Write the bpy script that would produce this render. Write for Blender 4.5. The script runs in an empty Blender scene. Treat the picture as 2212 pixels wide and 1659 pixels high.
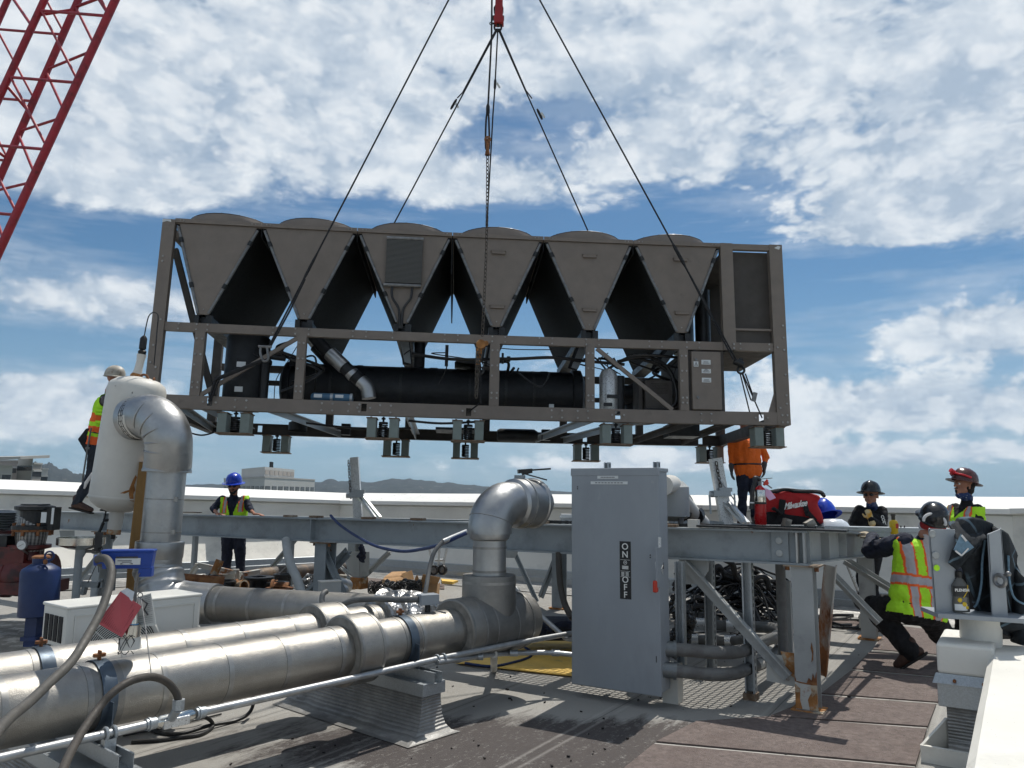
import bpy, bmesh, math, random
from mathutils import Vector, Matrix, Euler, noise
random.seed(11)
R=math.radians
EXPO=0.12
HAZE=.00006
sc=bpy.context.scene
COL=sc.collection
V=Vector
# ------------------------------------------------------------ camera model
FPX,CXP,CYP=1677.0,1106.0,829.5
TH=math.atan((1064-829.5)/FPX); EYE=1.55
CAMR=(Matrix.Rotation(math.pi/2+TH,3,'X') @ Matrix.Rotation(0.01,3,'Z'))
def ray(u,v): return CAMR @ V(((u-CXP)/FPX,-(v-CYP)/FPX,-1.0))
def P(u,v,y):
    d=ray(u,v); return V((0,0,EYE))+d*(y/d.y)
def proj(p):
    q=CAMR.transposed()@(V(p)-V((0,0,EYE))); return CXP+FPX*q.x/-q.z,CYP-FPX*q.y/-q.z
def G(u,v,z=0.0):
    d=ray(u,v); return V((0,0,EYE))+d*((z-EYE)/d.z)
# ------------------------------------------------------------ node helpers
class NT:
    def __init__(s,t): s.t=t; s.n=t.nodes; s.l=t.links
    def put(s,sock,v):
        if hasattr(v,'is_linked') or isinstance(v,bpy.types.NodeSocket): s.l.new(v,sock)
        else: sock.default_value=v
    def math(s,op,a,b=0.0,c=None,clamp=False):
        n=s.n.new('ShaderNodeMath'); n.operation=op; n.use_clamp=clamp
        s.put(n.inputs[0],a); s.put(n.inputs[1],b)
        if c is not None: s.put(n.inputs[2],c)
        return n.outputs[0]
    def add(s,a,b): return s.math('ADD',a,b)
    def mul(s,a,b): return s.math('MULTIPLY',a,b)
    def sub(s,a,b): return s.math('SUBTRACT',a,b)
    def mr(s,v,a,b,c=0.0,d=1.0,smooth=False):
        n=s.n.new('ShaderNodeMapRange'); n.clamp=True
        if smooth: n.interpolation_type='SMOOTHSTEP'
        s.put(n.inputs[0],v); n.inputs[1].default_value=a; n.inputs[2].default_value=b
        n.inputs[3].default_value=c; n.inputs[4].default_value=d
        return n.outputs[0]
    def noise(s,vec,scale,detail=4,rough=.5,dist=0.0,out=0):
        n=s.n.new('ShaderNodeTexNoise')
        if vec is not None: s.l.new(vec,n.inputs['Vector'])
        n.inputs['Scale'].default_value=scale; n.inputs['Detail'].default_value=detail
        n.inputs['Roughness'].default_value=rough; n.inputs['Distortion'].default_value=dist
        return n.outputs[out]
    def vor(s,vec,scale,feature='F1',out='Distance'):
        n=s.n.new('ShaderNodeTexVoronoi'); n.feature=feature
        if vec is not None: s.l.new(vec,n.inputs['Vector'])
        n.inputs['Scale'].default_value=scale
        return n.outputs[out]
    def mix(s,f,a,b,mode='MIX'):
        n=s.n.new('ShaderNodeMix'); n.data_type='RGBA'; n.blend_type=mode
        s.put(n.inputs[0],f); s.put(n.inputs[6],c4(a)); s.put(n.inputs[7],c4(b))
        return n.outputs[2]
    def mapping(s,vec,loc=(0,0,0),rot=(0,0,0),sca=(1,1,1)):
        n=s.n.new('ShaderNodeMapping'); s.l.new(vec,n.inputs[0])
        n.inputs[1].default_value=loc; n.inputs[2].default_value=rot; n.inputs[3].default_value=sca
        return n.outputs[0]
    def sep(s,vec):
        n=s.n.new('ShaderNodeSeparateXYZ'); s.l.new(vec,n.inputs[0]); return n.outputs
    def comb(s,x,y,z):
        n=s.n.new('ShaderNodeCombineXYZ'); s.put(n.inputs[0],x); s.put(n.inputs[1],y); s.put(n.inputs[2],z); return n.outputs[0]
    def bump(s,h,strength=.3,dist=.01,nrm=None):
        n=s.n.new('ShaderNodeBump'); n.inputs['Strength'].default_value=strength; n.inputs['Distance'].default_value=dist
        s.l.new(h,n.inputs['Height'])
        if nrm is not None: s.l.new(nrm,n.inputs['Normal'])
        return n.outputs[0]
def c4(c):
    if isinstance(c,(tuple,list)) and len(c)==3: return (c[0],c[1],c[2],1.0)
    return c
MATS={}
def newmat(name):
    m=bpy.data.materials.new(name); m.use_nodes=True; t=NT(m.node_tree)
    b=m.node_tree.nodes['Principled BSDF']; tc=t.n.new('ShaderNodeTexCoord'); MATS[name]=m
    return m,t,b,tc
def mat(name,col,rough=.6,metal=0.0,var=.18,vs=4,bump=0.0,bs=60,bd=.003,col2=None,thr=(.55,.68),s2=3,col3=None,thr3=(.6,.66),s3=7,rvar=.12,world=False,spec=None,stretch=None,emis=None,alpha=None,trans=None):
    m,t,b,tc=newmat(name); vec=tc.outputs['Object']
    if world:
        g=t.n.new('ShaderNodeNewGeometry'); vec=g.outputs['Position']
    v0=vec
    if stretch: v0=t.mapping(vec,sca=stretch)
    n1=t.noise(v0,vs,6,.6)
    d=tuple(max(0,c*(1-var)) for c in col); l=tuple(min(1,c*(1+var)) for c in col)
    c=t.mix(t.mr(n1,.3,.7),d,l)
    if col2 is not None: c=t.mix(t.mr(t.noise(v0,s2,8,.65),thr[0],thr[1]),c,col2)
    if col3 is not None: c=t.mix(t.mr(t.noise(v0,s3,8,.7),thr3[0],thr3[1]),c,col3)
    t.l.new(c,b.inputs['Base Color'])
    t.l.new(t.mr(t.noise(vec,vs*2.3,5,.6),.3,.7,max(.03,rough-rvar),min(1,rough+rvar)),b.inputs['Roughness'])
    b.inputs['Metallic'].default_value=metal
    if spec is not None: b.inputs['Specular IOR Level'].default_value=spec
    if bump: t.l.new(t.bump(t.noise(vec,bs,4,.6),bump,bd),b.inputs['Normal'])
    if trans: b.inputs['Transmission Weight'].default_value=trans
    if alpha is not None: b.inputs['Alpha'].default_value=alpha
    return m
RUST=(.19,.075,.028); RUST2=(.28,.13,.05)
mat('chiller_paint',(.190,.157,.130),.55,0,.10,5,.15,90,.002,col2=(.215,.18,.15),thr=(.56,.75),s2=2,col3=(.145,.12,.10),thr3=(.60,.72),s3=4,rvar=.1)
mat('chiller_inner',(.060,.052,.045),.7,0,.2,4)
mat('coil_black',(.015,.016,.017),.8,0,.3,30,.5,220,.004,spec=.18)
mat('black_insul',(.009,.010,.012),.55,0,.5,5,.4,18,.01,spec=.4)
mat('black_metal',(.018,.019,.02),.45,.2,.4,8,.2,40)
mat('rubber',(.016,.016,.017),.5,0,.3,8)
mat('dark_rubber_pipe',(.010,.010,.011),.4,0,.3,8)
mat('bolt_zinc',(.33,.32,.30),.5,.5,.4,30)
mat('header_tube',(.20,.20,.20),.45,.6,.3,14)
mat('isolator_grey',(.20,.235,.215),.6,0,.15,7,.1,60,col2=RUST,thr=(.66,.74),s2=9)
mat('rusty_plate',(.16,.10,.06),.8,0,.4,12,.4,60,col2=(.30,.25,.19),thr=(.45,.6),s2=10)
mat('spring_steel',(.035,.035,.036),.45,.5,.3,9)
mat('steel_grey',(.270,.300,.315),.62,0,.14,2.2,.12,70,col2=(.185,.205,.21),thr=(.50,.72),s2=4,col3=RUST,thr3=(.655,.70),s3=7)
mat('steel_rusty',(.47,.47,.44),.68,0,.14,3,.2,50,col2=(.30,.13,.05),thr=(.56,.64),s2=5,col3=RUST,thr3=(.6,.66),s3=8)
mat('steel_pale',(.36,.375,.37),.62,0,.12,2.5,.15,60,col2=(.24,.25,.25),thr=(.55,.7),s2=3,col3=(.22,.11,.05),thr3=(.66,.72),s3=6)
mat('rust',RUST,.85,0,.5,14,.5,50,.004,col2=RUST2,thr=(.5,.62),s2=9)
mat('rust_orange',(.36,.16,.05),.85,0,.5,10,.5,50,.004,col2=(.45,.38,.28),thr=(.52,.6),s2=7)
mat('box_grey',(.275,.300,.325),.48,0,.08,2,.05,90,col2=(.225,.245,.265),thr=(.52,.8),s2=3,col3=(.34,.355,.37),thr3=(.64,.74),s3=9,stretch=(1,1,.45),rvar=.1)
mat('conduit_grey',(.135,.135,.13),.6,0,.18,9,.2,60,col2=(.10,.095,.088),thr=(.5,.7),s2=6)
mat('hose_grey',(.080,.075,.066),.65,0,.2,12,.4,60)
mat('brace_rusty',(.45,.44,.41),.7,0,.14,3,.3,50,.004,col2=(.25,.095,.03),thr=(.44,.56),s2=3,col3=(.14,.06,.03),thr3=(.56,.64),s3=6,stretch=(1,1,.35))
mat('conduit_brown',(.050,.043,.036),.65,0,.2,12,.5,50)
mat('conduit_metal',(.40,.41,.415),.46,.85,.2,12,.15,80,rvar=.1)
mat('white_vessel',(.62,.60,.55),.5,0,.08,3,.15,30,col2=(.48,.43,.35),thr=(.54,.78),s2=3,col3=(.30,.13,.04),thr3=(.73,.76),s3=3)
mat('parapet_white',(.70,.68,.62),.7,0,.09,1.2,.5,9,.01,col2=(.50,.49,.45),thr=(.54,.74),s2=1.6,col3=(.40,.39,.37),thr3=(.68,.74),s3=5,world=True)
mat('parapet_cap',(.80,.79,.75),.65,0,.05,1.0,.3,12,.01,col2=(.62,.61,.58),thr=(.62,.74),s2=3,world=True)
mat('wood',(.30,.17,.055),.8,0,.35,6,.5,30,.006,stretch=(1,1,.12),col2=RUST,thr=(.5,.65),s2=5)
mat('wood_grey',(.20,.18,.15),.85,0,.35,6,.5,30,.006,col2=(.42,.39,.34),thr=(.5,.6),s2=9)
mat('yellow_sheet',(.80,.52,.12),.7,0,.12,3,.4,12,.01,col2=(.48,.33,.12),thr=(.58,.72),s2=4)
mat('cardboard',(.42,.25,.12),.85,0,.15,6,.2,30)
mat('cable_blue',(.012,.028,.10),.45,0,.1,5)
mat('ac_white',(.66,.65,.60),.45,0,.04,2,col2=(.55,.52,.45),thr=(.6,.8),s2=3)
mat('dark_void',(.012,.012,.012),.8,0,.2,5)
mat('blue_paint',(.005,.022,.090),.5,0,.15,5,col2=(.008,.03,.14),thr=(.55,.7),s2=5)
mat('blue_plastic',(.007,.045,.27),.4,0,.08,5)
mat('pump_red',(.115,.014,.012),.5,0,.45,6,.3,30,col2=(.03,.008,.008),thr=(.45,.6),s2=6)
mat('crane_red',(.36,.017,.028),.42,0,.2,2,col2=(.20,.012,.018),thr=(.52,.66),s2=3,rvar=.1)
mat('hook_red',(.32,.012,.012),.4,0,.15,3)
mat('rope_black',(.012,.012,.014),.7,0,.3,20,.5,120)
mat('chain_steel',(.10,.085,.07),.5,.6,.3,30)
mat('stainless',(.62,.61,.57),.18,1,.15,4)
mat('label_white',(.62,.64,.64),.5,0,.05,8)
mat('label_black',(.012,.012,.013),.45,0,.1,8)
mat('text_dark',(.05,.05,.055),.6,0,0,8)
mat('text_white',(.75,.75,.72),.5,0,0,8)
mat('tag_red',(.46,.075,.085),.4,0,.08,6)
mat('tag_white',(.62,.63,.60),.4,0,.08,6)
mat('bag_red',(.36,.010,.012),.8,0,.15,8,.4,60)
mat('ext_red',(.40,.012,.014),.3,0,.08,8)
mat('handle_red',(.50,.035,.015),.4,0,.05,8)
mat('bottle_smoke',(.10,.10,.09),.15,0,.2,8,spec=.6)
mat('plastic_clear',(.62,.66,.70),.25,0,.1,6,spec=.6)
mat('bottle_yellow',(.62,.42,.01),.35,0,.05,6)
mat('trash_black',(.010,.010,.011),.22,0,.3,8,.9,9,.05,spec=.7)
mat('foil',(.36,.36,.36),.3,1,.3,8,.9,14,.04)
mat('skin',(.36,.17,.11),.55,0,.12,25,spec=.3)
mat('skin_dark',(.26,.12,.075),.55,0,.12,25,spec=.3)
mat('hair',(.012,.009,.008),.8,0,.3,30)
mat('navy_cloth',(.010,.014,.030),.9,0,.35,8,.5,18,.02)
mat('black_cloth',(.008,.008,.010),.9,0,.35,8,.5,18,.02)
mat('jean_cloth',(.020,.026,.038),.9,0,.4,7,.5,18,.02)
mat('grey_cloth',(.10,.09,.10),.9,0,.3,8,.5,18,.02)
mat('orange_cloth',(.78,.14,.012),.85,0,.1,6,.6,12,.02)
mat('vest_lime',(.42,.80,.022),.75,0,.08,8,.5,14,.02)
mat('vest_orange',(.85,.13,.02),.75,0,.08,8,.3,20,.01)
mat('vest_silver',(.40,.38,.40),.5,.1,.08,8,.3,20,.01)
mat('glove_tan',(.42,.35,.25),.85,0,.25,20,.3,50)
mat('glove_yellow',(.62,.50,.28),.85,0,.2,14,.3,50,col2=(.65,.34,.05),thr=(.5,.6),s2=14)
mat('glove_grey',(.07,.07,.075),.8,0,.2,20)
mat('boot_brown',(.060,.028,.018),.7,0,.35,14,.3,50)
mat('sole',(.018,.016,.015),.8,0,.2,20)
mat('hat_blue',(.012,.05,.44),.22,0,.04,5)
mat('hat_brown',(.085,.030,.026),.22,0,.15,6)
mat('hat_black',(.018,.018,.02),.18,0,.15,6)
mat('hat_tan',(.42,.39,.33),.5,0,.2,9,col2=(.25,.20,.15),thr=(.55,.65),s2=12)
mat('white_cloth',(.62,.61,.60),.85,0,.1,10)
mat('bandana_red',(.30,.015,.02),.85,0,.2,20)
mat('bandana_blue',(.02,.04,.12),.85,0,.2,20,col2=(.55,.58,.62),thr=(.60,.64),s2=60)
mat('headlamp_red',(.55,.02,.03),.4,0,.05,6)
mat('glasses',(.01,.01,.012),.1,0,0,6)
mat('office_wall',(.46,.46,.44),.8,0,.05,.05)
mat('office_tan',(.36,.33,.30),.8,0,.05,.05)
mat('office_glass',(.05,.055,.06),.2,0,.2,.1)
mat('office_roof',(.42,.40,.37),.8,0,.08,.1)
mat('ground_far',(.12,.13,.10),.9,0,.4,.004,world=True)
mat('hill_green',(.013,.021,.021),.95,0,.5,.012,col2=(.10,.10,.085),thr=(.60,.66),s2=.03,world=True)
mat('tree_leaf',(.03,.045,.022),.9,0,.4,.1)
# galvanised spangle
def galv(name,col,rough=.42):
    m,t,b,tc=newmat(name); vec=tc.outputs['Object']
    vo=t.vor(vec,150,out='Color'); n=t.sep(vo)[0]
    f=t.add(t.mul(n,.5),t.mul(t.noise(vec,4,5,.6),.5))
    c=t.mix(t.mr(f,.25,.75),tuple(x*.84 for x in col),tuple(min(1,x*1.1) for x in col))
    t.l.new(c,b.inputs['Base Color']); b.inputs['Metallic'].default_value=.65
    t.l.new(t.mr(n,0,1,rough-.1,rough+.12),b.inputs['Roughness']); return m
galv('galv',(.40,.43,.45)); mat('strap_blue',(.075,.10,.13),.4,.5,.15,8); galv('galv_dark',(.20,.215,.22),.5); galv('galv_bright',(.62,.63,.63),.36)
# embossed aluminium pipe jacket
def jacket(name,col,emb,rough=.34,dirt=.25):
    m,t,b,tc=newmat(name); vec=tc.outputs['Object']
    n=t.noise(vec,2.2,7,.65); c=t.mix(t.mr(n,.35,.7),tuple(x*(1-dirt) for x in col),col)
    t.l.new(c,b.inputs['Base Color']); b.inputs['Metallic'].default_value=.92
    t.l.new(t.mr(t.noise(vec,7,6,.7),.3,.7,rough-.07,rough+.12),b.inputs['Roughness'])
    c=t.mix(t.mr(t.noise(vec,9,8,.75),.56,.72,0,.55),c,tuple(x*.55 for x in col)); t.l.new(c,b.inputs['Base Color'])
    h=t.noise(vec,210,2,.5); big=t.noise(vec,3.5,4,.55)
    nb=t.bump(big,.28,.03); t.l.new(t.bump(h,emb,.0045,nb),b.inputs['Normal']); return m
jacket('jacket',(.42,.40,.365),.42,.42,.34); jacket('jacket_smooth',(.47,.475,.475),.08,.36,.3); jacket('crinkle',(.50,.50,.50),.08,.30,.2)
_n=MATS['crinkle'].node_tree.nodes
for q in _n:
    if q.type=='BUMP' and abs(q.inputs['Distance'].default_value-.03)<1e-4: q.inputs['Strength'].default_value=1.0; q.inputs['Distance'].default_value=.12
jacket('jacket_dull',(.34,.33,.31),.25,.48,.4)
mat('seam_tape',(.30,.295,.28),.45,.8,.2,12)
mat('insul_end',(.24,.225,.20),.7,.2,.3,14,.3,60)
# ribbed silver coating
m,t,b,tc=newmat('silver_ribbed'); vec=tc.outputs['Object']
n=t.noise(vec,5,7,.7); c=t.mix(t.mr(n,.35,.7),(.20,.197,.187),(.42,.415,.40)); z=t.sep(vec)[2]
w=t.math('SINE',t.add(t.mul(z,330.0),t.mul(t.noise(vec,6,3,.5),5.0)))
c=t.mix(t.mr(w,-1,-.2,.55,0),c,(.16,.155,.15)); t.l.new(c,b.inputs['Base Color']); b.inputs['Metallic'].default_value=.35; b.inputs['Roughness'].default_value=.5
t.l.new(t.bump(w,.5,.006,t.bump(n,.6,.02)),b.inputs['Normal'])
# braided hose
m,t,b,tc=newmat('braid'); vec=tc.outputs['Object']; x,y,z=t.sep(vec)
ang=t.math('ARCTAN2',y,x); w1=t.math('SINE',t.add(t.mul(ang,18.0),t.mul(z,260.0))); w2=t.math('SINE',t.sub(t.mul(ang,18.0),t.mul(z,260.0)))
w=t.mul(w1,w2); c=t.mix(t.mr(w,-.5,.5),(.05,.05,.05),(.38,.37,.35)); t.l.new(c,b.inputs['Base Color']); b.inputs['Metallic'].default_value=.6; b.inputs['Roughness'].default_value=.45
# radiator fins
m,t,b,tc=newmat('fins'); vec=tc.outputs['Object']; x,y,z=t.sep(vec)
w=t.math('SINE',t.mul(z,420.0)); w3=t.math('SINE',t.mul(x,500.0)); c=t.mix(t.mr(w,-.6,.6),(.035,.035,.033),(.11,.108,.10))
t.l.new(c,b.inputs['Base Color']); b.inputs['Metallic'].default_value=.4; b.inputs['Roughness'].default_value=.5; t.l.new(t.bump(w,.5,.003),b.inputs['Normal'])
# roof membrane: pale granules, dark weathered swathes, seams
m,t,b,tc=newmat('roof_sheet'); g=t.n.new('ShaderNodeNewGeometry'); pos=g.outputs['Position']
rot=t.mapping(pos,rot=(0,0,R(31.8))); x,y,z=t.sep(rot)
gr=t.noise(pos,170,3,.7); big=t.noise(pos,.7,7,.65); med=t.noise(pos,4,7,.7)
c=t.mix(t.mr(gr,.3,.7),(.235,.225,.205),(.37,.36,.335))
c=t.mix(t.mr(big,.42,.66,0,.4),c,(.22,.205,.185))
# bare dark streaks where granules wore off, confined to foreground band
st=t.mapping(rot,sca=(5.0,1.0,1.0)); sn=t.noise(st,1.1,9,.72)
px,py,pz=t.sep(pos)
d1=t.math('SUBTRACT',px,.3); d2=t.math('SUBTRACT',py,5.05)
rr=t.math('SQRT',t.add(t.mul(t.mul(d1,d1),.13),t.mul(t.mul(d2,d2),1.1)))
msk=t.mr(rr,.3,1.15,1,0,True)
wear=t.mr(t.add(t.mul(sn,1.3),t.mul(msk,.60)),.90,1.20); fine=t.mr(t.add(t.mul(t.noise(pos,26,8,.85),.6),t.mul(t.noise(st,5,6,.8),.4)),.36,.52,.0,1)
c=t.mix(t.math('MINIMUM',t.mul(t.mul(wear,fine),1.5),.97),c,(.058,.048,.045))
c=t.mix(t.mr(t.noise(pos,2.2,9,.8),.60,.70,0,.55),c,(.13,.12,.115))
# seams every ~1 m
sm=t.math('ABSOLUTE',t.sub(t.math('FRACT',t.add(t.mul(x,1.02),t.mul(t.noise(pos,3,2,.5),.012))),.5)); sl=t.mr(sm,.0,.009,1,0)
c=t.mix(t.mul(sl,.7),c,(.07,.065,.06)); sl2=t.mr(t.math('ABSOLUTE',t.sub(sm,.045)),0,.02,1,0); c=t.mix(t.mul(sl2,.25),c,(.50,.48,.44))
t.l.new(c,b.inputs['Base Color']); b.inputs['Roughness'].default_value=.9
t.l.new(t.bump(gr,.6,.004,t.bump(med,.4,.02)),b.inputs['Normal'])
mat('walk_pad',(.150,.118,.106),.92,0,.32,26,.9,120,.008,col2=(.12,.09,.08),thr=(.5,.7),s2=2.5,col3=(.26,.23,.20),thr3=(.70,.76),s3=26,world=True)
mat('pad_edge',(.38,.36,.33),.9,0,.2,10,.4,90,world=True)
# plaid jacket cloth
m,t,b,tc=newmat('plaid'); vec=tc.outputs['Object']; x,y,z=t.sep(t.mapping(vec,rot=(0,R(25),0)))
def band(s,f,o,wd):
    return t.mr(t.math('ABSOLUTE',t.sub(t.math('FRACT',t.add(t.mul(s,f),o)),.5)),wd,wd+.02,1,0)
c=t.mix(t.mr(t.noise(vec,9,4,.6),.3,.7),(.010,.013,.016),(.022,.027,.032))
msk=t.mr(t.noise(vec,2.6,2,.4),.46,.56)
c=t.mix(t.mul(band(x,6.0,.2,.03),msk),c,(.10,.15,.19)); c=t.mix(t.mul(band(z,6.0,.1,.03),msk),c,(.10,.15,.19))
t.l.new(c,b.inputs['Base Color']); b.inputs['Roughness'].default_value=.95; t.l.new(t.bump(t.noise(vec,14,5,.6),.5,.02),b.inputs['Normal'])
mat('plaid_light',(.12,.20,.27),.95,0,.3,30,.3,40)
# ------------------------------------------------------------ mesh builder
class MB:
    def __init__(s,f=None): s.v=[]; s.f=[]; s.m=[]; s.fn=f; s.mi=0
    def add(s,vs,fs):
        o=len(s.v); s.v+= [V(a) for a in vs]; s.f+=[[i+o for i in f] for f in fs]; s.m+=[s.mi]*len(fs); return s
    def box(s,c,d,rot=None,seg=1,ax=0):
        c=V(c); hx,hy,hz=d[0]/2,d[1]/2,d[2]/2
        M=(Euler(rot).to_matrix() if not isinstance(rot,Matrix) else rot) if rot is not None else Matrix.Identity(3)
        n=seg; vs=[];fs=[]
        h=[hx,hy,hz]; o=[a for a in range(3) if a!=ax]
        sg=[(-1,-1),(1,-1),(1,1),(-1,1)]
        for i in range(n+1):
            for a,b in sg:
                p=[0,0,0]; p[ax]=-h[ax]+2*h[ax]*i/n; p[o[0]]=a*h[o[0]]; p[o[1]]=b*h[o[1]]; vs.append(c+M@V(p))
        for i in range(n):
            for k in range(4):
                a=i*4+k; b2=i*4+(k+1)%4; fs.append([a,b2,b2+4,a+4])
        fs.append([3,2,1,0]); fs.append([n*4,n*4+1,n*4+2,n*4+3])
        return s.add(vs,fs)
    def bb(s,a,b,seg=1,ax=0):
        a=V(a);b=V(b); return s.box((a+b)/2,[abs(b[i]-a[i]) for i in range(3)],None,seg,ax)
    def bar(s,p,q,w,h,up=(0,0,1),seg=1):
        p=V(p);q=V(q); x=(q-p); L=x.length; x.normalize(); u=V(up)
        y=u.cross(x)
        if y.length<1e-4: y=V((0,1,0)).cross(x)
        y.normalize(); z=x.cross(y); M=Matrix((x,y,z)).transposed()
        return s.box((p+q)/2,(L,w,h),M,seg,0)
    def ibeam(s,p,q,w,h,t=.012,up=(0,0,1)):
        p=V(p);q=V(q); x=(q-p).normalized(); y=V(up).cross(x)
        if y.length<1e-4: y=V((0,1,0))
        y.normalize(); z=x.cross(y).normalized()
        s.bar(p+z*(h/2-t/2),q+z*(h/2-t/2),w,t,up); s.bar(p-z*(h/2-t/2),q-z*(h/2-t/2),w,t,up)
        s.bar(p,q,t*.8,h-2*t-.001,up); return s
    def tube(s,pts,r,seg=10,cap=True,closed=False):
        pts=[V(a) for a in pts]; n=len(pts); rs=r if isinstance(r,(list,tuple)) else [r]*n
        vs=[];fs=[]; prev=None
        for i,p in enumerate(pts):
            if closed: tg=(pts[(i+1)%n]-pts[i-1])
            else: tg=(pts[min(i+1,n-1)]-pts[max(i-1,0)])
            if tg.length<1e-9: tg=V((0,0,1))
            tg.normalize()
            if prev is None:
                a=V((0,0,1)) if abs(tg.z)<.9 else V((1,0,0)); x=tg.cross(a).normalized()
            else:
                x=prev-tg*prev.dot(tg)
                x=x.normalized() if x.length>1e-6 else prev
            prev=x; y=tg.cross(x)
            for k in range(seg):
                an=2*math.pi*k/seg; vs.append(p+(x*math.cos(an)+y*math.sin(an))*rs[i])
        m=n if closed else n-1
        for i in range(m):
            j=(i+1)%n
            for k in range(seg):
                k2=(k+1)%seg; fs.append([i*seg+k,i*seg+k2,j*seg+k2,j*seg+k])
        if cap and not closed:
            fs.append(list(range(seg))[::-1]); fs.append([(n-1)*seg+k for k in range(seg)])
        return s.add(vs,fs)
    def cyl(s,p,q,r,seg=16,r2=None): return s.tube([p,q],[r,r if r2 is None else r2],seg)
    def lathe(s,prof,c=(0,0,0),ax=(0,0,1),seg=24,sx=1.0,sy=1.0):
        z=V(ax).normalized(); a=V((0,1,0)) if abs(z.y)<.9 else V((1,0,0)); x=a.cross(z).normalized(); y=z.cross(x); c=V(c)
        vs=[];fs=[]
        for r,h in prof:
            for k in range(seg):
                an=2*math.pi*k/seg; vs.append(c+z*h+(x*math.cos(an)*sx+y*math.sin(an)*sy)*max(r,1e-4))
        for i in range(len(prof)-1):
            for k in range(seg):
                k2=(k+1)%seg; fs.append([i*seg+k,i*seg+k2,(i+1)*seg+k2,(i+1)*seg+k])
        return s.add(vs,fs)
    def sph(s,c,r,seg=12,rings=8,sc_=(1,1,1)):
        vs=[];fs=[]; c=V(c)
        for i in range(rings+1):
            t_=math.pi*i/rings
            for k in range(seg):
                a=2*math.pi*k/seg; vs.append(c+V((math.sin(t_)*math.cos(a)*sc_[0],math.sin(t_)*math.sin(a)*sc_[1],math.cos(t_)*sc_[2]))*r)
        for i in range(rings):
            for k in range(seg):
                k2=(k+1)%seg; fs.append([i*seg+k,(i+1)*seg+k,(i+1)*seg+k2,i*seg+k2])
        return s.add(vs,fs)
    def prism(s,poly,ext):
        poly=[V(a) for a in poly]; ext=V(ext); n=len(poly)
        vs=poly+[p+ext for p in poly]; fs=[list(range(n))[::-1],[n+i for i in range(n)]]
        for i in range(n):
            j=(i+1)%n; fs.append([i,j,n+j,n+i])
        return s.add(vs,fs)
    def grid(s,fn,nu,nv):
        vs=[fn(i/nu,j/nv) for j in range(nv+1) for i in range(nu+1)]
        fs=[[j*(nu+1)+i,j*(nu+1)+i+1,(j+1)*(nu+1)+i+1,(j+1)*(nu+1)+i] for j in range(nv) for i in range(nu)]
        return s.add(vs,fs)
    def torus(s,c,ax,Rr,r,seg=20,ss=8,a0=0,a1=2*math.pi):
        z=V(ax).normalized(); a=V((0,0,1)) if abs(z.z)<.9 else V((1,0,0)); x=a.cross(z).normalized(); y=z.cross(x); c=V(c)
        full=abs(a1-a0-2*math.pi)<1e-3
        n=seg if full else seg+1
        pts=[c+(x*math.cos(a0+(a1-a0)*i/seg)+y*math.sin(a0+(a1-a0)*i/seg))*Rr for i in range(n)]
        return s.tube(pts,r,ss,True,full)
    def build(s,name,m,parent=None,smooth=False,bevel=0,loc=None,ang=38,recalc=True):
        vs=[s.fn(v) for v in s.v] if s.fn else s.v
        if parent is not None and not parent.get('_local'):
            o=V(parent['_o']); vs=[v-o for v in vs]; L=V((0,0,0))
        elif parent is None:
            L=V(loc) if loc is not None else base_of(vs)
            vs=[v-L for v in vs]
        else: L=V((0,0,0))
        me=bpy.data.meshes.new(name); me.from_pydata([tuple(v) for v in vs],[],s.f); me.validate()
        ms=m if isinstance(m,(list,tuple)) else [m]
        for q in ms: me.materials.append(MATS[q])
        if len(ms)>1 and len(me.polygons)==len(s.m): me.polygons.foreach_set('material_index',s.m)
        if recalc:
            bm=bmesh.new(); bm.from_mesh(me); bmesh.ops.recalc_face_normals(bm,faces=bm.faces); bm.to_mesh(me); bm.free()
        if smooth:
            me.polygons.foreach_set('use_smooth',[True]*len(me.polygons))
            me.set_sharp_from_angle(angle=R(ang))
        o=bpy.data.objects.new(name,me); COL.objects.link(o); o.location=L
        if parent is not None: o.parent=parent; o['_o']=parent['_o']; o['_local']=parent.get('_local',0)
        else: o['_o']=list(L); o['_local']=0
        if bevel:
            md=o.modifiers.new('bevel','BEVEL'); md.width=bevel; md.segments=2; md.limit_method='ANGLE'; md.angle_limit=R(40)
        return o
TMPS=bpy.data.scenes.new('tmp')
def baked(ob):
    COL.objects.unlink(ob) if ob.name in COL.objects else None
    par=ob.parent; ob.parent=None; TMPS.collection.objects.link(ob); vl=TMPS.view_layers[0]; vl.update(); dg=vl.depsgraph
    me=bpy.data.meshes.new_from_object(ob.evaluated_get(dg)); TMPS.collection.objects.unlink(ob); COL.objects.link(ob); ob.parent=par
    return me
def base_of(vs):
    x=[v.x for v in vs]; y=[v.y for v in vs]; z=[v.z for v in vs]
    return V(((min(x)+max(x))/2,(min(y)+max(y))/2,min(z)))
def tag(o,label,cat,group=None,kind=None):
    o['label']=label; o['category']=cat
    if group: o['group']=group
    if kind: o['kind']=kind
    return o
def thing(name,label,cat,loc,group=None,matrix=None):
    o=bpy.data.objects.new(name,None); COL.objects.link(o); o.empty_display_size=.1
    if matrix is not None: o.matrix_world=matrix; o['_o']=[0,0,0]; o['_local']=1
    else: o.location=loc; o['_o']=list(loc); o['_local']=0
    return tag(o,label,cat,group)
def struct(o): o['kind']='structure'; return o
def spline(pts,n=8):
    pts=[V(p) for p in pts]; out=[]
    for i in range(len(pts)-1):
        p0=pts[max(i-1,0)];p1=pts[i];p2=pts[i+1];p3=pts[min(i+2,len(pts)-1)]
        for k in range(n):
            t_=k/n; out.append(.5*((2*p1)+(p2-p0)*t_+(2*p0-5*p1+4*p2-p3)*t_**2+(3*p1-p0-3*p2+p3)*t_**3))
    out.append(pts[-1]); return out
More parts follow.
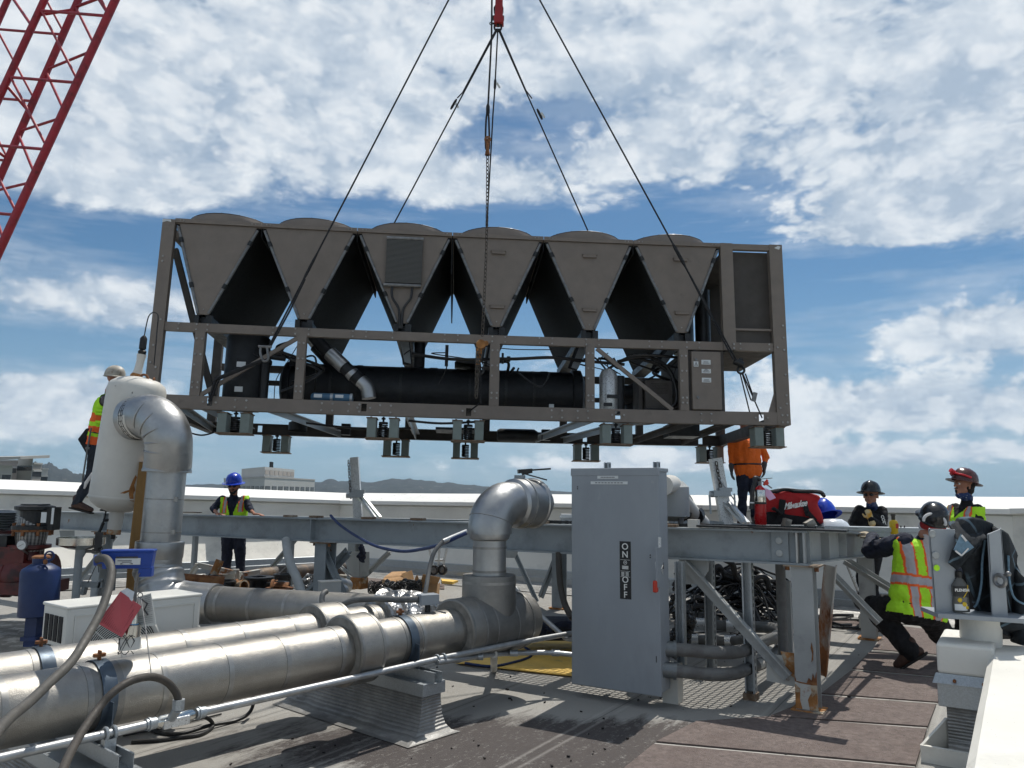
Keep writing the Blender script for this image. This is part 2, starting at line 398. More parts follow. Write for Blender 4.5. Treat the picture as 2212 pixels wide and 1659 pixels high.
def text_mesh(name,txt,size,m,parent,origin,xdir,ydir,ext=.0015,align='CENTER',shear=0,sx=1.0,bold=0.0,spacing=1.0):
    cu=bpy.data.curves.new(name,'FONT'); cu.body=txt; cu.size=size; cu.extrude=ext; cu.align_x=align; cu.align_y='CENTER'; cu.shear=shear; cu.offset=bold; cu.space_character=spacing
    ob=bpy.data.objects.new(name,cu); COL.objects.link(ob)
    me=baked(ob); bpy.data.objects.remove(ob)
    x=V(xdir).normalized(); y=V(ydir).normalized(); z=x.cross(y); o0=V(parent['_o']) if not parent.get('_local') else V((0,0,0))
    for v in me.vertices: v.co=V(origin)+x*v.co.x*sx+y*v.co.y+z*v.co.z-o0
    me.materials.clear(); me.materials.append(MATS[m])
    o=bpy.data.objects.new(name,me); COL.objects.link(o); o.parent=parent; o['_o']=parent['_o']; o['_local']=parent.get('_local',0)
    return o
# soft solids: tapered capsules fused with a voxel remesh
def blob(name,caps,m,parent,voxel=.014,smooth=4,disp=0.0,dscale=.08,pick=None,keep=None):
    mb=MB()
    for c in caps:
        if len(c)==2: mb.sph(c[0],c[1],14,10); continue
        p,r1,q,r2=c[:4]; p=V(p);q=V(q)
        if (q-p).length<1e-4: mb.sph(p,r1,14,10); continue
        d=(q-p).normalized(); pts=[];rs=[]
        for k in range(6): a=math.pi/2*k/5; pts.append(p-d*r1*math.cos(a)); rs.append(max(r1*math.sin(a),1e-3))
        for k in range(6): a=math.pi/2*k/5; pts.append(q+d*r2*math.sin(a)); rs.append(max(r2*math.cos(a),1e-3))
        mb.tube(pts,rs,14)
    o=mb.build(name,m,parent)
    md=o.modifiers.new('r','REMESH'); md.mode='VOXEL'; md.voxel_size=voxel; md.use_smooth_shade=True
    s_=o.modifiers.new('s','SMOOTH'); s_.factor=.5; s_.iterations=smooth
    me=baked(o)
    o.modifiers.clear(); o.data=me; me.materials.clear()
    ms=m if isinstance(m,(list,tuple)) else [m]
    for q in ms: me.materials.append(MATS[q])
    if disp:
        me.update()
        NN=[v.normal.copy() for v in me.vertices]
        NN=[v.normal.copy() for v in me.vertices]
        for v in me.vertices:
            w=v.co; n_=noise.noise(V((w.x,w.y,w.z*.7))/dscale)+.5*noise.noise(w/(dscale*.4))
            v.co=v.co+NN[v.index]*n_*disp
    oo=V(parent['_o']) if parent is not None else V((0,0,0))
    if pick:
        for p in me.polygons: p.material_index=pick(p.center+oo)
    if keep:
        bm=bmesh.new(); bm.from_mesh(me)
        bmesh.ops.delete(bm,geom=[f for f in bm.faces if not keep(f.calc_center_median()+oo)],context='FACES'); bm.to_mesh(me); bm.free()
    me.polygons.foreach_set('use_smooth',[True]*len(me.polygons)); me.update()
    return o
# ============================================================ camera, light, sky
cam=bpy.data.cameras.new('camera'); co=bpy.data.objects.new('camera',cam); COL.objects.link(co)
co.matrix_world=Matrix.Translation((0,0,EYE)) @ CAMR.to_4x4()
cam.sensor_width=36; cam.lens=FPX/2212*36; cam.clip_start=.05; cam.clip_end=30000; sc.camera=co
SUN_AZ=R(29); SUN_EL=R(64)
sd=V((math.sin(SUN_AZ)*math.cos(SUN_EL),math.cos(SUN_AZ)*math.cos(SUN_EL),math.sin(SUN_EL)))
sl=bpy.data.lights.new('sun','SUN'); sl.energy=3.7; sl.angle=R(.5); sl.color=(1,.955,.88)
so=bpy.data.objects.new('sun',sl); COL.objects.link(so); so.rotation_euler=sd.to_track_quat('Z','Y').to_euler(); so.location=(10,20,40)
w=bpy.data.worlds.new('World'); sc.world=w; w.use_nodes=True; t=NT(w.node_tree)
bg=w.node_tree.nodes['Background']; bg.inputs['Strength'].default_value=.1
sky=t.n.new('ShaderNodeTexSky'); sky.sky_type='NISHITA'; sky.sun_disc=False; sky.sun_elevation=SUN_EL; sky.sun_rotation=SUN_AZ
sky.altitude=50; sky.air_density=1.0; sky.dust_density=.6; sky.ozone_density=2.0
tc=t.n.new('ShaderNodeTexCoord'); d=tc.outputs['Generated']; x,y,z=t.sep(d)
az=t.math('ARCTAN2',x,y); el=t.math('ARCSINE',z)
v3=t.comb(x,y,t.mul(z,1.7))
warp=t.noise(v3,5.0,3,.5,out=1)
vm=t.n.new('ShaderNodeVectorMath'); vm.operation='MULTIPLY_ADD'; t.l.new(warp,vm.inputs[0]); vm.inputs[1].default_value=(.07,.07,.07); t.l.new(v3,vm.inputs[2]); plw=vm.outputs[0]
n1=t.noise(plw,4.2,6,.58); n2=t.noise(plw,15.0,5,.60)
n3=t.mr(t.math('ABSOLUTE',t.sub(t.noise(plw,18.0,3,.55),.5)),0,.15,.30,.62)
blobs=[ # u,v,su,sv,amp   (places of cloud banks and blue gaps, as directions in the sky)
 (350,170,600,260,.31),(1000,120,350,130,.28),(1650,150,620,220,.32),(2050,400,340,170,.34),(1930,480,320,80,.22),(1450,370,200,80,.16),(2150,120,200,150,.15),(400,420,300,50,.12),
 (80,380,240,110,.26),(350,400,260,80,.16),(130,640,280,65,.36),(60,850,280,50,.29),(150,900,200,50,.15),(720,350,90,50,.22),(850,320,90,50,.22),(980,400,90,40,.24),(1110,400,110,40,.18),(1250,440,120,60,.12),
 (2080,690,190,40,.20),(1950,870,320,50,.31),(2080,735,240,45,.25),(1700,900,200,40,.12),(2100,950,300,60,.10),(1700,985,500,22,.28),(1250,1010,300,14,.2),(700,940,300,18,.12),
 (600,520,560,75,-.32),(1350,520,300,110,-.22),(1120,240,130,80,-.16),(1850,575,420,45,-.26),(700,420,170,60,-.14),(1250,640,500,90,-.22),(930,140,60,45,-.22)]
cov=None; ae=t.comb(az,el,0.0)
for (u,v,su,sv,a) in blobs:
    r0=ray(u,v).normalized(); ra=ray(u+su,v).normalized(); rb=ray(u,v-sv).normalized()
    a0=math.atan2(r0.x,r0.y); e0=math.asin(r0.z); sa=abs(math.atan2(ra.x,ra.y)-a0); se=abs(math.asin(rb.z)-e0)
    mp=t.mapping(ae,loc=(-a0/sa,-e0/se,0),sca=(1/sa,1/se,1)); ln=t.n.new('ShaderNodeVectorMath'); ln.operation='LENGTH'; t.l.new(mp,ln.inputs[0])
    g=t.mr(ln.outputs['Value'],0,1.9,a,0,True)
    cov=g if cov is None else t.add(cov,g)
hi=t.mr(el,.95,1.3,0,.22); cov=t.add(cov,hi)
bk=t.mr(y,-.2,.2,.10,0); cov=t.add(cov,bk)
rg=t.mr(az,-.25,.32,.07,.36)
s0=t.add(t.add(t.mul(n1,.74),t.mul(n2,.28)),-.01); gate=t.mr(t.add(s0,cov),.50,.62,.15,1); s_=t.add(s0,t.mul(gate,t.mul(t.sub(n3,.46),rg)))
dens=t.add(s_,cov)
cl=t.mr(dens,.515,.695,0,1,True)
wisp=t.mr(t.add(t.noise(t.mapping(v3,sca=(1,1,4.5)),4.5,4,.6),t.mul(cov,.6)),.45,.75,0,.42)
cl=t.math('MAXIMUM',cl,wisp)
shade=t.mr(t.add(t.mul(n2,.6),t.mul(n1,.4)),.40,.60); sh2=t.mr(t.add(t.mul(n3,.7),t.mul(n2,.3)),.42,.60)
thick=t.mr(dens,.70,1.0)
# optically thin edges and dense centres: lit whites, blue-grey bellies
ccol=t.mix(shade,(3.9,4.8,5.9),(7.5,8.0,8.4)); ccol=t.mix(t.mul(sh2,.6),ccol,(8.9,9.1,9.2))
ccol=t.mix(t.mul(thick,.22),ccol,(6.0,6.7,7.5))
skt=t.mix(1.0,sky.outputs[0],(.42,.62,.72),'MULTIPLY')
hz=t.mr(el,0,.30,1,0,True); skt=t.mix(t.mul(hz,.60),skt,(2.9,4.3,6.0))
fin=t.mix(t.mul(cl,.93),skt,ccol)
fin=t.mix(t.mr(z,-.02,.0,1,0),fin,(1.6,1.7,1.7))
t.l.new(fin,bg.inputs['Color'])
sc.view_settings.view_transform='Standard'; sc.view_settings.look='None'; sc.view_settings.gamma=1; sc.view_settings.exposure=EXPO
sc.render.engine='CYCLES'; sc.cycles.max_bounces=8; sc.cycles.transparent_max_bounces=8; sc.cycles.sample_clamp_indirect=6
# ============================================================ the setting
CORN=V((-3.5,16.1,0))           # corner of the two far parapets
WD=V((.855,-.517,0)).normalized()   # far parapet direction (towards the right)
LD=V((-.78,-.62,0)).normalized()    # left parapet direction (towards the left)
RC=CORN+WD*11.6                     # right corner
mb=MB(); base=[CORN+LD*16,CORN,RC,V((9.2,6.2,0)),V((9.2,-12,0)),V((-16,-12,0))]
def flat_poly(name,poly,m,z,kind='structure'):
    bmq=bmesh.new(); vs=[bmq.verts.new((p.x,p.y,0)) for p in poly]; bmq.faces.new(vs); bmesh.ops.triangulate(bmq,faces=bmq.faces)
    me=bpy.data.meshes.new(name); bmq.to_mesh(me); bmq.free(); me.materials.append(MATS[m])
    o=bpy.data.objects.new(name,me); COL.objects.link(o); o.location=(0,0,z); o['_o']=[0,0,z]; o['_local']=0
    if me.polygons[0].normal.z<0: me.flip_normals()
    if kind: o['kind']=kind
    return o
flat_poly('roof_deck',base,'roof_sheet',0)
mb=MB(); mb.box((0,2000,-18),(14000,14000,.2)); struct(mb.build('ground','ground_far',loc=(0,0,-18)))
# building body under the roof
# hills
def hills(name,pts,Y,dep,seed):
    # ridge silhouette given as (u, v) pairs, a real range of hills with depth
    n=260; us=[pts[0][0]+(pts[-1][0]-pts[0][0])*i/n for i in range(n+1)]
    def rv(u):
        for (a,b),(c,e) in zip(pts,pts[1:]):
            if a<=u<=c: k=(u-a)/(c-a); k=k*k*(3-2*k); return b+(e-b)*k
        return pts[-1][1]
    def f(i,j):
        u=us[int(round(i*n))]; top=P(u,rv(u)-1.0,Y); h=top.z+18
        nz=noise.noise(V((u*.05+seed,j*4,0)))*.10+noise.noise(V((u*.3+seed,j*9,1)))*.05+noise.noise(V((u*1.1+seed,j*19,3)))*.035
        y=Y+(j-.5)*dep; prof=math.sin(math.pi*min(1,max(0,j)))**.8
        return V((top.x*(y/Y),y,-18+h*prof*(1+nz*(1 if j<.9 else 0))))
    m_=MB(); m_.grid(f,n,14); return struct(m_.build(name,'hill_green',smooth=True,loc=(0,Y,-18)))
hills('hills',[(200,1075),(420,1048),(520,1046),(640,1044),(690,1042),(712,1037),(745,1041),(765,1036),(790,1043),(820,1041),(850,1036),(868,1035),(905,1038),(960,1043),(1010,1048),(1045,1052),(1110,1058),(1300,1066),(1700,1075)],3300,1500,1)
hills('hills',[(-500,980),(-100,990),(60,999),(100,1003),(135,1012),(165,1025),(230,1040),(330,1052),(420,1058)],2300,900,7)
# far office blocks
def office(name,label,corner,wdir,ddir,w_,d_,h,rows,group=None,mt='office_wall'):
    """block with its near corner at 'corner' (top z = h): ribbon windows on two faces"""
    wd=V(wdir).normalized(); dd=V(ddir).normalized(); c=V(corner); z0=-18
    r=thing(name,label,'building',(c.x,c.y,z0))
    a=V((c.x,c.y,z0)); m_=MB(); m_.prism([a,a+wd*w_,a+wd*w_+dd*d_,a+dd*d_],(0,0,h-z0)); m_.build('wall',mt,r)
    m_=MB(); m_.prism([V((c.x,c.y,h))+(wd+dd)*.0-(wd+dd)*.25,V((c.x,c.y,h))+wd*(w_+.25)-dd*.25,V((c.x,c.y,h))+wd*(w_+.25)+dd*(d_+.25),V((c.x,c.y,h))+dd*(d_+.25)-wd*.25],(0,0,.5)); m_.build('roof','office_roof',r)
    for (zz_,hh,n_) in rows:
        for dr,ln,nn in ((wd,w_,n_),(dd,d_,max(3,int(n_*d_/w_)))):
            out=-dd if dr is wd else -wd
            for i in range(nn):
                s0=ln*(i+.14)/nn; s1=ln*(i+.86)/nn
                p=V((c.x,c.y,0))+dr*s0+out*.05; q=V((c.x,c.y,0))+dr*s1+out*.05
                m_=MB(); m_.prism([p+V((0,0,zz_)),q+V((0,0,zz_)),q+V((0,0,zz_+hh)),p+V((0,0,zz_+hh))],out*.12)
                o=m_.build('window','office_glass',r)
                m2=MB()
                for k in range(1,4): pp=p.lerp(q,k/4)+out*.14; m2.bar(pp+V((0,0,zz_)),pp+V((0,0,zz_+hh)),.12,.12)
                m2.build('mullion',mt,o)
    return r
# white office: visible left face and long right face; near corner u~575
Yo=260; cpt=P(572,1033,Yo); top=P(572,1032,Yo).z
wd=(P(680,1036,320)-P(572,1032,Yo)); wd.z=0; dd=(P(484,1031,318)-P(572,1032,Yo)); dd.z=0
ob=office('office_building','white office block with ribbon windows and rooftop plant room beyond the parapet',(cpt.x,cpt.y,0),wd,dd,wd.length,dd.length,top,[(top-4.4,1.7,9),(top-8.6,1.7,9)])
c2=V((cpt.x,cpt.y,0))+V(wd)*.12+V(dd)*.16; wdn=V(wd).normalized(); ddn=V(dd).normalized(); th_=P(560,1012,300).z
m_=MB(); m_.prism([c2+V((0,0,top+.4)),c2+wdn*wd.length*.58+V((0,0,top+.4)),c2+wdn*wd.length*.58+ddn*dd.length*.55+V((0,0,top+.4)),c2+ddn*dd.length*.55+V((0,0,top+.4))],(0,0,th_-top-.4)); pr=m_.build('plant_room','office_wall',ob)
m_=MB()
for k in range(7):
    p=c2+wdn*wd.length*.58*(k+.1)/7-ddn*.1; q=c2+wdn*wd.length*.58*(k+.9)/7-ddn*.1; m_.prism([p+V((0,0,top+1.5)),q+V((0,0,top+1.5)),q+V((0,0,th_-1)),p+V((0,0,th_-1))],-ddn*.2)
m_.build('louvre_panel','office_tan',pr)
m_=MB()
for k in (0,1.6): m_.cyl(c2+wdn*(9+k)+ddn*4+V((0,0,th_)),c2+wdn*(9+k)+ddn*4+V((0,0,th_+2.2)),.45,10)
m_.build('roof_vent','black_metal',pr)
# tan stepped block at far left
Yb=230
def blk(u0,u1,v,Y,Y2,dp=40,mt='office_tan',parent=None,nm='wing'):
    a=P(u0,v,Y);b=P(u1,v,Y2); f=(b-a); f.z=0; n_=V((-f.y,f.x,0)).normalized()
    if n_.y<0: n_=-n_
    z=a.z; nr=V((b.x,b.y,0)).normalized(); a.z=-18;b.z=-18; m_=MB(); m_.prism([a,b,b+nr*dp,a+nr*dp],(0,0,z+18)); o=m_.build(nm,mt,parent)
    return o,a,b,z,n_
tb=thing('office_building','tan stepped concrete building with slanted roofs behind the left parapet','building',(P(30,1040,Yb).x,P(30,1040,Yb).y,-18))
for (u0,u1,v,Y,Y2,mt) in ((-160,40,990,245,250,'office_tan'),(40,72,987,240,236,'office_wall'),(72,91,999,236,240,'office_tan'),(-160,28,1003,225,228,'office_wall'),(90,104,1011,244,246,'office_wall')):
    o,a,b,z,n_=blk(u0,u1,v,Y,Y2,18,mt,tb)
    m_=MB(); 
    for q in range(8):
        p0=a.lerp(b,(q+.1)/8);p1=a.lerp(b,(q+.9)/8); p0.z=z-4.2;p1.z=z-4.2; m_.prism([p0,p1,p1+V((0,0,1.6)),p0+V((0,0,1.6))],-n_*.15)
    m_.build('window','office_glass',o)
    m_=MB()
    for zz_ in (.0,-2.2,-7): m_.prism([a+V((0,0,z+18+zz_-.5)),b+V((0,0,z+18+zz_-.5)),b+V((0,0,z+18+zz_)),a+V((0,0,z+18+zz_))],-n_*.3)
    m_.build('concrete_band','office_wall',o)
m_=MB(); a=P(-160,997,222);b=P(44,992,222); n_=V((0,1,0))
m_.prism([a,b,b+V((0,14,1)),a+V((0,14,1))],(0,0,.8)); m_.build('roof','office_roof',tb)
# ------------------------------------------------------------ parapet walls
def parapet(name,label,p,q,ztop_p,ztop_q,inw,ext=.45,nseg=24,seed=0):
    """inw: unit vector pointing inward. profile: outer back, sloped cap, lip, face, cant slope, metal flashing."""
    p=V(p);q=V(q); L=(q-p).length; r=thing(name,label,'parapet wall',((p+q)/2)); inw=V(inw)
    def prof(lst,m,nm,par,th=None):
        m_=MB()
        def f(i,j):
            k=j*(len(lst)-1); a=lst[int(round(k))]; pt=p.lerp(q,i); zt=ztop_p+(ztop_q-ztop_p)*i
            wob=.006*noise.noise(V((i*L*.8+seed,k*3,0)))
            return pt+inw*(a[0]+wob)+V((0,0,(zt-1.55)*a[2]+a[1]+wob))
        m_.grid(f,nseg,len(lst)-1); o=m_.build(nm,m,par,smooth=True,ang=25); return o
    body=prof([(-ext,0,0),(-ext,1.40,1),(-.05,1.33,1),(-.02,1.30,1),(0,.80,1),(.03,.74,.5),(.50,.27,0),(.52,.20,0),(.53,-.01,0)],'parapet_white','wall',r)
    cap=prof([(-ext-.06,1.36,1),(-ext-.06,1.545,1),(-ext-.02,1.555,1),(-.02,1.425,1),(.035,1.40,1),(.035,1.335,1),(-.03,1.325,1)],'parapet_cap','coping',r)
    fl=prof([(.515,.30,0),(.535,.29,0),(.55,.19,0),(.575,.18,0),(.58,.09,0),(.60,.085,0),(.75,.012,0),(.95,.009,0)],'galv','flashing',r)
    rb=prof([(.602,.098,0),(.70,.05,0),(1.10,.014,0)],'silver_ribbed','base_membrane',r)
    return r
parapet('parapet_wall','white parapet with sloped coping running left behind the tank',CORN-LD*.35,CORN+LD*15,1.50,1.93,V((.62,-.78,0)),seed=1)
parapet('parapet_wall','long white parapet across the back with grey flashing at its base',CORN-WD*.55,RC+WD*.3,1.50,1.555,V((-.517,-.855,0)),seed=5)
parapet('parapet_wall','white side parapet at the right edge rising toward the viewer',RC,V((8.9,6.0,0)),1.56,1.75,V((-.95,-.32,0)).normalized(),nseg=16,seed=9)
# oval scupper plates on the walls
m_=MB(); c=P(1990,1098,10.85); n_=V((-.517,-.855,0)); x_=WD
m_.bar(c-x_*.26,c+x_*.26,.02,.11); m_.bar(c-x_*.30,c+x_*.30,.012,.07)
tag(m_.build('scupper_plate','label_white',bevel=.01),'small white oblong plate fixed on the far parapet','plate')
# low near parapet at the lower right
pE0=G(2086,1662,.585); pE1=G(2123,1482,.585); pD=V((pE1.x-pE0.x,pE1.y-pE0.y,0)).normalized(); pN=V((pD.y,-pD.x,0)); pA=V((pE0.x,pE0.y,0))
r=thing('low_parapet','low cream coated parapet in the near right corner','parapet wall',(3.2,3.6,0))
def lowp(i,j):
    s=i*(2.6+1.5); base_=pA+pD*(s-1.5)
    pr=[(-.10,0),(-.03,.10),(0,.585),(.035,.625),(.62,.655),(1.25,.70),(1.9,.73),(4.0,.75)]
    k=int(round(j*(len(pr)-1))); a=pr[k]
    return base_+pN*a[0]+V((0,0,a[1]+.006*noise.noise(V((s*2,k,0)))))
m_=MB(); m_.grid(lowp,26,7); m_.build('coping','parapet_white',r,smooth=True,ang=35)
m_=MB(); e=pA+pD*2.6; m_.prism([e,e+pN*4.0,e+pN*4.0+V((0,0,.745)),e+pN*.62+V((0,0,.653)),e+pN*.03+V((0,0,.62))],pD*.02); m_.build('end_wall','parapet_white',r)
# roof walkway pads --------------------------------------------------------------
pad_defs=[ # corner pixels on the roof plane (near-left, near-right, far-right, far-left)
 ('brown granular walkway pad at the front edge of the walkway by the viewer',[(1190,1700),(1960,1760),(1975,1640),(1370,1594)]),
 ('brown granular walkway pad beside the rusty column foot',[(1370,1588),(1992,1628),(2010,1535),(1560,1502),(1460,1545)]),
 ('brown walkway pad between the rusty column and the metal-capped pier',[(1672,1588),(2010,1630),(2025,1528),(1770,1508)]),
 ('brown walkway pad lying just in front of the kneeling worker boot',[(1772,1505),(2030,1526),(2050,1440),(1835,1438)]),
 ('brown walkway pad under the kneeling worker boot',[(1833,1434),(2060,1440),(2075,1408),(1880,1400)]),
 ('brown walkway pad behind the kneeling worker',[(1885,1397),(2075,1405),(2085,1362),(1925,1358)]),
]
pads=[[(1300,1700),(1990,1790),(1998,1664),(1375,1604)],[(1372,1597),(1998,1657),(2012,1574),(1672,1545),(1430,1535)],
      [(1672,1586-14),(2014,1570-2),(2030,1530),(1775,1508)],[(1776,1503),(2034,1524),(2052,1470),(1830,1452)],
      [(1834,1448),(2056,1465),(2068,1424),(1880,1412)],[(1884,1408),(2072,1419),(2082,1370),(1925,1352)]]
pads=[[(1280,1720),(1960,1790),(1975,1663),(1412,1612)],[(1418,1606),(1978,1657),(2002,1579),(1660,1552),(1505,1562)],
      [(1665,1586-36),(2004,1573),(2022,1526),(1772,1506)],[(1775,1501),(2026,1520),(2040,1470),(1838,1452)],
      [(1842,1447),(2046,1465),(2056,1424),(1880,1410)],[(1886,1405),(2062,1419),(2072,1370),(1925,1352)]]
for (lb,_),pp in zip(pad_defs,pads):
    pts=[G(*q) for q in pp]; m_=MB(); m_.prism([p+V((0,0,.004)) for p in pts],(0,0,.011))
    c=sum(pts,V((0,0,0)))/len(pts)
    o=m_.build('walkway_pad','walk_pad',loc=c,recalc=True); tag(o,lb,'roof pad','brown walkway pads along the right side')
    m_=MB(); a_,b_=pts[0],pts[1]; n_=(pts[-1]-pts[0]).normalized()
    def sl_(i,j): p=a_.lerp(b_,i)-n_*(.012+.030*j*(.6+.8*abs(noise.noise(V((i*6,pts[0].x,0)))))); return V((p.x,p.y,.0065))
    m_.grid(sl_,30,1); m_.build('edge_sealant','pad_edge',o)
# pads at the back near the far parapet
for lb,pp in (('long brown walkway pad near the back parapet behind the cable pile',[(1190,1270),(1850,1345),(1850,1318),(1185,1255)]),
              ('brown walkway strip at the foot of the far corner parapet',[(600,1262),(960,1274),(960,1262),(780,1243),(620,1250)]),
              ('brown walkway pad on the roof behind the rusty leaning brace',[(1735,1352),(1900,1366),(1905,1340),(1750,1325)])):
    pts=[G(*q) for q in pp]; m_=MB(); m_.prism([p+V((0,0,.004)) for p in pts],(0,0,.011)); c=sum(pts,V((0,0,0)))/len(pts)
    tag(m_.build('walkway_pad','walk_pad',loc=c),lb,'roof pad','brown walkway pads at the back')
# yellow sheet on the roof
ya,yb,yc,yd=G(985,1437),G(1290,1470),G(1260,1355),G(1130,1372)
def ys(i,j):
    a=ya.lerp(yb,i); b=yd.lerp(yc,i); p=a.lerp(b,j); p.z=.012+.012*max(0,noise.noise(V((p.x*4,p.y*7,2))))+(.02 if i*j*(1-i)*(1-j)>0 else 0)*noise.noise(p*3)*.3; return p
m_=MB(); m_.grid(ys,26,18); o=m_.build('plywood_sheet','yellow_sheet',smooth=True)
tag(o,'yellow sheet lying flat on the roof behind the grey cabinet','sheet')
md=o.modifiers.new('t','SOLIDIFY'); md.thickness=.008

# the air between here and the hills
hz_top=P(1106,900,3300).z
b=MB(); b.bb((-3200,-60,-19.2),(3200,4600,330)); o=b.build('haze','black_metal',loc=(0,2200,-19.2)); o['kind']='stuff'
m=bpy.data.materials.new('haze_air'); m.use_nodes=True; nt=m.node_tree; nt.nodes.clear(); om=nt.nodes.new('ShaderNodeOutputMaterial'); pv=nt.nodes.new('ShaderNodeVolumePrincipled')
pv.inputs['Color'].default_value=(.62,.80,1.0,1); pv.inputs['Density'].default_value=HAZE; pv.inputs['Anisotropy'].default_value=.2; nt.links.new(pv.outputs[0],om.inputs['Volume']); o.data.materials[0]=m; MATS['haze_air']=m
sc.cycles.volume_bounces=0; sc.cycles.use_adaptive_sampling=True; sc.cycles.adaptive_threshold=.02; sc.cycles.adaptive_min_samples=12; w.cycles.sampling_method='MANUAL'; w.cycles.sample_map_resolution=512
# ============================================================ the hanging chiller
CL,CW,CH=7.37,2.3,2.22
CM=Matrix(((0.99737,-0.07201,0.00791,-4.0813),(0.0715,0.99609,0.05183,8.5351),(-0.01161,-0.05113,0.99862,2.4498),(0,0,0,1)))
def sag(p):
    k=(p.x-3.685)/3.685; return V((p.x,p.y,p.z-.0255*(1-k*k)))
def CW_(x,y,z): return CM@sag(V((x,y,z)))
ch=thing('air_cooled_chiller','huge brown six-section air-cooled chiller hanging from black ropes above the roof','chiller',(0,0,0),matrix=CM)
def CB(): return MB(sag)
def cpart(fn,name,m,par=None,**k):
    b=CB(); fn(b); return b.build(name,[m,'bolt_zinc'] if 1 in b.m else m,par or ch,**k)
def bolts(b,lst,y=-.004,r=.011):
    b.mi=1
    for x,z in lst: b.cyl((x,y,z),(x,y-.010,z),r*1.15,6)
    b.mi=0
PT='chiller_paint'
# base rails, near one with lifting slots
def rail(b,y0,y1,front):
    sl_=[(.72,.085),(2.42,.085),(3.60,.07),(5.32,.08),(7.02,.075)]
    xs=[0]
    b.bb((0,y0+.06 if front else y0,.0),(CL,y1,.010),14,0); b.bb((0,y0+.06 if front else y0,.140),(CL,y1,.150),14,0)
    ya,yb=(y0,y0+.008) if front else (y1-.008,y1)
    x=0
    for sx,sz in sl_+[(CL+.03,0)]:
        x1=min(sx-.03,CL)
        if x1>x: b.bb((x,ya,0),(x1,yb,.15),max(1,int((x1-x)/.5)),0)
        if sx<CL: b.bb((sx-.03,ya,0),(sx+.03,yb,sz-.045)); b.bb((sx-.03,ya,sz+.045),(sx+.03,yb,.15))
        x=sx+.03
    if front: bolts(b,[(s+d,z) for s in (1.0,1.95,2.25,2.6,4.55,4.85,6.3) for d in (0,.12) for z in (.035,.115)]+[(s+d,.08) for s,_ in sl_ for d in (-.07,.07)]+[(7.27,.03),(7.33,.03),(7.27,.115),(7.33,.115),(.05,.03),(.05,.12)])
cpart(lambda b:rail(b,0,.08,True),'bottom_rail',PT)
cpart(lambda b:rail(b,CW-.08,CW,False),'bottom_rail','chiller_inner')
def midrail(b,y0,y1,front):
    b.bb((.14,y0,.885),(6.60,y1,.985),14,0); b.bb((6.75,y0,.885),(7.21,y1,.985))
    if front: bolts(b,[(x,z) for x in (.3,.5,.62,1.35,1.6,1.75,2.25,2.4,2.7,3.3,3.45,3.85,4.0,4.4,4.55,4.95,5.1,5.7,5.85,6.15,6.3,6.8,7.15) for z in (.905,.965)],r=.009)
cpart(lambda b:midrail(b,.012,.07,True),'middle_rail',PT)
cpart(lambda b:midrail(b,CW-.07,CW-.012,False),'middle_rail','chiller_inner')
def post(x0,x1,z0,z1,front=True,m=PT,bl=()):
    def f(b):
        if front: b.bb((x0,-.004,z0),(x1,.004,z1),6,2); b.bb((x0,.004,z0),(x0+.006,.075,z1),6,2); b.bb((x1-.006,.004,z0),(x1,.075,z1),6,2); bolts(b,bl,-.006)
        else: b.bb((x0,CW-.075,z0),(x1,CW+.004,z1),6,2)
    cpart(f,'post',m)
def pb(xa,xb): return [(xa+.025,z) for z in (.24,.3,.5,.62,.80)]+[(xb-.025,z) for z in (.24,.3,.62,.80)]
post(0,.14,.1501,2.205,bl=[(.05,1.75),(.05,1.69),(.05,.7),(.1,.45),(.04,.5),(.1,1.0)]); post(7.21,CL,-.0005,2.225,bl=[(7.33,z) for z in (1.2,1.05,.9,.6,.35,.25)]+[(7.25,.93),(7.25,.2)])
post(6.60,6.75,.8855,2.225,bl=[(6.63,.91),(6.63,.96),(6.72,.91),(6.72,.96)])
for a,b_ in ((.49,.60),(1.63,1.73),(3.83,3.94),(4.95,5.05),(6.06,6.16)): post(a,b_,.151,.884,bl=pb(a,b_))
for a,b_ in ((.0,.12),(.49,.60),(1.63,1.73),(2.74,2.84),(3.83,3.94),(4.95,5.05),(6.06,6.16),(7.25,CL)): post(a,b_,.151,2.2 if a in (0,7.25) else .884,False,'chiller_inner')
# end rails and cross members underneath
cpart(lambda b:[b.bb((0,.085,0),(.10,CW-.085,.14)),b.bb((7.27,.085,0),(CL,CW-.085,.14)),b.bb((7.30,.08,2.12),(CL,CW-.08,2.2)),b.bb((0,.08,2.1),(.06,CW-.08,2.19))],'end_rail','chiller_inner')
for i,(x,xb,m_) in enumerate(((.35,.1,'galv_dark'),(.62,.62,'galv_dark'),(1.35,1.85,'galv'),(2.9,2.9,'galv'),(5.05,4.6,'galv'),(5.62,5.0,'galv'),(6.25,6.0,'chiller_inner'),(6.72,6.72,'chiller_inner'))):
    cpart(lambda b:(b.bar((x,.085,.075),(xb,CW-.085,.075),.10,.012),b.bar((x,.085,.045),(xb,CW-.085,.045),.012,.09)),'cross_member',m_)
# diagonal braces
cpart(lambda b:b.bar((.60,.03,.16),(1.63,.03,.87),.03,.045),'diagonal_brace',PT)
cpart(lambda b:b.bar((5.08,.03,.87),(5.97,.03,.16),.03,.045),'diagonal_brace',PT)
cpart(lambda b:b.bar((.06,.30,1.95),(.66,.30,.17),.05,.07),'diagonal_brace','chiller_inner')
cpart(lambda b:b.prism([(7.21,.03,.15),(7.21,.03,.42),(7.12,.03,.15)],(0,.01,0)),'gusset',PT)
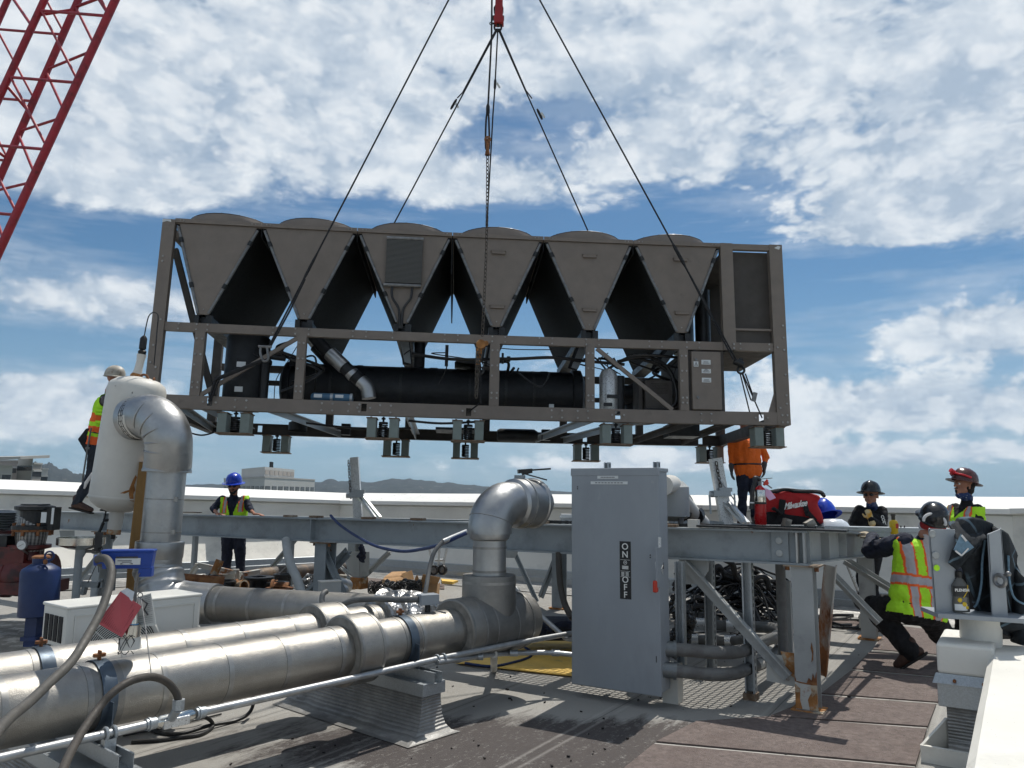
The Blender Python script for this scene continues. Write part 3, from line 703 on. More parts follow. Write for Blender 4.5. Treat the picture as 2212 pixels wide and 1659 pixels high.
# condenser sections
tops=[(.14,1.115),(1.125,2.225),(2.235,3.345),(3.355,4.435),(4.445,5.525),(5.535,6.60)]
aps=[(.49,.61),(1.62,1.74),(2.74,2.86),(3.84,3.95),(4.93,5.05),(6.04,6.16)]
def fan_ring(b,cx,cy,z0):
    b.lathe([(.49,0),(.49,.13),(.505,.145),(.515,.13),(.515,0)],(cx,cy,z0),seg=40)
def fan_guard(b,cx,cy,z):
    for rr in (.08,.18,.28,.38,.46,.508): b.torus((cx,cy,z),(0,0,1),rr,.004,36,4)
    for k in range(8):
        a=math.pi*k/8; b.cyl((cx-math.cos(a)*.508,cy-math.sin(a)*.508,z+.006),(cx+math.cos(a)*.508,cy+math.sin(a)*.508,z+.006),.004,5)
for i,((t0,t1),(a0,a1)) in enumerate(zip(tops,aps)):
    def deck(b):
        b.bb((t0,.03,2.165),(t1,CW-.03,2.205)); b.bb((t0,.0,2.175),(t1,.028,2.222),3,0)
        b.prism([(t0+.02,CW-.03,2.165),(t1-.02,CW-.03,2.165),(a1,CW-.03,1.09),(a0,CW-.03,1.09)],(0,.012,0))
        bolts(b,[(t0+.06,2.2),(t0+.1,2.2),(t1-.06,2.2),(t1-.1,2.2)],-.002,.006)
    sec=cpart(deck,'condenser_section',PT)
    def panel(b):
        b.prism([(t0+.045,.022,2.17),(t1-.045,.022,2.17),(a1+.0,.022,1.09),(a0-.0,.022,1.09)],(0,.012,0))
        bolts(b,[((a0+a1)/2,1.15)],.020,.007)
    cpart(panel,'end_panel',PT,sec)
    for sx,(xt,xa) in ((-1,(t0,a0)),(1,(t1,a1))):
        n_=V((1.07,0,(xa-xt)*-1)).normalized()
        cpart(lambda b:b.prism([(xt-sx*.012,.04,2.163),(xt-sx*.085,.04,2.163),(xa-sx*.05,.04,1.08),(xa+sx*.012,.04,1.08)],(0,CW-.09,0)),'coil','coil_black',sec)
        def tube_(b):
            p=V((xt-sx*.035,.018,2.13)); q=V((xa+sx*.0,.018,1.10)); b.cyl(p,q,.017,10)
        hd=cpart(tube_,'header_tube','header_tube',sec,smooth=True)
        def clips(b):
            p=V((xt-sx*.035,.018,2.13)); q=V((xa,.018,1.10))
            for k in ((.16,.68) if i<3 else (.13,.66)): c=p.lerp(q,k); d_=(q-p).normalized(); b.cyl(c-d_*.03,c+d_*.03,.026,10)
        cpart(clips,'clip','black_metal',hd)
        if i>2:
            def stubs(b):
                p=V((xt-sx*.035,.018,2.13)); q=V((xa,.018,1.10))
                for k in (.2,.5,.83): c=p.lerp(q,k); b.cyl(c+V((0,-.028,0)),c,.016,10)
            cpart(stubs,'valve_stub','galv_dark',hd)
    for cy in (.60,1.70):
        fs=cpart(lambda b:fan_ring(b,(t0+t1)/2,cy,2.205),'fan_shroud',PT,sec,smooth=True)
        cpart(lambda b:fan_guard(b,(t0+t1)/2,cy,2.352),'fan_guard','black_metal',fs)
    if i>2:
        for zz in (2.0,1.33):
            cpart(lambda b:(b.bb(((a0+a1)/2-.075,-.006,zz-.02),((a0+a1)/2+.085,.022,zz+.012)),b.bb(((a0+a1)/2-.085,-.010,zz+.012),((a0+a1)/2+.095,.022,zz+.02))),'panel_handle',PT,sec)
    cpart(lambda b:(b.bb((a0-.03,.075,.99),(a1+.03,CW-.05,1.075)),b.bb((a0-.035,.012,.987),(a0+.02,.06,1.08)),b.bb((a1-.02,.012,.987),(a1+.045,.06,1.08))),'apex_channel','black_metal')
# small radiator on third section with hoses
rd=cpart(lambda b:b.bb((2.585,-.03,1.56),(3.005,.005,2.09)),'oil_cooler','fins')
cpart(lambda b:(b.cyl((2.58,-.014,2.11),(3.01,-.014,2.11),.022,10),b.cyl((2.57,-.014,1.535),(3.0,-.014,1.535),.022,10)),'cooler_header','header_tube',rd,smooth=True)
cpart(lambda b:(b.tube(spline([(2.67,-.014,1.51),(2.68,-.03,1.38),(2.76,-.02,1.24),(2.775,0,1.02)]),.015,8),b.tube(spline([(2.90,-.014,1.51),(2.89,-.03,1.38),(2.81,-.02,1.24),(2.80,0,1.02)]),.015,8)),'cooler_hose','rubber',rd,smooth=True)
# right-hand cabinet frame
cpart(lambda b:(b.bb((6.66,.12,1.0),(7.25,.14,2.16)),b.bb((6.66,.14,2.1),(7.3,1.3,2.16)),b.bb((6.66,.14,.90),(7.26,1.25,.93)),b.bb((6.66,1.25,.93),(7.26,1.27,2.1)),b.bb((6.76,.06,.985),(7.2,.075,1.14))),'cabinet','chiller_inner')
cpart(lambda b:(b.bb((6.752,.004,2.15),(7.208,.06,2.222)),b.bb((6.752,.03,1.14),(7.208,.055,1.165))),'cabinet_rim',PT)
# control box with signs
cb=cpart(lambda b:b.bb((6.20,-.02,.165),(6.55,.17,.855)),'control_box',PT,bevel=.006)
cpart(lambda b:b.bb((6.17,.03,.153),(6.60,.30,.875)),'control_box_back','chiller_inner',cb)
for i,(z0,z1) in enumerate(((.70,.755),(.595,.645),(.485,.54))):
    s_=cpart(lambda b:b.bb((6.315,-.024,z0),(6.425,-.0205,z1)),'sign_plate','label_white',cb)
    cpart(lambda b:[b.bb((6.33+q*.01,-.0255,z0+.012+q*.015),(6.41-q*.012,-.0242,z0+.018+q*.015)) for q in range(2 if i!=1 else 3)],'printed_line','text_dark',cb)
cpart(lambda b:b.bb((6.222,-.024,.672),(6.278,-.0205,.735)),'warning_label','label_white',cb)
cpart(lambda b:(b.prism([(6.228,-.0255,.68),(6.272,-.0255,.68),(6.25,-.0255,.728)],(0,.001,0))),'warning_triangle','text_dark',cb)
cpart(lambda b:(b.prism([(6.235,-.0265,.684),(6.265,-.0265,.684),(6.25,-.0265,.716)],(0,.0008,0))),'warning_field','label_white',cb)
cpart(lambda b:(b.prism([(6.251,-.0275,.712),(6.245,-.0275,.698),(6.255,-.0275,.698),(6.249,-.0275,.686),(6.252,-.0275,.70),(6.247,-.0275,.70)],(0,.0008,0))),'warning_bolt','text_dark',cb)
cpart(lambda b:(b.cyl((6.25,-.035,.755),(6.25,-.0201,.755),.017,14),b.cyl((6.262,-.035,.305),(6.262,-.0201,.305),.017,14)),'lock','header_tube',cb,smooth=True)
# vessels
ev=cpart(lambda b:(b.lathe([(0,0),(.24,.0),(.31,.04),(.33,.10),(.33,.12),(.30,.13),(.30,.9),(.306,.91),(.306,.97),(.30,.98),(.30,1.8),(.307,1.82),(.307,1.9),(.30,1.92),(.30,3.2),(.305,3.22),(.305,3.3),(.30,3.32),(.30,3.6),(.33,3.61),(.33,3.72),(.2,3.78),(0,3.8)],(1.30,.95,.46),(1,0,0),28)),'evaporator','black_insul',smooth=True)
cpart(lambda b:[b.lathe([(.3005,x),(.304,x),(.304,x+.03),(.3005,x+.03)],(1.30,.95,.46),(1,0,0),28) for x in (.6,1.45,2.3,2.75,3.1)],'strap_band','black_metal',ev,smooth=True)
cpart(lambda b:b.prism([(1.42,.62,.66),(1.42,.62,.80),(1.47,.62,.80),(1.62,.62,.68)],(0,.2,0)),'bracket','black_insul',ev)
cpart(lambda b:b.tube([(2.97,.95,.60),(2.97,.95,1.06),(2.97,.95,1.12),(2.97,.95,1.14)],[.07,.07,.055,.02],14),'capped_nozzle','black_insul',ev,smooth=True)
cpart(lambda b:b.bb((4.6,.66,.24),(4.66,.675,.30)),'warning_label','label_white',ev)
def vess(b):
    b.lathe([(0,0),(.24,0),(.25,.03),(.25,.78),(.245,.80),(.22,.82),(0,.83)],(.98,.42,.13),(0,0,1),26)
vs_=cpart(vess,'oil_separator','black_insul',smooth=True)
cpart(lambda b:b.cyl((1.2,.40,.72),(1.42,.40,.70),.035,12),'branch_pipe','black_metal',vs_,smooth=True)
cpart(lambda b:(b.cyl((1.22,.30,.18),(1.22,.30,.62),.055,14),b.lathe([(.075,0),(.075,.04),(.055,.06)],(1.22,.30,.60))),'filter_column','black_metal',vs_,smooth=True)
cpart(lambda b:(b.bb((.93,.163,.53),(1.03,.17,.59)),b.bb((.93,.163,.24),(1.02,.17,.30))),'label_plate','label_white',vs_)
cpart(lambda b:(b.bb((.62,1.2,.16),(.95,1.24,.95)),b.bb((.60,1.1,.5),(1.5,1.15,.56)),b.bb((.62,1.19,.9),(1.2,1.25,.97))),'rear_panel','chiller_inner')
# insulated discharge elbow pipes in silver and black
pts=[(1.72,.45,1.0),(1.90,.42,.82),(2.18,.38,.58),(2.36,.36,.44),(2.44,.36,.34),(2.45,.36,.26)]
dp=cpart(lambda b:b.tube(spline([pts[0],(1.84,.43,.87),(1.93,.41,.78)],5),.075,16),'discharge_pipe','black_insul',smooth=True)
cpart(lambda b:b.tube(spline([(1.93,.41,.79),(2.03,.40,.70),(2.12,.385,.62)],5),.088,16),'metal_sleeve','jacket_smooth',dp,smooth=True)
cpart(lambda b:b.tube(spline([(2.11,.386,.63),(2.22,.38,.54),(2.35,.365,.43)],5),.080,16),'rubber_sleeve','black_insul',dp,smooth=True)
cpart(lambda b:(b.tube(spline([(2.20,.38,.56),(2.22,.38,.535),(2.235,.38,.52)],3),.085,16),b.tube(spline([(2.32,.37,.46),(2.40,.36,.38),(2.43,.36,.25)],5),.084,16)),'metal_elbow','jacket_smooth',dp,smooth=True)
cpart(lambda b:b.tube(spline([(1.66,.9,.98),(1.78,.9,.86),(1.98,.9,.66)],5),.07,12),'discharge_pipe','black_insul',smooth=True)
# other silver/black apex pipes
for x0,dx in ((2.80,.05),(4.99,-.12),(6.1,-.2),(3.9,-.06)):
    cpart(lambda b:(b.tube(spline([(x0,.5,1.02),(x0+dx*.5,.5,.9),(x0+dx,.55,.72)],5),.06,12)),'apex_pipe','black_insul',smooth=True)
    cpart(lambda b:b.prism([(x0-.05,.42,.985),(x0+.06,.42,.985),(x0+dx+.05,.42,.70),(x0+dx-.03,.42,.72)],(0,.02,0)),'apex_bracket','galv_dark')
# filter drier
fd=cpart(lambda b:b.lathe([(0,0),(.035,.0),(.052,.03),(.052,.44),(.035,.47),(0,.47)],(1.80,.14,.205),(1,0,0),18),'filter_drier','blue_paint',smooth=True)
fd.data.materials[0]=mat('drier_blue',(.045,.12,.20),.5)
cpart(lambda b:(b.bb((1.84,.084,.195),(1.93,.09,.235)),b.bb((2.08,.084,.20),(2.17,.09,.235))),'label_plate','label_white',fd)
cpart(lambda b:(b.lathe([(.054,0),(.054,.03)],(2.02,.14,.205),(1,0,0),18),b.lathe([(.056,0),(.06,.01),(.056,.03)],(2.24,.14,.205),(1,0,0),18)),'strap','galv',fd)
# compressor, drums, boxes to the right
cpart(lambda b:b.lathe([(0,0),(.10,0),(.11,.02),(.11,.46),(.08,.53),(.03,.55),(0,.55)],(5.28,.35,.15),(0,0,1),20),'accumulator','galv_bright',smooth=True)
cpart(lambda b:(b.cyl((5.42,.42,.15),(5.42,.42,.62),.075,14),b.bb((5.24,.22,.32),(5.38,.245,.36)),b.bb((5.2,.22,.22),(5.30,.245,.26)),b.torus((5.30,.35,.74),(0,1,0),.03,.008,14,6)),'accumulator_bracket','black_metal',smooth=True)
cp=cpart(lambda b:(b.lathe([(0,0),(.20,0),(.22,.05),(.22,.42),(.16,.50),(0,.52)],(5.85,1.1,.15),(0,0,1),20),b.lathe([(0,0),(.13,0),(.13,.5),(0,.5)],(5.5,1.0,.50),(1,0,0),18)),'compressor','black_metal',smooth=True)
cpart(lambda b:(b.bb((5.72,.30,.16),(6.05,.55,.56)),b.bb((5.66,.36,.16),(5.70,.7,.60)),[b.bb((5.78+.0,.293,.40+.02*k),(6.0,.30,.41+.02*k)) for k in range(7)]),'terminal_box','chiller_inner',bevel=.01)
cpart(lambda b:(b.bb((6.16,.3,.16),(6.2,1.2,.9)),b.bb((5.1,1.6,.5),(6.7,1.64,.56)),b.bb((6.60,.32,.02),(6.66,.38,.9))),'rear_panel','chiller_inner')
cpart(lambda b:(b.lathe([(0,0),(.12,0),(.14,.05),(.14,.7),(.12,.8),(0,.85)],(6.33,.75,1.0),(0,0,1),18),b.lathe([(.09,0),(.09,.75)],(6.52,.5,1.02),(0,0,1),14),b.lathe([(.16,0),(.16,.5)],(6.45,1.4,1.3))),'suction_vessel','black_metal',smooth=True)
cpart(lambda b:(b.tube(spline([(2.9,.45,.83),(3.4,.45,.78),(4.1,.42,.80),(4.6,.40,.83),(5.0,.4,.80),(5.5,.45,.78)]),.020,8),b.tube(spline([(5.4,.4,.80),(5.75,.35,.86),(6.0,.3,.72),(6.1,.28,.4),(6.02,.28,.22),(5.7,.3,.2)]),.022,8),
  b.tube(spline([(5.7,.4,.84),(5.95,.35,.74),(6.14,.3,.5)]),.02,8),b.tube(spline([(5.3,.45,.72),(5.6,.3,.86),(6.15,.3,.85)]),.018,8),b.tube(spline([(2.9,.35,-.0),(3.3,.35,-.02),(3.8,.35,.02)]),.014,8),b.tube(spline([(1.6,1.0,.02),(2.3,1.0,-.03),(2.9,1.0,.0)]),.014,8)),'piping','dark_rubber_pipe',smooth=True)
cpart(lambda b:(b.tube(spline([(.98,.3,.9),(1.1,.2,.7),(1.25,.25,.65)]),.006,6),b.tube(spline([(1.62,.2,.87),(1.5,.15,.6),(1.38,.2,.4),(1.35,.3,.17)]),.005,6),b.tube(spline([(3.7,.2,.9),(4.1,.2,.87),(4.6,.2,.88)]),.006,6),b.tube(spline([(5.25,.2,.86),(5.15,.15,.75),(5.4,.2,.6)]),.006,6),b.tube(spline([(0,.3,-.01),(-.05,.3,-.12),(.02,.3,-.25)]),.012,6),b.tube(spline([(.3,1.9,0),(.05,1.9,-.08),(-.2,1.8,-.02)]),.012,6)),'wiring','rubber',smooth=True)
cpart(lambda b:(b.cyl((3.99,.25,.83),(3.99,.25,.70),.014,8),b.cyl((3.95,.25,.76),(4.06,.25,.76),.02,8),b.cyl((4.04,.25,.76),(4.08,.25,.76),.034,10)),'relief_valve','black_metal',smooth=True)
cpart(lambda b:(b.lathe([(0,0),(.07,0),(.09,.04),(.09,.5),(.06,.55),(0,.55)],(4.02,1.7,.03),(1,0,0),16),b.lathe([(.12,0),(.12,.10),(.09,.12)],(1.40,1.5,-.02))),'lower_receiver','black_metal',smooth=True)
cpart(lambda b:(b.bb((1.9,CW-.4,-.0),(2.02,CW-.3,.15)),b.bb((4.65,CW-.4,.0),(4.77,CW-.3,.15)),b.bb((3.2,1.2,.02),(3.75,1.6,.05))),'foot_bracket','black_metal')
cpart(lambda b:(b.bb((6.2,1.0,-.02),(6.6,1.3,.14))),'foot_plate','black_metal')
# torn white paint marks / data stickers
cpart(lambda b:(b.prism([(.0,-.006,2.16),(.0,-.006,2.2),(.09,-.006,2.2),(.10,-.006,2.17),(.05,-.006,2.18)],(0,.0015,0)),b.prism([(7.27,-.006,2.18),(7.32,-.006,2.21),(7.35,-.006,2.2),(7.33,-.006,2.16)],(0,.0015,0))),'tape_scrap','label_white')
# spring isolators: one built, the rest copied
def make_iso():
    hz=.258
    o=MB(); o.bb((-.195,-.10,-hz),(.195,.10,-hz+.010)); iso=o.build('spring_isolator','rusty_plate',ch)
    for s in (-1,1):
        o=MB(); o.bb((s*.175,-.09,-hz+.012),(s*.075,.09,-.03)); o.build('housing_block','isolator_grey',iso,bevel=.003)
        o=MB(); o.bb((s*.185,-.098,-.029),(s*.065,.098,-.019)); o.build('top_plate','rusty_plate',iso)
        o=MB(); o.cyl((s*.14,0,-.018),(s*.14,0,.0),.014,6); o.build('bolt','rust',iso)
    o=MB(); n=7
    o.tube([(math.cos(a)*.045,math.sin(a)*.045,-hz+.03+.15*k/(n*12)) for k,a in ((k,2*math.pi*k/12) for k in range(n*12+1))],.0095,7)
    o.build('spring','spring_steel',iso,smooth=True)
    o=MB(); o.cyl((0,0,-.078),(0,0,.0),.012,8); o.cyl((0,0,-.03),(0,0,-.012),.026,6); o.cyl((0,0,-.078),(0,0,-.062),.052,14)
    o.build('adjusting_bolt','black_metal',iso)
    return iso
iso=make_iso(); first=True
for y_ in (.11,CW-.11):
    for x_ in (.9876,2.6354,3.6016,5.318,7.1199):
        if first: o=iso; first=False
        else:
            o=iso.copy(); COL.objects.link(o); o.parent=ch
            for c in iso.children: c2_=c.copy(); COL.objects.link(c2_); c2_.parent=o
        o.location=(x_,y_,-.0255*(1-((x_-3.685)/3.685)**2)); o['group']='spring isolators under the chiller'
        del o['group']
# ============================================================ rigging
def rope(name,label,pts,r=.0105,grp='black rope slings holding the chiller',n=1,tw=True):
    r_=thing(name,label,'rope sling',V(pts[0]),grp)
    m_=MB(); m_.tube(pts,r,8); m_.build('rope','rope_black',r_,smooth=True)
    return r_
def ferrule(parent,p,q,k,L=.17,r=.019,tagm=True):
    p=V(p);q=V(q); d_=(q-p).normalized(); c=p+d_*k; m_=MB(); m_.tube([c-d_*L/2,c-d_*L*.3,c+d_*L*.3,c+d_*L/2],[r*.55,r,r,r*.55],8); m_.build('splice','rope_black',parent,smooth=True)
    if tagm:
        m_=MB(); m_.bar(c+V((.02,-.01,.02)),c+V((.07,-.01,-.06)),.003,.03); m_.build('sling_tag','tag_white',parent)
apN=P(1065,-185,8.75); shack=P(1075.5,62,10.3)
# hook block
hb=thing('hook_block','red crane hook block with shackle above the middle of the ropes','crane hook',P(1075,40,10.3))
Yh=10.3
m_=MB(); a=P(1076,-260,Yh); 
m_.prism([P(1070,-260,Yh-.06),P(1086,-260,Yh-.06),P(1086,0,Yh-.06),P(1086,31,Yh-.06),P(1088,38,Yh-.06),P(1088,48,Yh-.06),P(1068,48,Yh-.06),P(1066,36,Yh-.06),P(1069,28,Yh-.06),P(1070,0,Yh-.06)],(0,.12,0)); m_.build('cheek_plate','hook_red',hb,bevel=.006)
m_=MB(); c=P(1077,22,Yh); m_.cyl(c+V((0,-.04,0)),c+V((0,.04,0)),.072,20); m_.bb(P(1064,36,Yh)+V((0,-.05,-.03)),P(1089,42,Yh)+V((0,.05,.03))); m_.bb(P(1073,48,Yh-.03)+V((0,0,-.04)),P(1079,48,Yh+.03)); m_.build('sheave','black_metal',hb,smooth=True)
m_=MB(); c=P(1075.5,60,Yh); pts=[c+V((-.042,0,.06)),c+V((-.05,0,.02)),c+V((-.045,0,-.02)),c+V((-.02,0,-.05)),c+V((.02,0,-.05)),c+V((.045,0,-.02)),c+V((.05,0,.02)),c+V((.042,0,.06))]
m_.tube(spline(pts,4),.014,8); m_.cyl(c+V((-.085,0,.065)),c+V((.07,0,.065)),.015,8); m_.torus(c+V((-.10,0,.065)),(0,1,0),.018,.007,12,6); m_.build('shackle','black_metal',hb,smooth=True)
# four long ropes
bl=CW_(.72,-.02,.085); br=CW_(7.02,-.02,.075)
shk=CW_(1.28,-.12,.62)
r1=rope('rope_sling','front left black rope ending in a grey shackle by the vertical black vessel',[apN,CW_(1.33,-.12,.68)])
m_=MB(); a=V(CW_(1.36,-.12,.78)); b_=V(CW_(1.95,-.13,1.42)); pq=CW_(1.78,-.12,1.24)
d_=(apN-CW_(1.33,-.12,.68)).normalized(); c0=CW_(1.33,-.12,.68)
m_.tube([c0+d_*.05+V((.02,0,0)),c0+d_*.5+V((.028,0,0)),c0+d_*.9+V((.014,0,0))],.011,8); m_.tube([c0+d_*.88,c0+d_*.95,c0+d_*1.15,c0+d_*1.25],[.010,.017,.017,.010],8); m_.build('doubled_rope','rope_black',r1,smooth=True)
m_=MB(); c=c0+V((-.02,-.01,-.02)); pts=[c+V((-.045,0,.05)),c+V((-.05,0,-.02)),c+V((-.01,0,-.11)),c+V((.04,0,-.09)),c+V((.03,0,.0)),c+V((.02,0,.05))]; m_.tube(spline(pts,5),.015,8); m_.cyl(c+V((-.075,0,.055)),c+V((.07,0,.05)),.016,8); m_.build('shackle','header_tube',r1,smooth=True)
m_=MB(); e=bl+V((0,-.01,.0)); m_.tube([c+V((-.01,0,-.09)),e+V((.06,0,.25)),e],[.014,.022,.014],8); m_.tube([c+V((0.03,0,-.09)),e+V((.1,0,.25)),e+V((.015,0,0))],.012,8); m_.build('lower_sling','rope_black',r1,smooth=True)
tb0=CW_(6.72,-.12,.70)
r2=rope('rope_sling','front right black rope with doubled strands tied at the right base corner',[apN,tb0])
d_=(apN-tb0).normalized()
m_=MB(); m_.tube([tb0+d_*.05+V((-.03,0,0)),tb0+d_*.6+V((-.02,0,0)),tb0+d_*1.3],.011,8); m_.tube([tb0+d_*1.28,tb0+d_*1.36,tb0+d_*1.55,tb0+d_*1.62],[.010,.022,.022,.010],8); m_.build('doubled_rope','rope_black',r2,smooth=True)
m_=MB(); c=tb0; m_.cyl(c+V((-.05,-.02,.02)),c+V((.05,-.02,-.02)),.04,12); m_.torus(c+V((.03,0,-.08)),(0,1,0),.04,.014,16,7); m_.cyl(c+V((.02,-.04,.03)),c+V((.02,.02,.03)),.03,12); m_.build('shackle','black_metal',r2,smooth=True)
m_=MB(); f=tb0+V((.05,0,-.12)); g=V(br)
for o_,e_ in ((V((0,0,0)),g),(V((-.03,0,0)),g+V((-.13,.03,.05))),(V((.03,0,0)),f.lerp(g,.55)+V((.0,0,.02))),(V((-.01,0,.01)),f.lerp(g,.6)+V((-.04,0,0)))): m_.tube([f+o_,e_],.008,6)
m_.build('lower_sling','rope_black',r2,smooth=True)
m_=MB(); cc=f.lerp(g,.53)+V((.01,-.02,0)); m_.box(cc,(.05,.012,.11),(0,.25,0)); m_.build('clamp','header_tube',r2)
bL=CW_(1.6,CW-.3,2.2); bR=CW_(6.55,CW-.3,2.2)
r3=rope('rope_sling','back left black rope running from the shackle down behind the third fan section',[shack,P(832,478,10.7)-V((0,0,.3))]); ferrule(r3,shack,P(832,478,10.7),1.25)
m_=MB(); m_.tube([shack+V((-.02,0,0)),shack.lerp(P(832,478,10.7),.33)+V((.03,0,0)),shack.lerp(P(832,478,10.7),.36)],.009,6); m_.build('rope_loop','rope_black',r3,smooth=True)
r4=rope('rope_sling','back right black rope running from the shackle down behind the fifth fan section',[shack,P(1291,503,10.8)-V((0,0,.3))]); ferrule(r4,shack,P(1291,503,10.8),1.35)
m_=MB(); m_.tube([shack+V((.02,0,0)),shack.lerp(P(1291,503,10.8),.3)+V((-.03,0,0)),shack.lerp(P(1291,503,10.8),.34)],.009,6); m_.build('rope_loop','rope_black',r4,smooth=True)
q=P(1050,495,10.4); r5=rope('rope_sling','nearly vertical black rope hanging from the shackle to the middle of the chiller top',[shack,P(1069,190,10.3),P(1065,245,10.35),q-V((0,0,.2))]); ferrule(r5,shack,P(1069,190,10.3),.85)
# chain hoist on its own sling
m=P(1044,735,8.35); hs=thing('chain_hoist','rusty chain hoist with long chain hanging in front of the middle rail','chain hoist',m)
mr_=MB(); a=P(1064,-150,8.5); b_=P(1054,235,8.4)
mr_.tube([a,P(1061.8,80,8.45),b_],.011,8); mr_.tube([b_+V((0,0,.06)),b_+V((0,0,.03)),b_-V((0,0,.05)),b_-V((0,0,.08))],[.012,.022,.022,.012],8)
e0,e1=P(1049,315,8.38),P(1057,315,8.38); mr_.tube(spline([b_,P(1050,260,8.4),e0,P(1053,322,8.38),e1,P(1056,260,8.4),b_],6),.011,8); mr_.build('rope','rope_black',hs,smooth=True)
def chain(b,p,q,L=.055,r=.0052,w=.016):
    p=V(p);q=V(q); n=max(2,int((q-p).length/(L*.72))); d_=(q-p).normalized(); s1=d_.orthogonal().normalized(); s2=d_.cross(s1)
    for k in range(n):
        c=p.lerp(q,(k+.5)/n); s_=s1 if k%2 else s2
        pts=[c+d_*(L/2-w)*sg*1.0+ (s_*math.cos(an)*w+d_*math.sin(an)*w) for sg,an in [(1,a_) for a_ in (0,.8,1.57,2.35,3.14)]+[(-1,a_) for a_ in (3.14,3.93,4.71,5.5,6.28)]]
        b.tube(pts,r,5,False,True)
mr_=MB(); top=P(1053,328,8.38); cbt=P(1041.5,726,8.30); 
def cf(k): return top.lerp(cbt,k)+V((0.018*math.sin(k*3.1),0,0))
for k in range(8): chain(mr_,cf(k/8),cf((k+1)/8))
mr_.build('load_chain','chain_steel',hs)
mr_=MB(); mr_.tube([top+V((0,0,.16)),top+V((0,0,.12)),top+V((0,0,.03)),top+V((0,0,-.04))],[.012,.03,.02,.03],8); mr_.torus(top+V((0,0,.15)),(0,1,0),.03,.011,14,6); mr_.build('upper_hook','rust',hs,smooth=True)
c=P(1041,745,8.30); mr_=MB(); mr_.cyl(c+V((-.01,-.06,0)),c+V((-.01,.04,0)),.05,16); mr_.bb(c+V((-.06,-.03,-.10)),c+V((.0,.03,.03))); mr_.cyl(c+V((.045,-.05,.01)),c+V((.045,-.03,.01)),.028,12); mr_.bar(c+V((-.02,0,-.05)),c+V((-.04,0,-.22)),.03,.04); mr_.build('hoist_body','rust_orange',hs,smooth=True)
mr_=MB(); k0=c+V((-.03,0,-.2)); mr_.tube(spline([k0,k0+V((-.01,0,-.08)),k0+V((.02,0,-.12)),k0+V((.05,0,-.09)),k0+V((.04,0,-.04))],4),.014,8); mr_.build('lower_hook','black_metal',hs,smooth=True)
mr_=MB(); a=P(1031,742,8.28); b_=P(1028,858,8.28); d2=P(1037,770,8.28); chain(mr_,a,b_); chain(mr_,d2+V((.02,0,.1)),P(1033,800,8.28)); chain(mr_,P(1033,800,8.28),P(1029,860,8.28)); chain(mr_,P(1034,736,8.28),P(1025,860,8.28).lerp(P(1036,740,8.28),.5)); mr_.build('hand_chain','chain_steel',hs)
mr_=MB(); cc=P(1036.5,890,8.5); mr_.tube([P(1038,790,8.35),P(1038,870,8.4),CW_(3.60,-.015,.07)],.010,8); mr_.build('lower_sling','rope_black',hs,smooth=True)
# ============================================================ crane boom
cr=thing('crane_boom','red lattice crane boom crossing the top left of the sky','crane',P(0,545,20))
def rz(x,y,Y): return P(x*.347,y*.347,Y)
def lin(p,q,y):
    k=(y-p[1])/(q[1]-p[1]); return p[0]+(q[0]-p[0])*k
A0,A1=(722,-10),(-8,1570); B0,B1=(494,-15),(-12,1130)
def pa(y): return rz(lin(A0,A1,y),y,20+ (0)*y)
def pbq(y): return rz(lin(B0,B1,y),y,21.5)
SH=(-425,-35)
def pc(y): return rz(lin(A0,A1,y)+SH[0],y+SH[1],21.2)
def pd(y): return rz(lin(B0,B1,y)+SH[0],y+SH[1],22.7)
def boom(fn,args,r,name='chord'):
    m_=MB(); m_.tube([fn(a) for a in args],r,14); m_.build(name,'crane_red',cr,smooth=True)
boom(pa,(-900,2600),.108); boom(pbq,(-900,2600),.100); boom(pc,(-900,2600),.100); boom(pd,(-900,2600),.095)
def lace(pairs,r,name='lacing'):
    for p,q in pairs:
        m_=MB(); m_.cyl(p,q,r,10); m_.build(name,'crane_red',cr,smooth=True)
nA=[-320,100,515,930,1338,1755]; nB=[-200,215,630,1000,1400]
lace([(pa(y),pc(y)) for y in nA],.042); lace([(pa(y-12),pc(y-12-415)) for y in nA],.038)
lace([(pbq(y),pd(y)) for y in nB],.040); lace([(pbq(y-12),pd(y-12-415)) for y in nB],.036)
zz=[(-130,-95),(40,280),(430,318),(450,690),(815,735),(840,1085),(1190,1135),(1240,1500)]
lace([(pbq(b_),pa(a)) for b_,a in zz],.038); 
lace([(pbq(45),pa(-60)),(pa(90),pbq(-120)),(pbq(60),pc(130)),(pbq(695),pc(560)),(pbq(990),pc(900)),(pd(0),pc(200)),(pd(415),pc(600))],.045)

# dark closing strips between sections and tangled pipework in the machine bay
for x_ in (1.12,2.23,3.35,4.44,5.53): cpart(lambda b:b.bb((x_-.008,.045,1.72 if x_==3.35 else 2.06),(x_+.008,CW-.05,2.2)),'joint_strip','coil_black')
random.seed(3)
for k in range(14):
    x0=random.choice([1.4,2.9,3.3,3.8,4.2,4.9,5.2,5.5,5.7,6.0]); 
    cpart(lambda b:b.tube(spline([(x0,random.uniform(.25,.7),random.uniform(.7,.98)),(x0+random.uniform(-.2,.3),random.uniform(.2,.6),random.uniform(.62,.85)),(x0+random.uniform(-.1,.5),random.uniform(.2,.6),random.uniform(.45,.82)),(x0+random.uniform(.0,.6),random.uniform(.25,.6),random.uniform(.2,.85))]),random.choice([.007,.012,.018]),6),'hose','dark_rubber_pipe',smooth=True)
cpart(lambda b:(b.bb((3.30,.55,.72),(3.34,.6,.98)),b.prism([(3.42,.6,.78),(3.75,.6,.76),(3.72,.6,.80),(3.5,.6,.84)],(0,.4,0))),'saddle_bracket','black_metal')
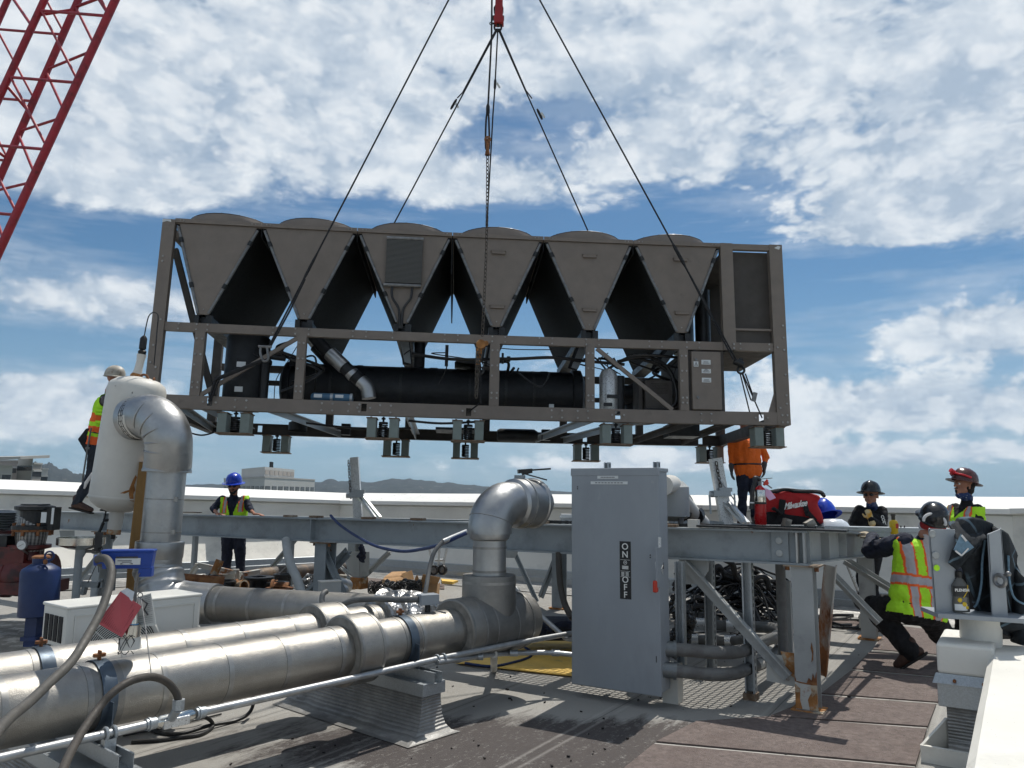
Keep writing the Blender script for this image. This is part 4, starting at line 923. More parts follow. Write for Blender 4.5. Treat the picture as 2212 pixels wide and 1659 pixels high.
# ============================================================ steel platform
UP=V((0,0,1))
BD=V((-.85,.527,0)).normalized()        # along the near long beam, leftwards
BN=V((.527,.85,0)).normalized()         # from near row to far row
NA=V((2.15,5.90,0)); HB=.25; WB=.15
def nz(s): return 1.292-.0068*s         # top of near beam at distance s
def npnt(s,z=0): p=NA+BD*s; return V((p.x,p.y,z))
FA=NA+BN*3.4
pf=thing('steel_platform','grey steel I-beam platform with braced legs across the roof','platform',NA+BD*5+BN*1.7)
def part(fn,name,m,par,**k):
    b=MB(); fn(b); return b.build(name,m,par,**k)
ENDS=12.4
def I(p,q,name,m='steel_grey',w=WB,h=HB,t=.014,par=None):
    return part(lambda b:b.ibeam(p,q,w,h,t),name,m,par or pf)
nb=I(npnt(-.08,nz(0)-HB/2),npnt(ENDS,nz(ENDS)-HB/2),'main_beam')
def fz(s): return 1.20-.010*s
fb=I(FA+BD*-.08+UP*(fz(0)-HB/2),FA+BD*ENDS+UP*(fz(ENDS)-HB/2),'main_beam')
eb=I(NA+BN*.09+BD*.0+UP*(nz(0)-HB/2+.0),FA-BN*.08+UP*(1.145-HB/2),'end_beam','steel_pale')
I(npnt(ENDS-.1,nz(ENDS)-HB/2)+BN*.1,FA+BD*(ENDS-.1)+UP*(fz(ENDS)-HB/2)-BN*.1,'end_beam','steel_pale')
# stiffeners, connection plate, bolts
for s_ in (5.02,8.9,11.9): part(lambda b:b.box(npnt(s_,nz(s_)-HB/2)-BN*.035,(.012,.07,HB-.03),Matrix.Rotation(math.atan2(BD.y,BD.x),3,'Z')),'stiffener','steel_grey',nb)
ep=NA-BN*.022+UP*(nz(0)-HB/2)
RB=Matrix.Rotation(math.atan2(BD.y,BD.x),3,'Z')
part(lambda b:b.box(NA+BD*.13-BN*.018+UP*(nz(0)-HB/2),(.125,.012,HB-.032),RB),'connection_plate','steel_grey',nb)
for dz in (.045,-.048): part(lambda b:b.lathe([(0,.012),(.024,.009),(.027,0)],NA+BD*.135-BN*.025+UP*(nz(0)-HB/2+dz),-BN,12),'bolt','steel_pale',nb,smooth=True)
for k in (.0,-.05): part(lambda b:b.box(NA+BD*(k)-BN*.036+UP*(nz(0)-HB/2),(.012,.068,HB-.03),RB),'stiffener','steel_rusty' if k==0 else 'steel_pale',nb)
for s_ in (.85,1.7): part(lambda b:b.box(NA+BN*s_-BD*.036+UP*(nz(0)-.06*s_/3.4*2-HB/2-.005),(.012,.068,HB-.034),Matrix.Rotation(math.atan2(BN.y,BN.x),3,'Z')),'stiffener','steel_pale',eb)
# rusty edge trim on top flange of near beam and a timber strip
part(lambda b:b.bar(npnt(7.35,nz(7.35)+.012)-BN*.03,npnt(8.75,nz(8.75)+.012)-BN*.03,.10,.02),'packing_strip','steel_rusty',nb)
part(lambda b:b.bar(npnt(7.0,nz(7)+.026)+BN*.02,npnt(7.6,nz(7.6)+.026)+BN*.02,.05,.012),'packing_strip','rusty_plate',nb)
for s_ in (5.4,5.0,4.25,2.2,3.6,1.0): part(lambda b:b.box(npnt(s_,nz(s_)+.012)-BN*.01,(.14,.08,.022),RB),'shim_plate','rusty_plate',nb)
part(lambda b:b.box(npnt(.78,nz(.8)+.035)-BN*.06,(.085,.05,.062),RB),'spacer_block','white_vessel',nb)
# columns
def column(base,ztop,m='steel_pale',w=.15,foot=True,rot=None,name='column'):
    base=V((base.x,base.y,0))
    c=part(lambda b:b.ibeam(base+UP*.02,base+UP*ztop,w,w,.012,up=BN),name,m,pf)
    part(lambda b:b.box(base+UP*(ztop+.006),(w+.10,w+.06,.012),RB),'cap_plate','rusty_plate',c)
    for a in (-1,1): part(lambda b:b.cyl(base+BD*a*(w/2+.028)-BN*.06+UP*(ztop-.03),base+BD*a*(w/2+.028)-BN*.06+UP*(ztop),.016,6),'bolt','rust',c)
    if foot:
        part(lambda b:b.box(base+UP*.012,(w+.07,w+.05,.020),RB),'base_plate','rust_orange',c)
    return c
c1=column(NA+V((.03,.0,0)),nz(0)-HB-.012)
# rust patches at foot of the corner column (real scale flaking, slightly proud)
cb_=NA+V((.03,0,0))
def patch(fn_pts,m,par,out,th=.003,name='rust_patch'):
    b=MB(); b.prism(fn_pts,out*th); return b.build(name,m,par)
f0=cb_-BN*.0765
def fp(a,z): return f0+BD*a+UP*z
patch([fp(-.076,.03),fp(.076,.03),fp(.076,.225),fp(.02,.215),fp(-.01,.20),fp(-.02,.235),fp(-.04,.225),fp(-.055,.26),fp(-.075,.24)],'steel_rusty',c1,-BN)
patch([fp(-.076,.20),fp(.04,.207),fp(.076,.215),fp(.076,.255),fp(.066,.22),fp(-.005,.212),fp(-.02,.25),fp(-.04,.235),fp(-.05,.285),fp(-.062,.25),fp(-.076,.30)],'rust',c1,-BN,.005)
patch([fp(-.076,.03),fp(-.02,.03),fp(-.01,.10),fp(-.035,.15),fp(-.03,.20),fp(-.076,.205)],'rust_orange',c1,-BN,.006)
patch([fp(.076,.03),fp(.03,.03),fp(.045,.09),fp(.04,.17),fp(.076,.20)],'rust_orange',c1,-BN,.006)
patch([fp(-.05,.50),fp(-.06,.44),fp(-.056,.38),fp(-.044,.36),fp(-.052,.42),fp(-.042,.46)],'rust',c1,-BN,.004)
s_mid=(G(697,1380)-NA).dot(BD)
for s_ in (4.85,8.95,11.8): column(npnt(s_),nz(s_)-HB-.012,'steel_grey',.16)
for s_ in (.0,3.85,7.6,11.2): column(FA+BD*s_,fz(s_)-HB-.012,'steel_grey' if s_>1 else 'steel_pale',.15)
def brace(p,q,m='steel_grey',w=.075,h=.075,name='brace',L=True):
    def f(b):
        p_=V(p);q_=V(q)
        if L: b.bar(p_,q_,.008,h,UP); b.bar(p_+UP*.0+BN*.0+V((0,0,h/2-.004)),q_+V((0,0,h/2-.004)),w,.008,UP)
        else: b.bar(p_,q_,w,h,UP)
    return part(f,name,m,pf)
# main front brace with its two gussets
g1=P(1495,1235,6.55); g2=P(1702,1462,6.02)
def onplane(u,v,off=0):   # point on the vertical plane of near beam (off = behind)
    d=ray(u,v); n=BN; o=V((0,0,EYE)); s=((NA+BN*off-o).dot(n))/d.dot(n); return o+d*s
def gus(pts,off,m,par=None): return part(lambda b:b.prism([onplane(u,v,off) for u,v in pts],BN*.010),'gusset_plate',m,par or pf)
gus([(1467,1207),(1531,1207),(1531,1232),(1512,1262),(1468,1262)],.03,'steel_pale')
gus([(1655,1412),(1720,1420),(1720,1484),(1656,1470)],.03,'steel_rusty'); gus([(1686,1407),(1720,1412),(1720,1470),(1700,1450)],.02,'rust_orange')
def fbr(b):
    p=onplane(1478,1216,.0);q=onplane(1702,1463,.0); d_=(q-p).normalized(); nn=d_.cross(BN).normalized()
    if nn.z<0: nn=-nn
    R_=Matrix((d_,BN,nn)).transposed()
    b.box((p+q)/2+nn*.0,((q-p).length,.010,.085),R_); b.box((p+q)/2+nn*.0385-BN*.035,((q-p).length,.06,.009),R_)
part(fbr,'brace','steel_pale',pf)
# rusty leaning brace behind corner column
def onp(u,v,o,n):
    d=ray(u,v); o0=V((0,0,EYE)); return o0+d*((V(o)-o0).dot(n)/d.dot(n))
lp,lq=onp(1793,1222,NA+BN*.75,BN),onp(1772,1458,NA+BN*.95,BN)
part(lambda b:(b.bar(lp,lq,.010,.095,BD),b.bar(lp+BD*-.045,lq+BD*-.045,.07,.010,BD)),'brace','brace_rusty',pf)
# far side braces (V pairs) and others, given on the far beam plane
def fbrace(u0,v0,u1,v1,off,m='steel_grey',w=.07):
    p=onp(u0,v0,NA+BN*off,BN);q=onp(u1,v1,NA+BN*off,BN)
    part(lambda b:(b.bar(p,q,.010,w,BN.cross(UP)),b.bar(p,q,w,.010,BN.cross(UP))),'brace',m,pf)
fbrace(1110,1190,1160,1300,3.4); fbrace(1205,1195,1168,1290,3.4,w=.09)
fbrace(690,1170,742,1282,.0+.02,w=.10); fbrace(752,1192,660,1290,.3,'steel_grey',.12)
fbrace(640,1163,574,1240,3.4,w=.10)
fbrace(702,1195,770,1254,2.6,'steel_pale',.06); fbrace(842,1192,782,1250,2.6,'steel_pale',.08)
part(lambda b:b.ibeam(onp(776,1196,NA+BN*2.6,BN),onp(776,1262,NA+BN*2.6,BN),.12,.12,.01,up=BN),'column','steel_pale',pf)
part(lambda b:b.box(onp(776,1259,NA+BN*2.6,BN),(.2,.16,.16),RB),'column_foot','rust_orange',pf)
part(lambda b:b.prism([onp(u,v,NA+BN*2.55,BN) for u,v in ((740,1192),(797,1192),(797,1243),(770,1250),(757,1240))],BN*.01),'gusset_plate','steel_pale',pf)
fbrace(1790,1232,1900,1345,1.6,'steel_pale',.075); fbrace(1825,1210,1955,1290,2.9,'steel_pale',.09); 
part(lambda b:b.prism([onp(u,v,FA,BN) for u,v in ((1855,1330),(1903,1340),(1910,1360),(1856,1356))],BN*.01),'gusset_plate','steel_rusty',pf)
part(lambda b:b.prism([onp(u,v,NA+BN*3.35,BN) for u,v in ((1083,1190),(1120,1190),(1112,1205),(1085,1205))],BN*.01),'gusset_plate','steel_pale',pf)
fbrace(245,1160,165,1262,.15,'steel_grey',.11)
part(lambda b:b.prism([onp(u,v,NA+BN*.1,BN) for u,v in ((128,1146),(160,1146),(160,1166),(131,1166))],BN*.01),'gusset_plate','steel_grey',pf)
# cross beams and deck grating
for s_ in (1.9,4.85,7.0,8.95): I(npnt(s_,nz(s_)-HB/2-.02)+BN*.09,FA+BD*s_-BN*.09+UP*(fz(s_)-HB/2-.03),'cross_beam','steel_grey',.12,.16)
def grating(s0,s1,n0,n1,nm='deck_grating',m='black_metal',z=.018,p_s=.055,p_n=.055):
    def f(b):
        k=s0
        while k<=s1: a=NA+BD*k; b.bar(a+BN*n0+UP*(nz(k)+z),a+BN*n1+UP*(nz(k)+z-.04*(n1-n0)),.010,.026); k+=p_s
        k=n0
        while k<=n1: b.bar(NA+BD*s0+BN*k+UP*(nz(s0)+z-.04*(k-n0)),NA+BD*s1+BN*k+UP*(nz(s1)+z-.04*(k-n0)),.010,.018); k+=p_n
    o=part(f,nm,m,pf); return o
grating(-.12,2.6,.02,2.1); 
part(lambda b:b.bar(NA+BD*.75-BN*.03+UP*(nz(0)+.012),NA+BD*-.35-BN*.03+UP*(nz(0)+.008),.12,.014),'edge_plate','black_metal',pf)
# far ledge with galvanised channel, plus the deck that the orange-shirted man stands on
fc0=P(1790,1141,8.35); fc1=P(2110,1147,8.2)
part(lambda b:(b.bar(fc0,fc1,.22,.045),b.bar(fc0+UP*-.05,fc1+UP*-.05,.20,.05)),'edge_channel','galv',pf)
part(lambda b:b.bar(P(1786,1140,6.1),P(1900,1148,7.9),.05,.016),'edge_plate','galv',pf)
m0=P(1480,1133,10.9); zt_=m0.z
part(lambda b:b.bar(P(1500,1133,10.9),P(1760,1135,10.6),.9,.03),'rear_deck','galv_dark',pf)
for u in (1520,1740): part(lambda b:b.bar(V((P(u,1133,10.6).x,10.6,0)),V((P(u,1133,10.6).x,10.6,P(1500,1133,10.9).z-.02)),.08,.08),'deck_leg','steel_grey',pf)
part(lambda b:b.bar(npnt(2.2,nz(2)-.05)+BN*3.3,P(1620,1135,10.4)-UP*.03,.12,.08),'deck_bearer','steel_grey',pf)
# rail in front of the blue-helmeted worker
bp=P(430,1118,11.2);bq=P(640,1120,11.0)
part(lambda b:b.bar(P(420,1121,11.25),P(640,1122,11.05),.10,.06),'inner_rail','rusty_plate',pf)
part(lambda b:b.bar(P(425,1122,11.22),V((P(425,1122,11.22).x,11.22,.0)),.06,.06,BN),'rail_leg','steel_grey',pf)
part(lambda b:b.bar(P(632,1122,11.05),V((P(632,1122,11.05).x,11.05,.0)),.06,.06,BN),'rail_leg','steel_grey',pf)
# ============================================================ disconnect cabinet
BW=V((.855,-.518,0)).normalized(); BDp=V((.518,.855,0)).normalized()
bx0=V((.483,6.23,0)); bxr=bx0+BW*.725; zb,zt2=.095,1.745
bxr0=bx0
cab=thing('electrical_cabinet','tall grey safety switch cabinet with ON OFF plate and red handle','cabinet',(bx0+BW*.36+BDp*.1))
def cbx(a,d_,z): return bx0+BW*a+BDp*d_+UP*z
RC_=Matrix((BW,BDp,UP)).transposed()
def bxp(fn,name,m,par=None,**k): return part(fn,name,m,par or cab,**k)
bxp(lambda b:b.box(cbx(.3625,.105,(zb+zt2)/2),(.715,.19,zt2-zb-.05),RC_),'body','box_grey',bevel=.006)
dr=bxp(lambda b:b.box(cbx(.3625,.004,(zb+zt2)/2-.01),(.725,.018,zt2-zb-.03),RC_),'door','box_grey',bevel=.006)
bxp(lambda b:(b.box(cbx(.3625,.10,zt2-.014),(.735,.215,.030),RC_),b.box(cbx(.3625,.005,zt2-.035),(.738,.026,.05),RC_)),'lid','box_grey',bevel=.005)
# top labels
bxp(lambda b:b.box(cbx(.315,-.0065,1.675),(.175,.002,.022),RC_),'label_strip','label_white',dr); bxp(lambda b:b.box(cbx(.325,-.0065,1.632),(.31,.002,.022),RC_),'label_strip','label_white',dr)
for (a,w_,z) in ((.315,.12,1.675),(.325,.24,1.632)):
    bxp(lambda b:[b.box(cbx(a-w_/2+w_*(k+.5)/9,-.0085,z),(w_/9*.7,.0015,.006),RC_) for k in range(9)],'printed_line','text_dark',dr)
# ON / OFF plate
oz=.985; bxp(lambda b:b.box(cbx(.455,-.0065,oz-.005),(.090,.003,.425),RC_),'switch_plate','label_black',dr)
sp=dr
for z,ch_ in ((1.157,'O'),(1.098,'N')): text_mesh('lettering',ch_,.066,'text_white',dr,cbx(.455,-.010,z-.005),BW,UP,.001,bold=.0006)
for z,ch_ in ((.905,'O'),(.850,'F'),(.795,'F')): text_mesh('lettering',ch_,.064,'text_white',dr,cbx(.455,-.010,z+.002),BW,UP,.001,bold=.0006)
bxp(lambda b:(b.torus(cbx(.455,-.009,1.035),BDp,.013,.0016,16,5),[b.box(cbx(.455,-.009,z),(.05,.001,.006),RC_) for z in (1.008,.999,.990)],[b.box(cbx(.455,-.009,z),(.078,.001,.002),RC_) for z in (1.055,.972,.930)],[b.box(cbx(.435+.035*q,-.009,z),(.024,.001,.004),RC_) for q in (0,1) for z in (.962,.954,.946,.938)]),'fine_print','text_white',dr)
text_mesh('lettering','GE',.014,'text_white',dr,cbx(.455,-.010,1.035),BW,UP,.0008)
bxp(lambda b:[b.cyl(cbx(a,-.009,z),cbx(a,-.004,z),.005,8) for a,z in ((.055,1.60),(.055,1.585),(.655,1.10),(.655,1.083))],'screw','text_dark',dr)
bxp(lambda b:b.box(cbx(.69,-.0065,.36),(.006,.003,.045),RC_),'latch_slot','text_dark',dr)
bxp(lambda b:b.prism([cbx(.725,-.006,1.17),cbx(.725,-.006,.93),cbx(.715,-.05,.86),cbx(.715,-.05,.95),cbx(.71,-.055,1.05)],BW*.004),'operating_arm','label_white')
hd_=bxp(lambda b:(b.bar(cbx(.735,-.055,1.16),cbx(.735,-.05,.88),.012,.085,BDp)),'handle_arm','box_grey')
bxp(lambda b:b.box(cbx(.722,-.085,.885),(.034,.04,.085),RC_),'handle_grip','handle_red',hd_,bevel=.01)
bxp(lambda b:(b.box(cbx(.74,-.03,1.20),(.02,.015,.07),RC_),b.prism([cbx(.738,-.02,1.0),cbx(.738,.03,1.03),cbx(.738,.03,.96)],BW*.003)),'hasp','galv_bright',hd_)
bxp(lambda b:b.prism([cbx(.742,.01,1.01),cbx(.742,.035,1.05),cbx(.742,.035,1.0)],BW*.002),'arrow_mark','text_dark',hd_)
# strut posts behind cabinet
def strut(p,q,name,par,w=.041,slots=True,m='galv',ov=None):
    p=V(p);q=V(q); d_=(q-p).normalized(); x=BW if ov is None else ov
    y=d_.cross(x).normalized()
    def f(b):
        L=(q-p).length; R_=Matrix((d_,x,y)).transposed(); c=(p+q)/2
        b.box(c+y*(w/2-.0015),(L,w,.003),R_)
        for s in (-1,1): b.box(c+x*s*(w/2-.0015),(L,.003,w-.004),R_); b.box(c+x*s*(w/2-.007)-y*(w/2-.0015),(L,.010,.003),R_)
    o=part(f,name,m,par,)
    if slots:
        def g(b):
            L=(q-p).length; n=int(L/.05); 
            for k in range(n):
                c=p.lerp(q,(k+.5)/n); R_=Matrix((d_,x,y)).transposed(); b.box(c+x*(w/2+.0006),(.028,.002,.013),R_)
        part(g,'slot_row','dark_void',o)
    return o
for a in (.20,.62): strut(cbx(a,.245,.06),cbx(a,.245,1.80),'strut_post',cab,.045)
bxp(lambda b:b.box(cbx(.70,.30,.14),(.12,.12,.28),RC_),'curb_block','parapet_white')
strut(cbx(.76,.34,.27),V((cbx(.76,.34,0).x,cbx(.76,.34,0).y,nz(1)-HB)),'strut_post',cab,.065,False)
s2=thing('strut_posts','grey slotted strut post standing on a small pad right of the cabinet','post',onplane(1620,1480,.15)); 
a=onplane(1622,1478,.12); strut(V((a.x,a.y,.05)),V((a.x,a.y,nz(0)-HB)),'channel',s2,.075); part(lambda b:b.box((a.x,a.y,.025),(.10,.10,.05),RB),'foot','rusty_plate',s2)
s3_=thing('strut_posts','slotted strut post behind the diagonal brace near the black bag','post',onplane(1536,1400,.9))
a=onplane(1536,1400,.9); strut(V((a.x,a.y,.0)),V((a.x,a.y,nz(0)-HB)),'channel',s3_,.08)
for u,off,lab in ((1692,.35,'round grey conduit riser just left of the rusty corner column'),(1706,.55,'short pale strut standing against the rusty corner column')):
    a=onplane(u,1400,off); 
    if off==.35: o=part(lambda b:b.cyl((a.x,a.y,.12),(a.x,a.y,nz(0)-HB),.038,16),'conduit_riser','conduit_grey',None,smooth=True)
    else: o=part(lambda b:b.box((a.x,a.y,.5),(.05,.05,.72),RB),'strut_post','steel_pale',None)
    tag(o,lab,'post')
# four big sealtight conduits looping from the cabinet
def r2uv(x,y): return 1209.7+.4097*x,979.3+.4097*y
def hose(name,label,cat,pts,r,m,group=None,seg=14,n=8,ends=None,par=None):
    """pts: (u,v,depth)"""
    w_=[P(*q) for q in pts]; t_=thing(name,label,cat,w_[0],group)
    b=MB(); b.tube(spline(w_,n),r,seg); b.build('hose',m,t_,smooth=True)
    return t_,w_
def rp(x,y,Y): u,v=r2uv(x,y); return (u,v,Y)
h1,w1=hose('flexible_conduit','thick grey conduit leaving the cabinet side, upper of the front pair','conduit',[rp(548,1032,6.0),rp(640,1036,5.98),rp(800,1048,6.0),rp(920,1048,6.1),rp(1010,1025,6.35),rp(1090,985,6.8),rp(1160,968,7.1)],.048,'conduit_grey')
h2,w2=hose('flexible_conduit','thick grey conduit leaving the cabinet side, lower of the front pair','conduit',[rp(548,1140,5.95),rp(640,1150,5.93),rp(800,1166,5.95),rp(920,1160,6.05),rp(1000,1130,6.3),rp(1080,1100,6.7),rp(1150,1040,7.1),rp(1160,1000,7.4)],.047,'conduit_grey')
h3,w3=hose('flexible_conduit','rear grey conduit running under the black cable heap','conduit',[rp(1168,958,7.2),rp(1150,930,7.5),rp(1050,915,7.9),rp(900,910,8.1),rp(740,900,8.2)],.053,'conduit_grey')
h4,w4=hose('flexible_conduit','rear grey conduit lying on the roof behind the front pair','conduit',[rp(1040,1010,7.2),rp(980,985,7.4),rp(890,990,7.6),rp(690,985,7.7)],.045,'conduit_grey')
def coll(b,p,d_,r,L): b.cyl(p,p+d_*L,r,18)
for h_,w_,r_ in ((h1,w1,.058),(h2,w2,.057)):
    d_=(w_[1]-w_[0]).normalized(); part(lambda b:(coll(b,w_[0]-d_*.03,d_,r_+.012,.03),coll(b,w_[0],d_,r_,.07),coll(b,w_[0]+d_*.07,d_,r_+.006,.02)),'coupling','galv_dark',h_,smooth=True)
for h_,w_,r_ in ((h3,w3,.060),(h4,w4,.054),(h1,w1,.056)):
    for k in (-1,-2):
        if h_ is h1 and k==-2: continue
        d_=(w_[-1]-w_[-2]).normalized(); q_=w_[k]; part(lambda b:(coll(b,q_-d_*.06,d_,r_,.10),coll(b,q_-d_*.07,d_,r_+.008,.02)),'coupling','galv_bright',h_,smooth=True)
# lighter pipe stub poking out behind strut
o=part(lambda b:b.tube([P(*rp(1000,1135,6.35)),P(*rp(1060,1108,6.5))],.04,14),'conduit_stub','white_vessel',None,smooth=True); tag(o,'short pale pipe stub poking out beside the slotted strut post','pipe')
# cream elbow hub and insulated pipe behind cabinet, on the platform
hub=thing('pipe_fitting','grey-green insulated pipe fitting on the platform behind the cabinet','pipe',P(1450,1130,6.9))
def r5(x,y): return 1382.5+.18229*x,950.5+.1823*y
def q5(x,y,Y): u,v=r5(x,y); return P(u,v,Y)
part(lambda b:(b.tube([q5(378,960,7.0),q5(378,900,7.0),q5(378,700,7.0),q5(378,560,7.0),q5(370,500,7.0)],[.06,.155,.155,.15,.10],20)),'insulated_body','steel_pale',hub,smooth=True)
part(lambda b:b.tube(spline([q5(280,540,6.75),q5(330,530,6.85),q5(385,540,6.95),q5(395,640,7.0)],5),.085,16),'elbow','white_vessel',hub,smooth=True)
part(lambda b:b.tube(spline([q5(455,650,7.2),q5(540,760,7.4),q5(640,880,7.6),q5(740,985,7.8)],4),.075,14),'pipe','white_vessel',hub,smooth=True)
part(lambda b:b.tube(spline([q5(440,620,7.3),q5(520,700,7.4),q5(560,800,7.5),q5(500,880,7.4),q5(480,820,7.35)],5),.07,10),'tape_wrap','trash_black',hub,smooth=True)
part(lambda b:(b.cyl(q5(640,905,7.55),q5(665,880,7.62),.088,14)),'clamp_band','black_metal',hub)
part(lambda b:b.tube(spline([q5(455,860,6.9),q5(490,900,6.9),q5(480,1000,6.9)],5),.025,8),'cable','conduit_grey',hub,smooth=True)
# gantry posts with chains
def gantry(label,top,bot,bY,w_,slant_to,hy):
    t_=thing('lifting_post',label,'lifting post',P(bot[0],bot[1],bY))
    p,q=P(bot[0],bot[1],bY),P(top[0],top[1],bY)
    part(lambda b:b.bar(p,q,w_,w_*.8,V((0,1,0))),'mast','galv_bright',t_)
    def c_(b):
        d_=(q-p).normalized(); off=V((-w_*.62 if top[0]<1000 else -.02,-w_*.62,0)); chain(b,q+off-d_*.05,p.lerp(q,.45)+off,L=.06,r=.006,w=.016)
    part(c_,'chain','chain_steel',t_)
    c=P(hy[0],hy[1],bY-.09)
    part(lambda b:(b.box(c,(.22,.10,.075)),b.cyl(c+V((-.15,0,-.01)),c+V((-.05,0,-.01)),.04,12),b.box(c+V((.05,-.03,.05)),(.16,.05,.05))),'clamp_head','galv',t_)
    for k,du in ((0,0),(1,1)):
        a=P(slant_to[0][0]+k*9,slant_to[0][1]-k*3,bY-.03); e=P(slant_to[1][0]+k*10,slant_to[1][1]+k*0,bY-.3-.1*k)
        part(lambda b:b.bar(a,e,.05,.035),'raking_arm','galv_bright',t_)
    return t_,c
g_,c=gantry('galvanised lifting post with chain left of the insulated elbow',(765.5,988),(776,1150),11.9,.125,((765,1062),(811,1118)),(770,1069))
g_,c=gantry('leaning galvanised lifting post with chain beside the orange-shirted worker',(1545,990),(1570,1133),10.2,.15,((1562,1085),(1606,1130)),(1558,1066))
part(lambda b:(b.cyl(c+V((-.16,-.03,-.02)),c+V((-.15,-.03,-.26)),.014,8),b.cyl(c+V((.16,-.03,.0)),c+V((.17,-.03,-.28)),.012,8),b.cyl(P(1549,1028,10.1),P(1590,1085,10.1),.008,6)),'crank_handle','galv',g_)
# ============================================================ insulated pipes
def z4(x,y): return x*.3229,1123.3+.3229*y
def z3(x,y): return 518.4+.4097*x,979.3+.4097*y
def zA(x,y): return x*.27775,748.8+.27775*y      # left tank crop
def zB(x,y): return x*.2083,1065.7+.2083*y       # left equipment crop
def zC(x,y): return 345.6+.2083*x,1123.3+.2083*y # debris crop
def pt(f,x,y,Y): u,v=f(x,y); return P(u,v,Y)
PD=V((.650,.760,0)).normalized(); PNn=V((-.760,.650,0)).normalized()
P0=V((-.81,5.34,.556))
def pax(Y,off=0,z=.556): s=(Y-P0.y)/PD.y; p=P0+PD*s+PNn*off; return V((p.x,p.y,z))
def seam(b,c,ax,r,w=.028): b.lathe([(r*.98,-w/2),(r+.0025,-w/2),(r+.0025,w/2),(r*.98,w/2)],c,ax,40)
def pipe_run(root,p,q,r,step,m='jacket',seed=0,off=.2):
    p=V(p);q=V(q); L=(q-p).length; d_=(q-p).normalized(); n=int(L/.09)
    b=MB(); pts=[];rs=[]
    for k in range(n+1):
        pts.append(p.lerp(q,k/n)); rs.append(r*(1+.006*noise.noise(V((k*.35,seed,0)))))
    b.tube(pts,rs,44); b.build('jacket',m,root,smooth=True)
    s=off
    while s<L-.05:
        bb_=MB(); seam(bb_,p+d_*s,d_,r); bb_.build('seam_band','seam_tape',root,smooth=True); s+=step*(.92+.16*random.random())
def collar(root,c,ax,r0,r1,L,name='flange_cover',m='jacket'):
    ax=V(ax).normalized(); b=MB(); b.lathe([(r0,0),(r1-.008,0),(r1,.004),(r1+.001,L*.5),(r1,L-.004),(r1-.008,L),(r0,L)],c,ax,48); o=b.build(name,m,root,smooth=True)
    b=MB(); b.lathe([(r0*.98,-.003),(r1-.012,-.003)],c,ax,48); b.build('end_ring','insul_end',o)
    for k in (.09,.91): 
        b=MB(); seam(b,V(c)+ax*L*k,ax,r1,.018); b.build('seam_band','seam_tape',o,smooth=True)
    return o
# ---- pipe one (front) with riser and valve
RP=.156
p1=thing('insulated_pipe','large aluminium-jacketed pipe in front, ending in a tee with an elbow riser','pipe',pax(4.8,0,.4))
pipe_run(p1,pax(2.2),pax(5.9),RP,.36,seed=1,off=.10)
collar(p1,pax(5.05),PD,RP,.215,.20)
collar(p1,pax(5.80),PD,RP,.222,.16,'tee_shoulder')
tee=part(lambda b:b.lathe([(.15,0),(.222,.0),(.222,.22),(.222,.50),(.218,.62),(.20,.70),(.12,.735),(0,.74)],pax(5.88),PD,48),'tee_jacket','jacket_dull',p1,smooth=True)
for k in (.16,.40,.58): part(lambda b:seam(b,pax(5.88)+PD*k,PD,.222,.016),'seam_band','seam_tape',tee,smooth=True)
RX=pax(6.10); RXx,RXy=RX.x,RX.y
def rxy(z,dx=0,dy=0): return V((RXx+dx,RXy+dy,z))
def saddle(b):
    n=48; zt=.925
    vs=[];fs=[]
    for k in range(n):
        a=2*math.pi*k/n; dirn=PD*math.cos(a)*.205+PNn*math.sin(a)*.205; o=math.sin(a)*.205; zc=.556+math.sqrt(max(.221**2-o*o,0))
        vs+= [V((RXx,RXy,zc-.004))+dirn*1.01,V((RXx,RXy,zt-.03))+dirn,V((RXx,RXy,zt))+dirn*.985,V((RXx,RXy,zt))+dirn*.55]
    for k in range(n):
        k2=(k+1)%n
        for j in range(3): fs.append([k*4+j,k2*4+j,k2*4+j+1,k*4+j+1])
    b.add(vs,fs)
part(saddle,'saddle_jacket','jacket_dull',p1,smooth=True)
part(lambda b:seam(b,rxy(.875),UP,.205,.02),'seam_band','seam_tape',p1,smooth=True)
part(lambda b:b.tube([rxy(.90),rxy(1.0),rxy(1.1),rxy(1.22)],.128,36),'riser_jacket','jacket_smooth',p1,smooth=True)
for z in (.955,1.13,1.19): part(lambda b:seam(b,rxy(z),UP,.129,.018),'seam_band','seam_tape',p1,smooth=True)
part(lambda b:b.lathe([(.130,1.185),(.150,1.195),(.156,1.215),(.156,1.25),(.166,1.255)],(RXx,RXy,0),UP,40),'reducer_ring','jacket_smooth',p1,smooth=True)
ED=V((.66,.75,0)).normalized(); er=.20; ec=rxy(1.265)+ED*er; el_=[]
for k in range(15): a=math.pi/2*k/14; el_.append(ec-ED*er*math.cos(a)+UP*er*math.sin(a))
el_=[rxy(1.235)]+el_+[el_[-1]+ED*.06]
elb=part(lambda b:b.tube(el_,.170,44),'elbow_jacket','jacket_smooth',p1,smooth=True)
part(lambda b:[b.tube([ec-ED*er*math.cos(a)+UP*er*math.sin(a)+(-ED*math.cos(a)+UP*math.sin(a))*0 + (ED.cross(UP))*0 + ((-ED*math.cos(a)+UP*math.sin(a))*math.cos(f_)+ED.cross(UP)*math.sin(f_))*.1715 for f_ in [math.pi*2*i/40 for i in range(41)]],.003,5) for a in (.35,)],'elbow_seam','seam_tape',elb,smooth=True)
vc=el_[-1]-ED*.02
vb=part(lambda b:b.lathe([(.15,0),(.165,.01),(.195,.03),(.20,.10),(.208,.10),(.208,.12),(.20,.125),(.198,.25),(.206,.26),(.206,.275),(.19,.285)],vc,ED,44),'valve_jacket','jacket_smooth',p1,smooth=True)
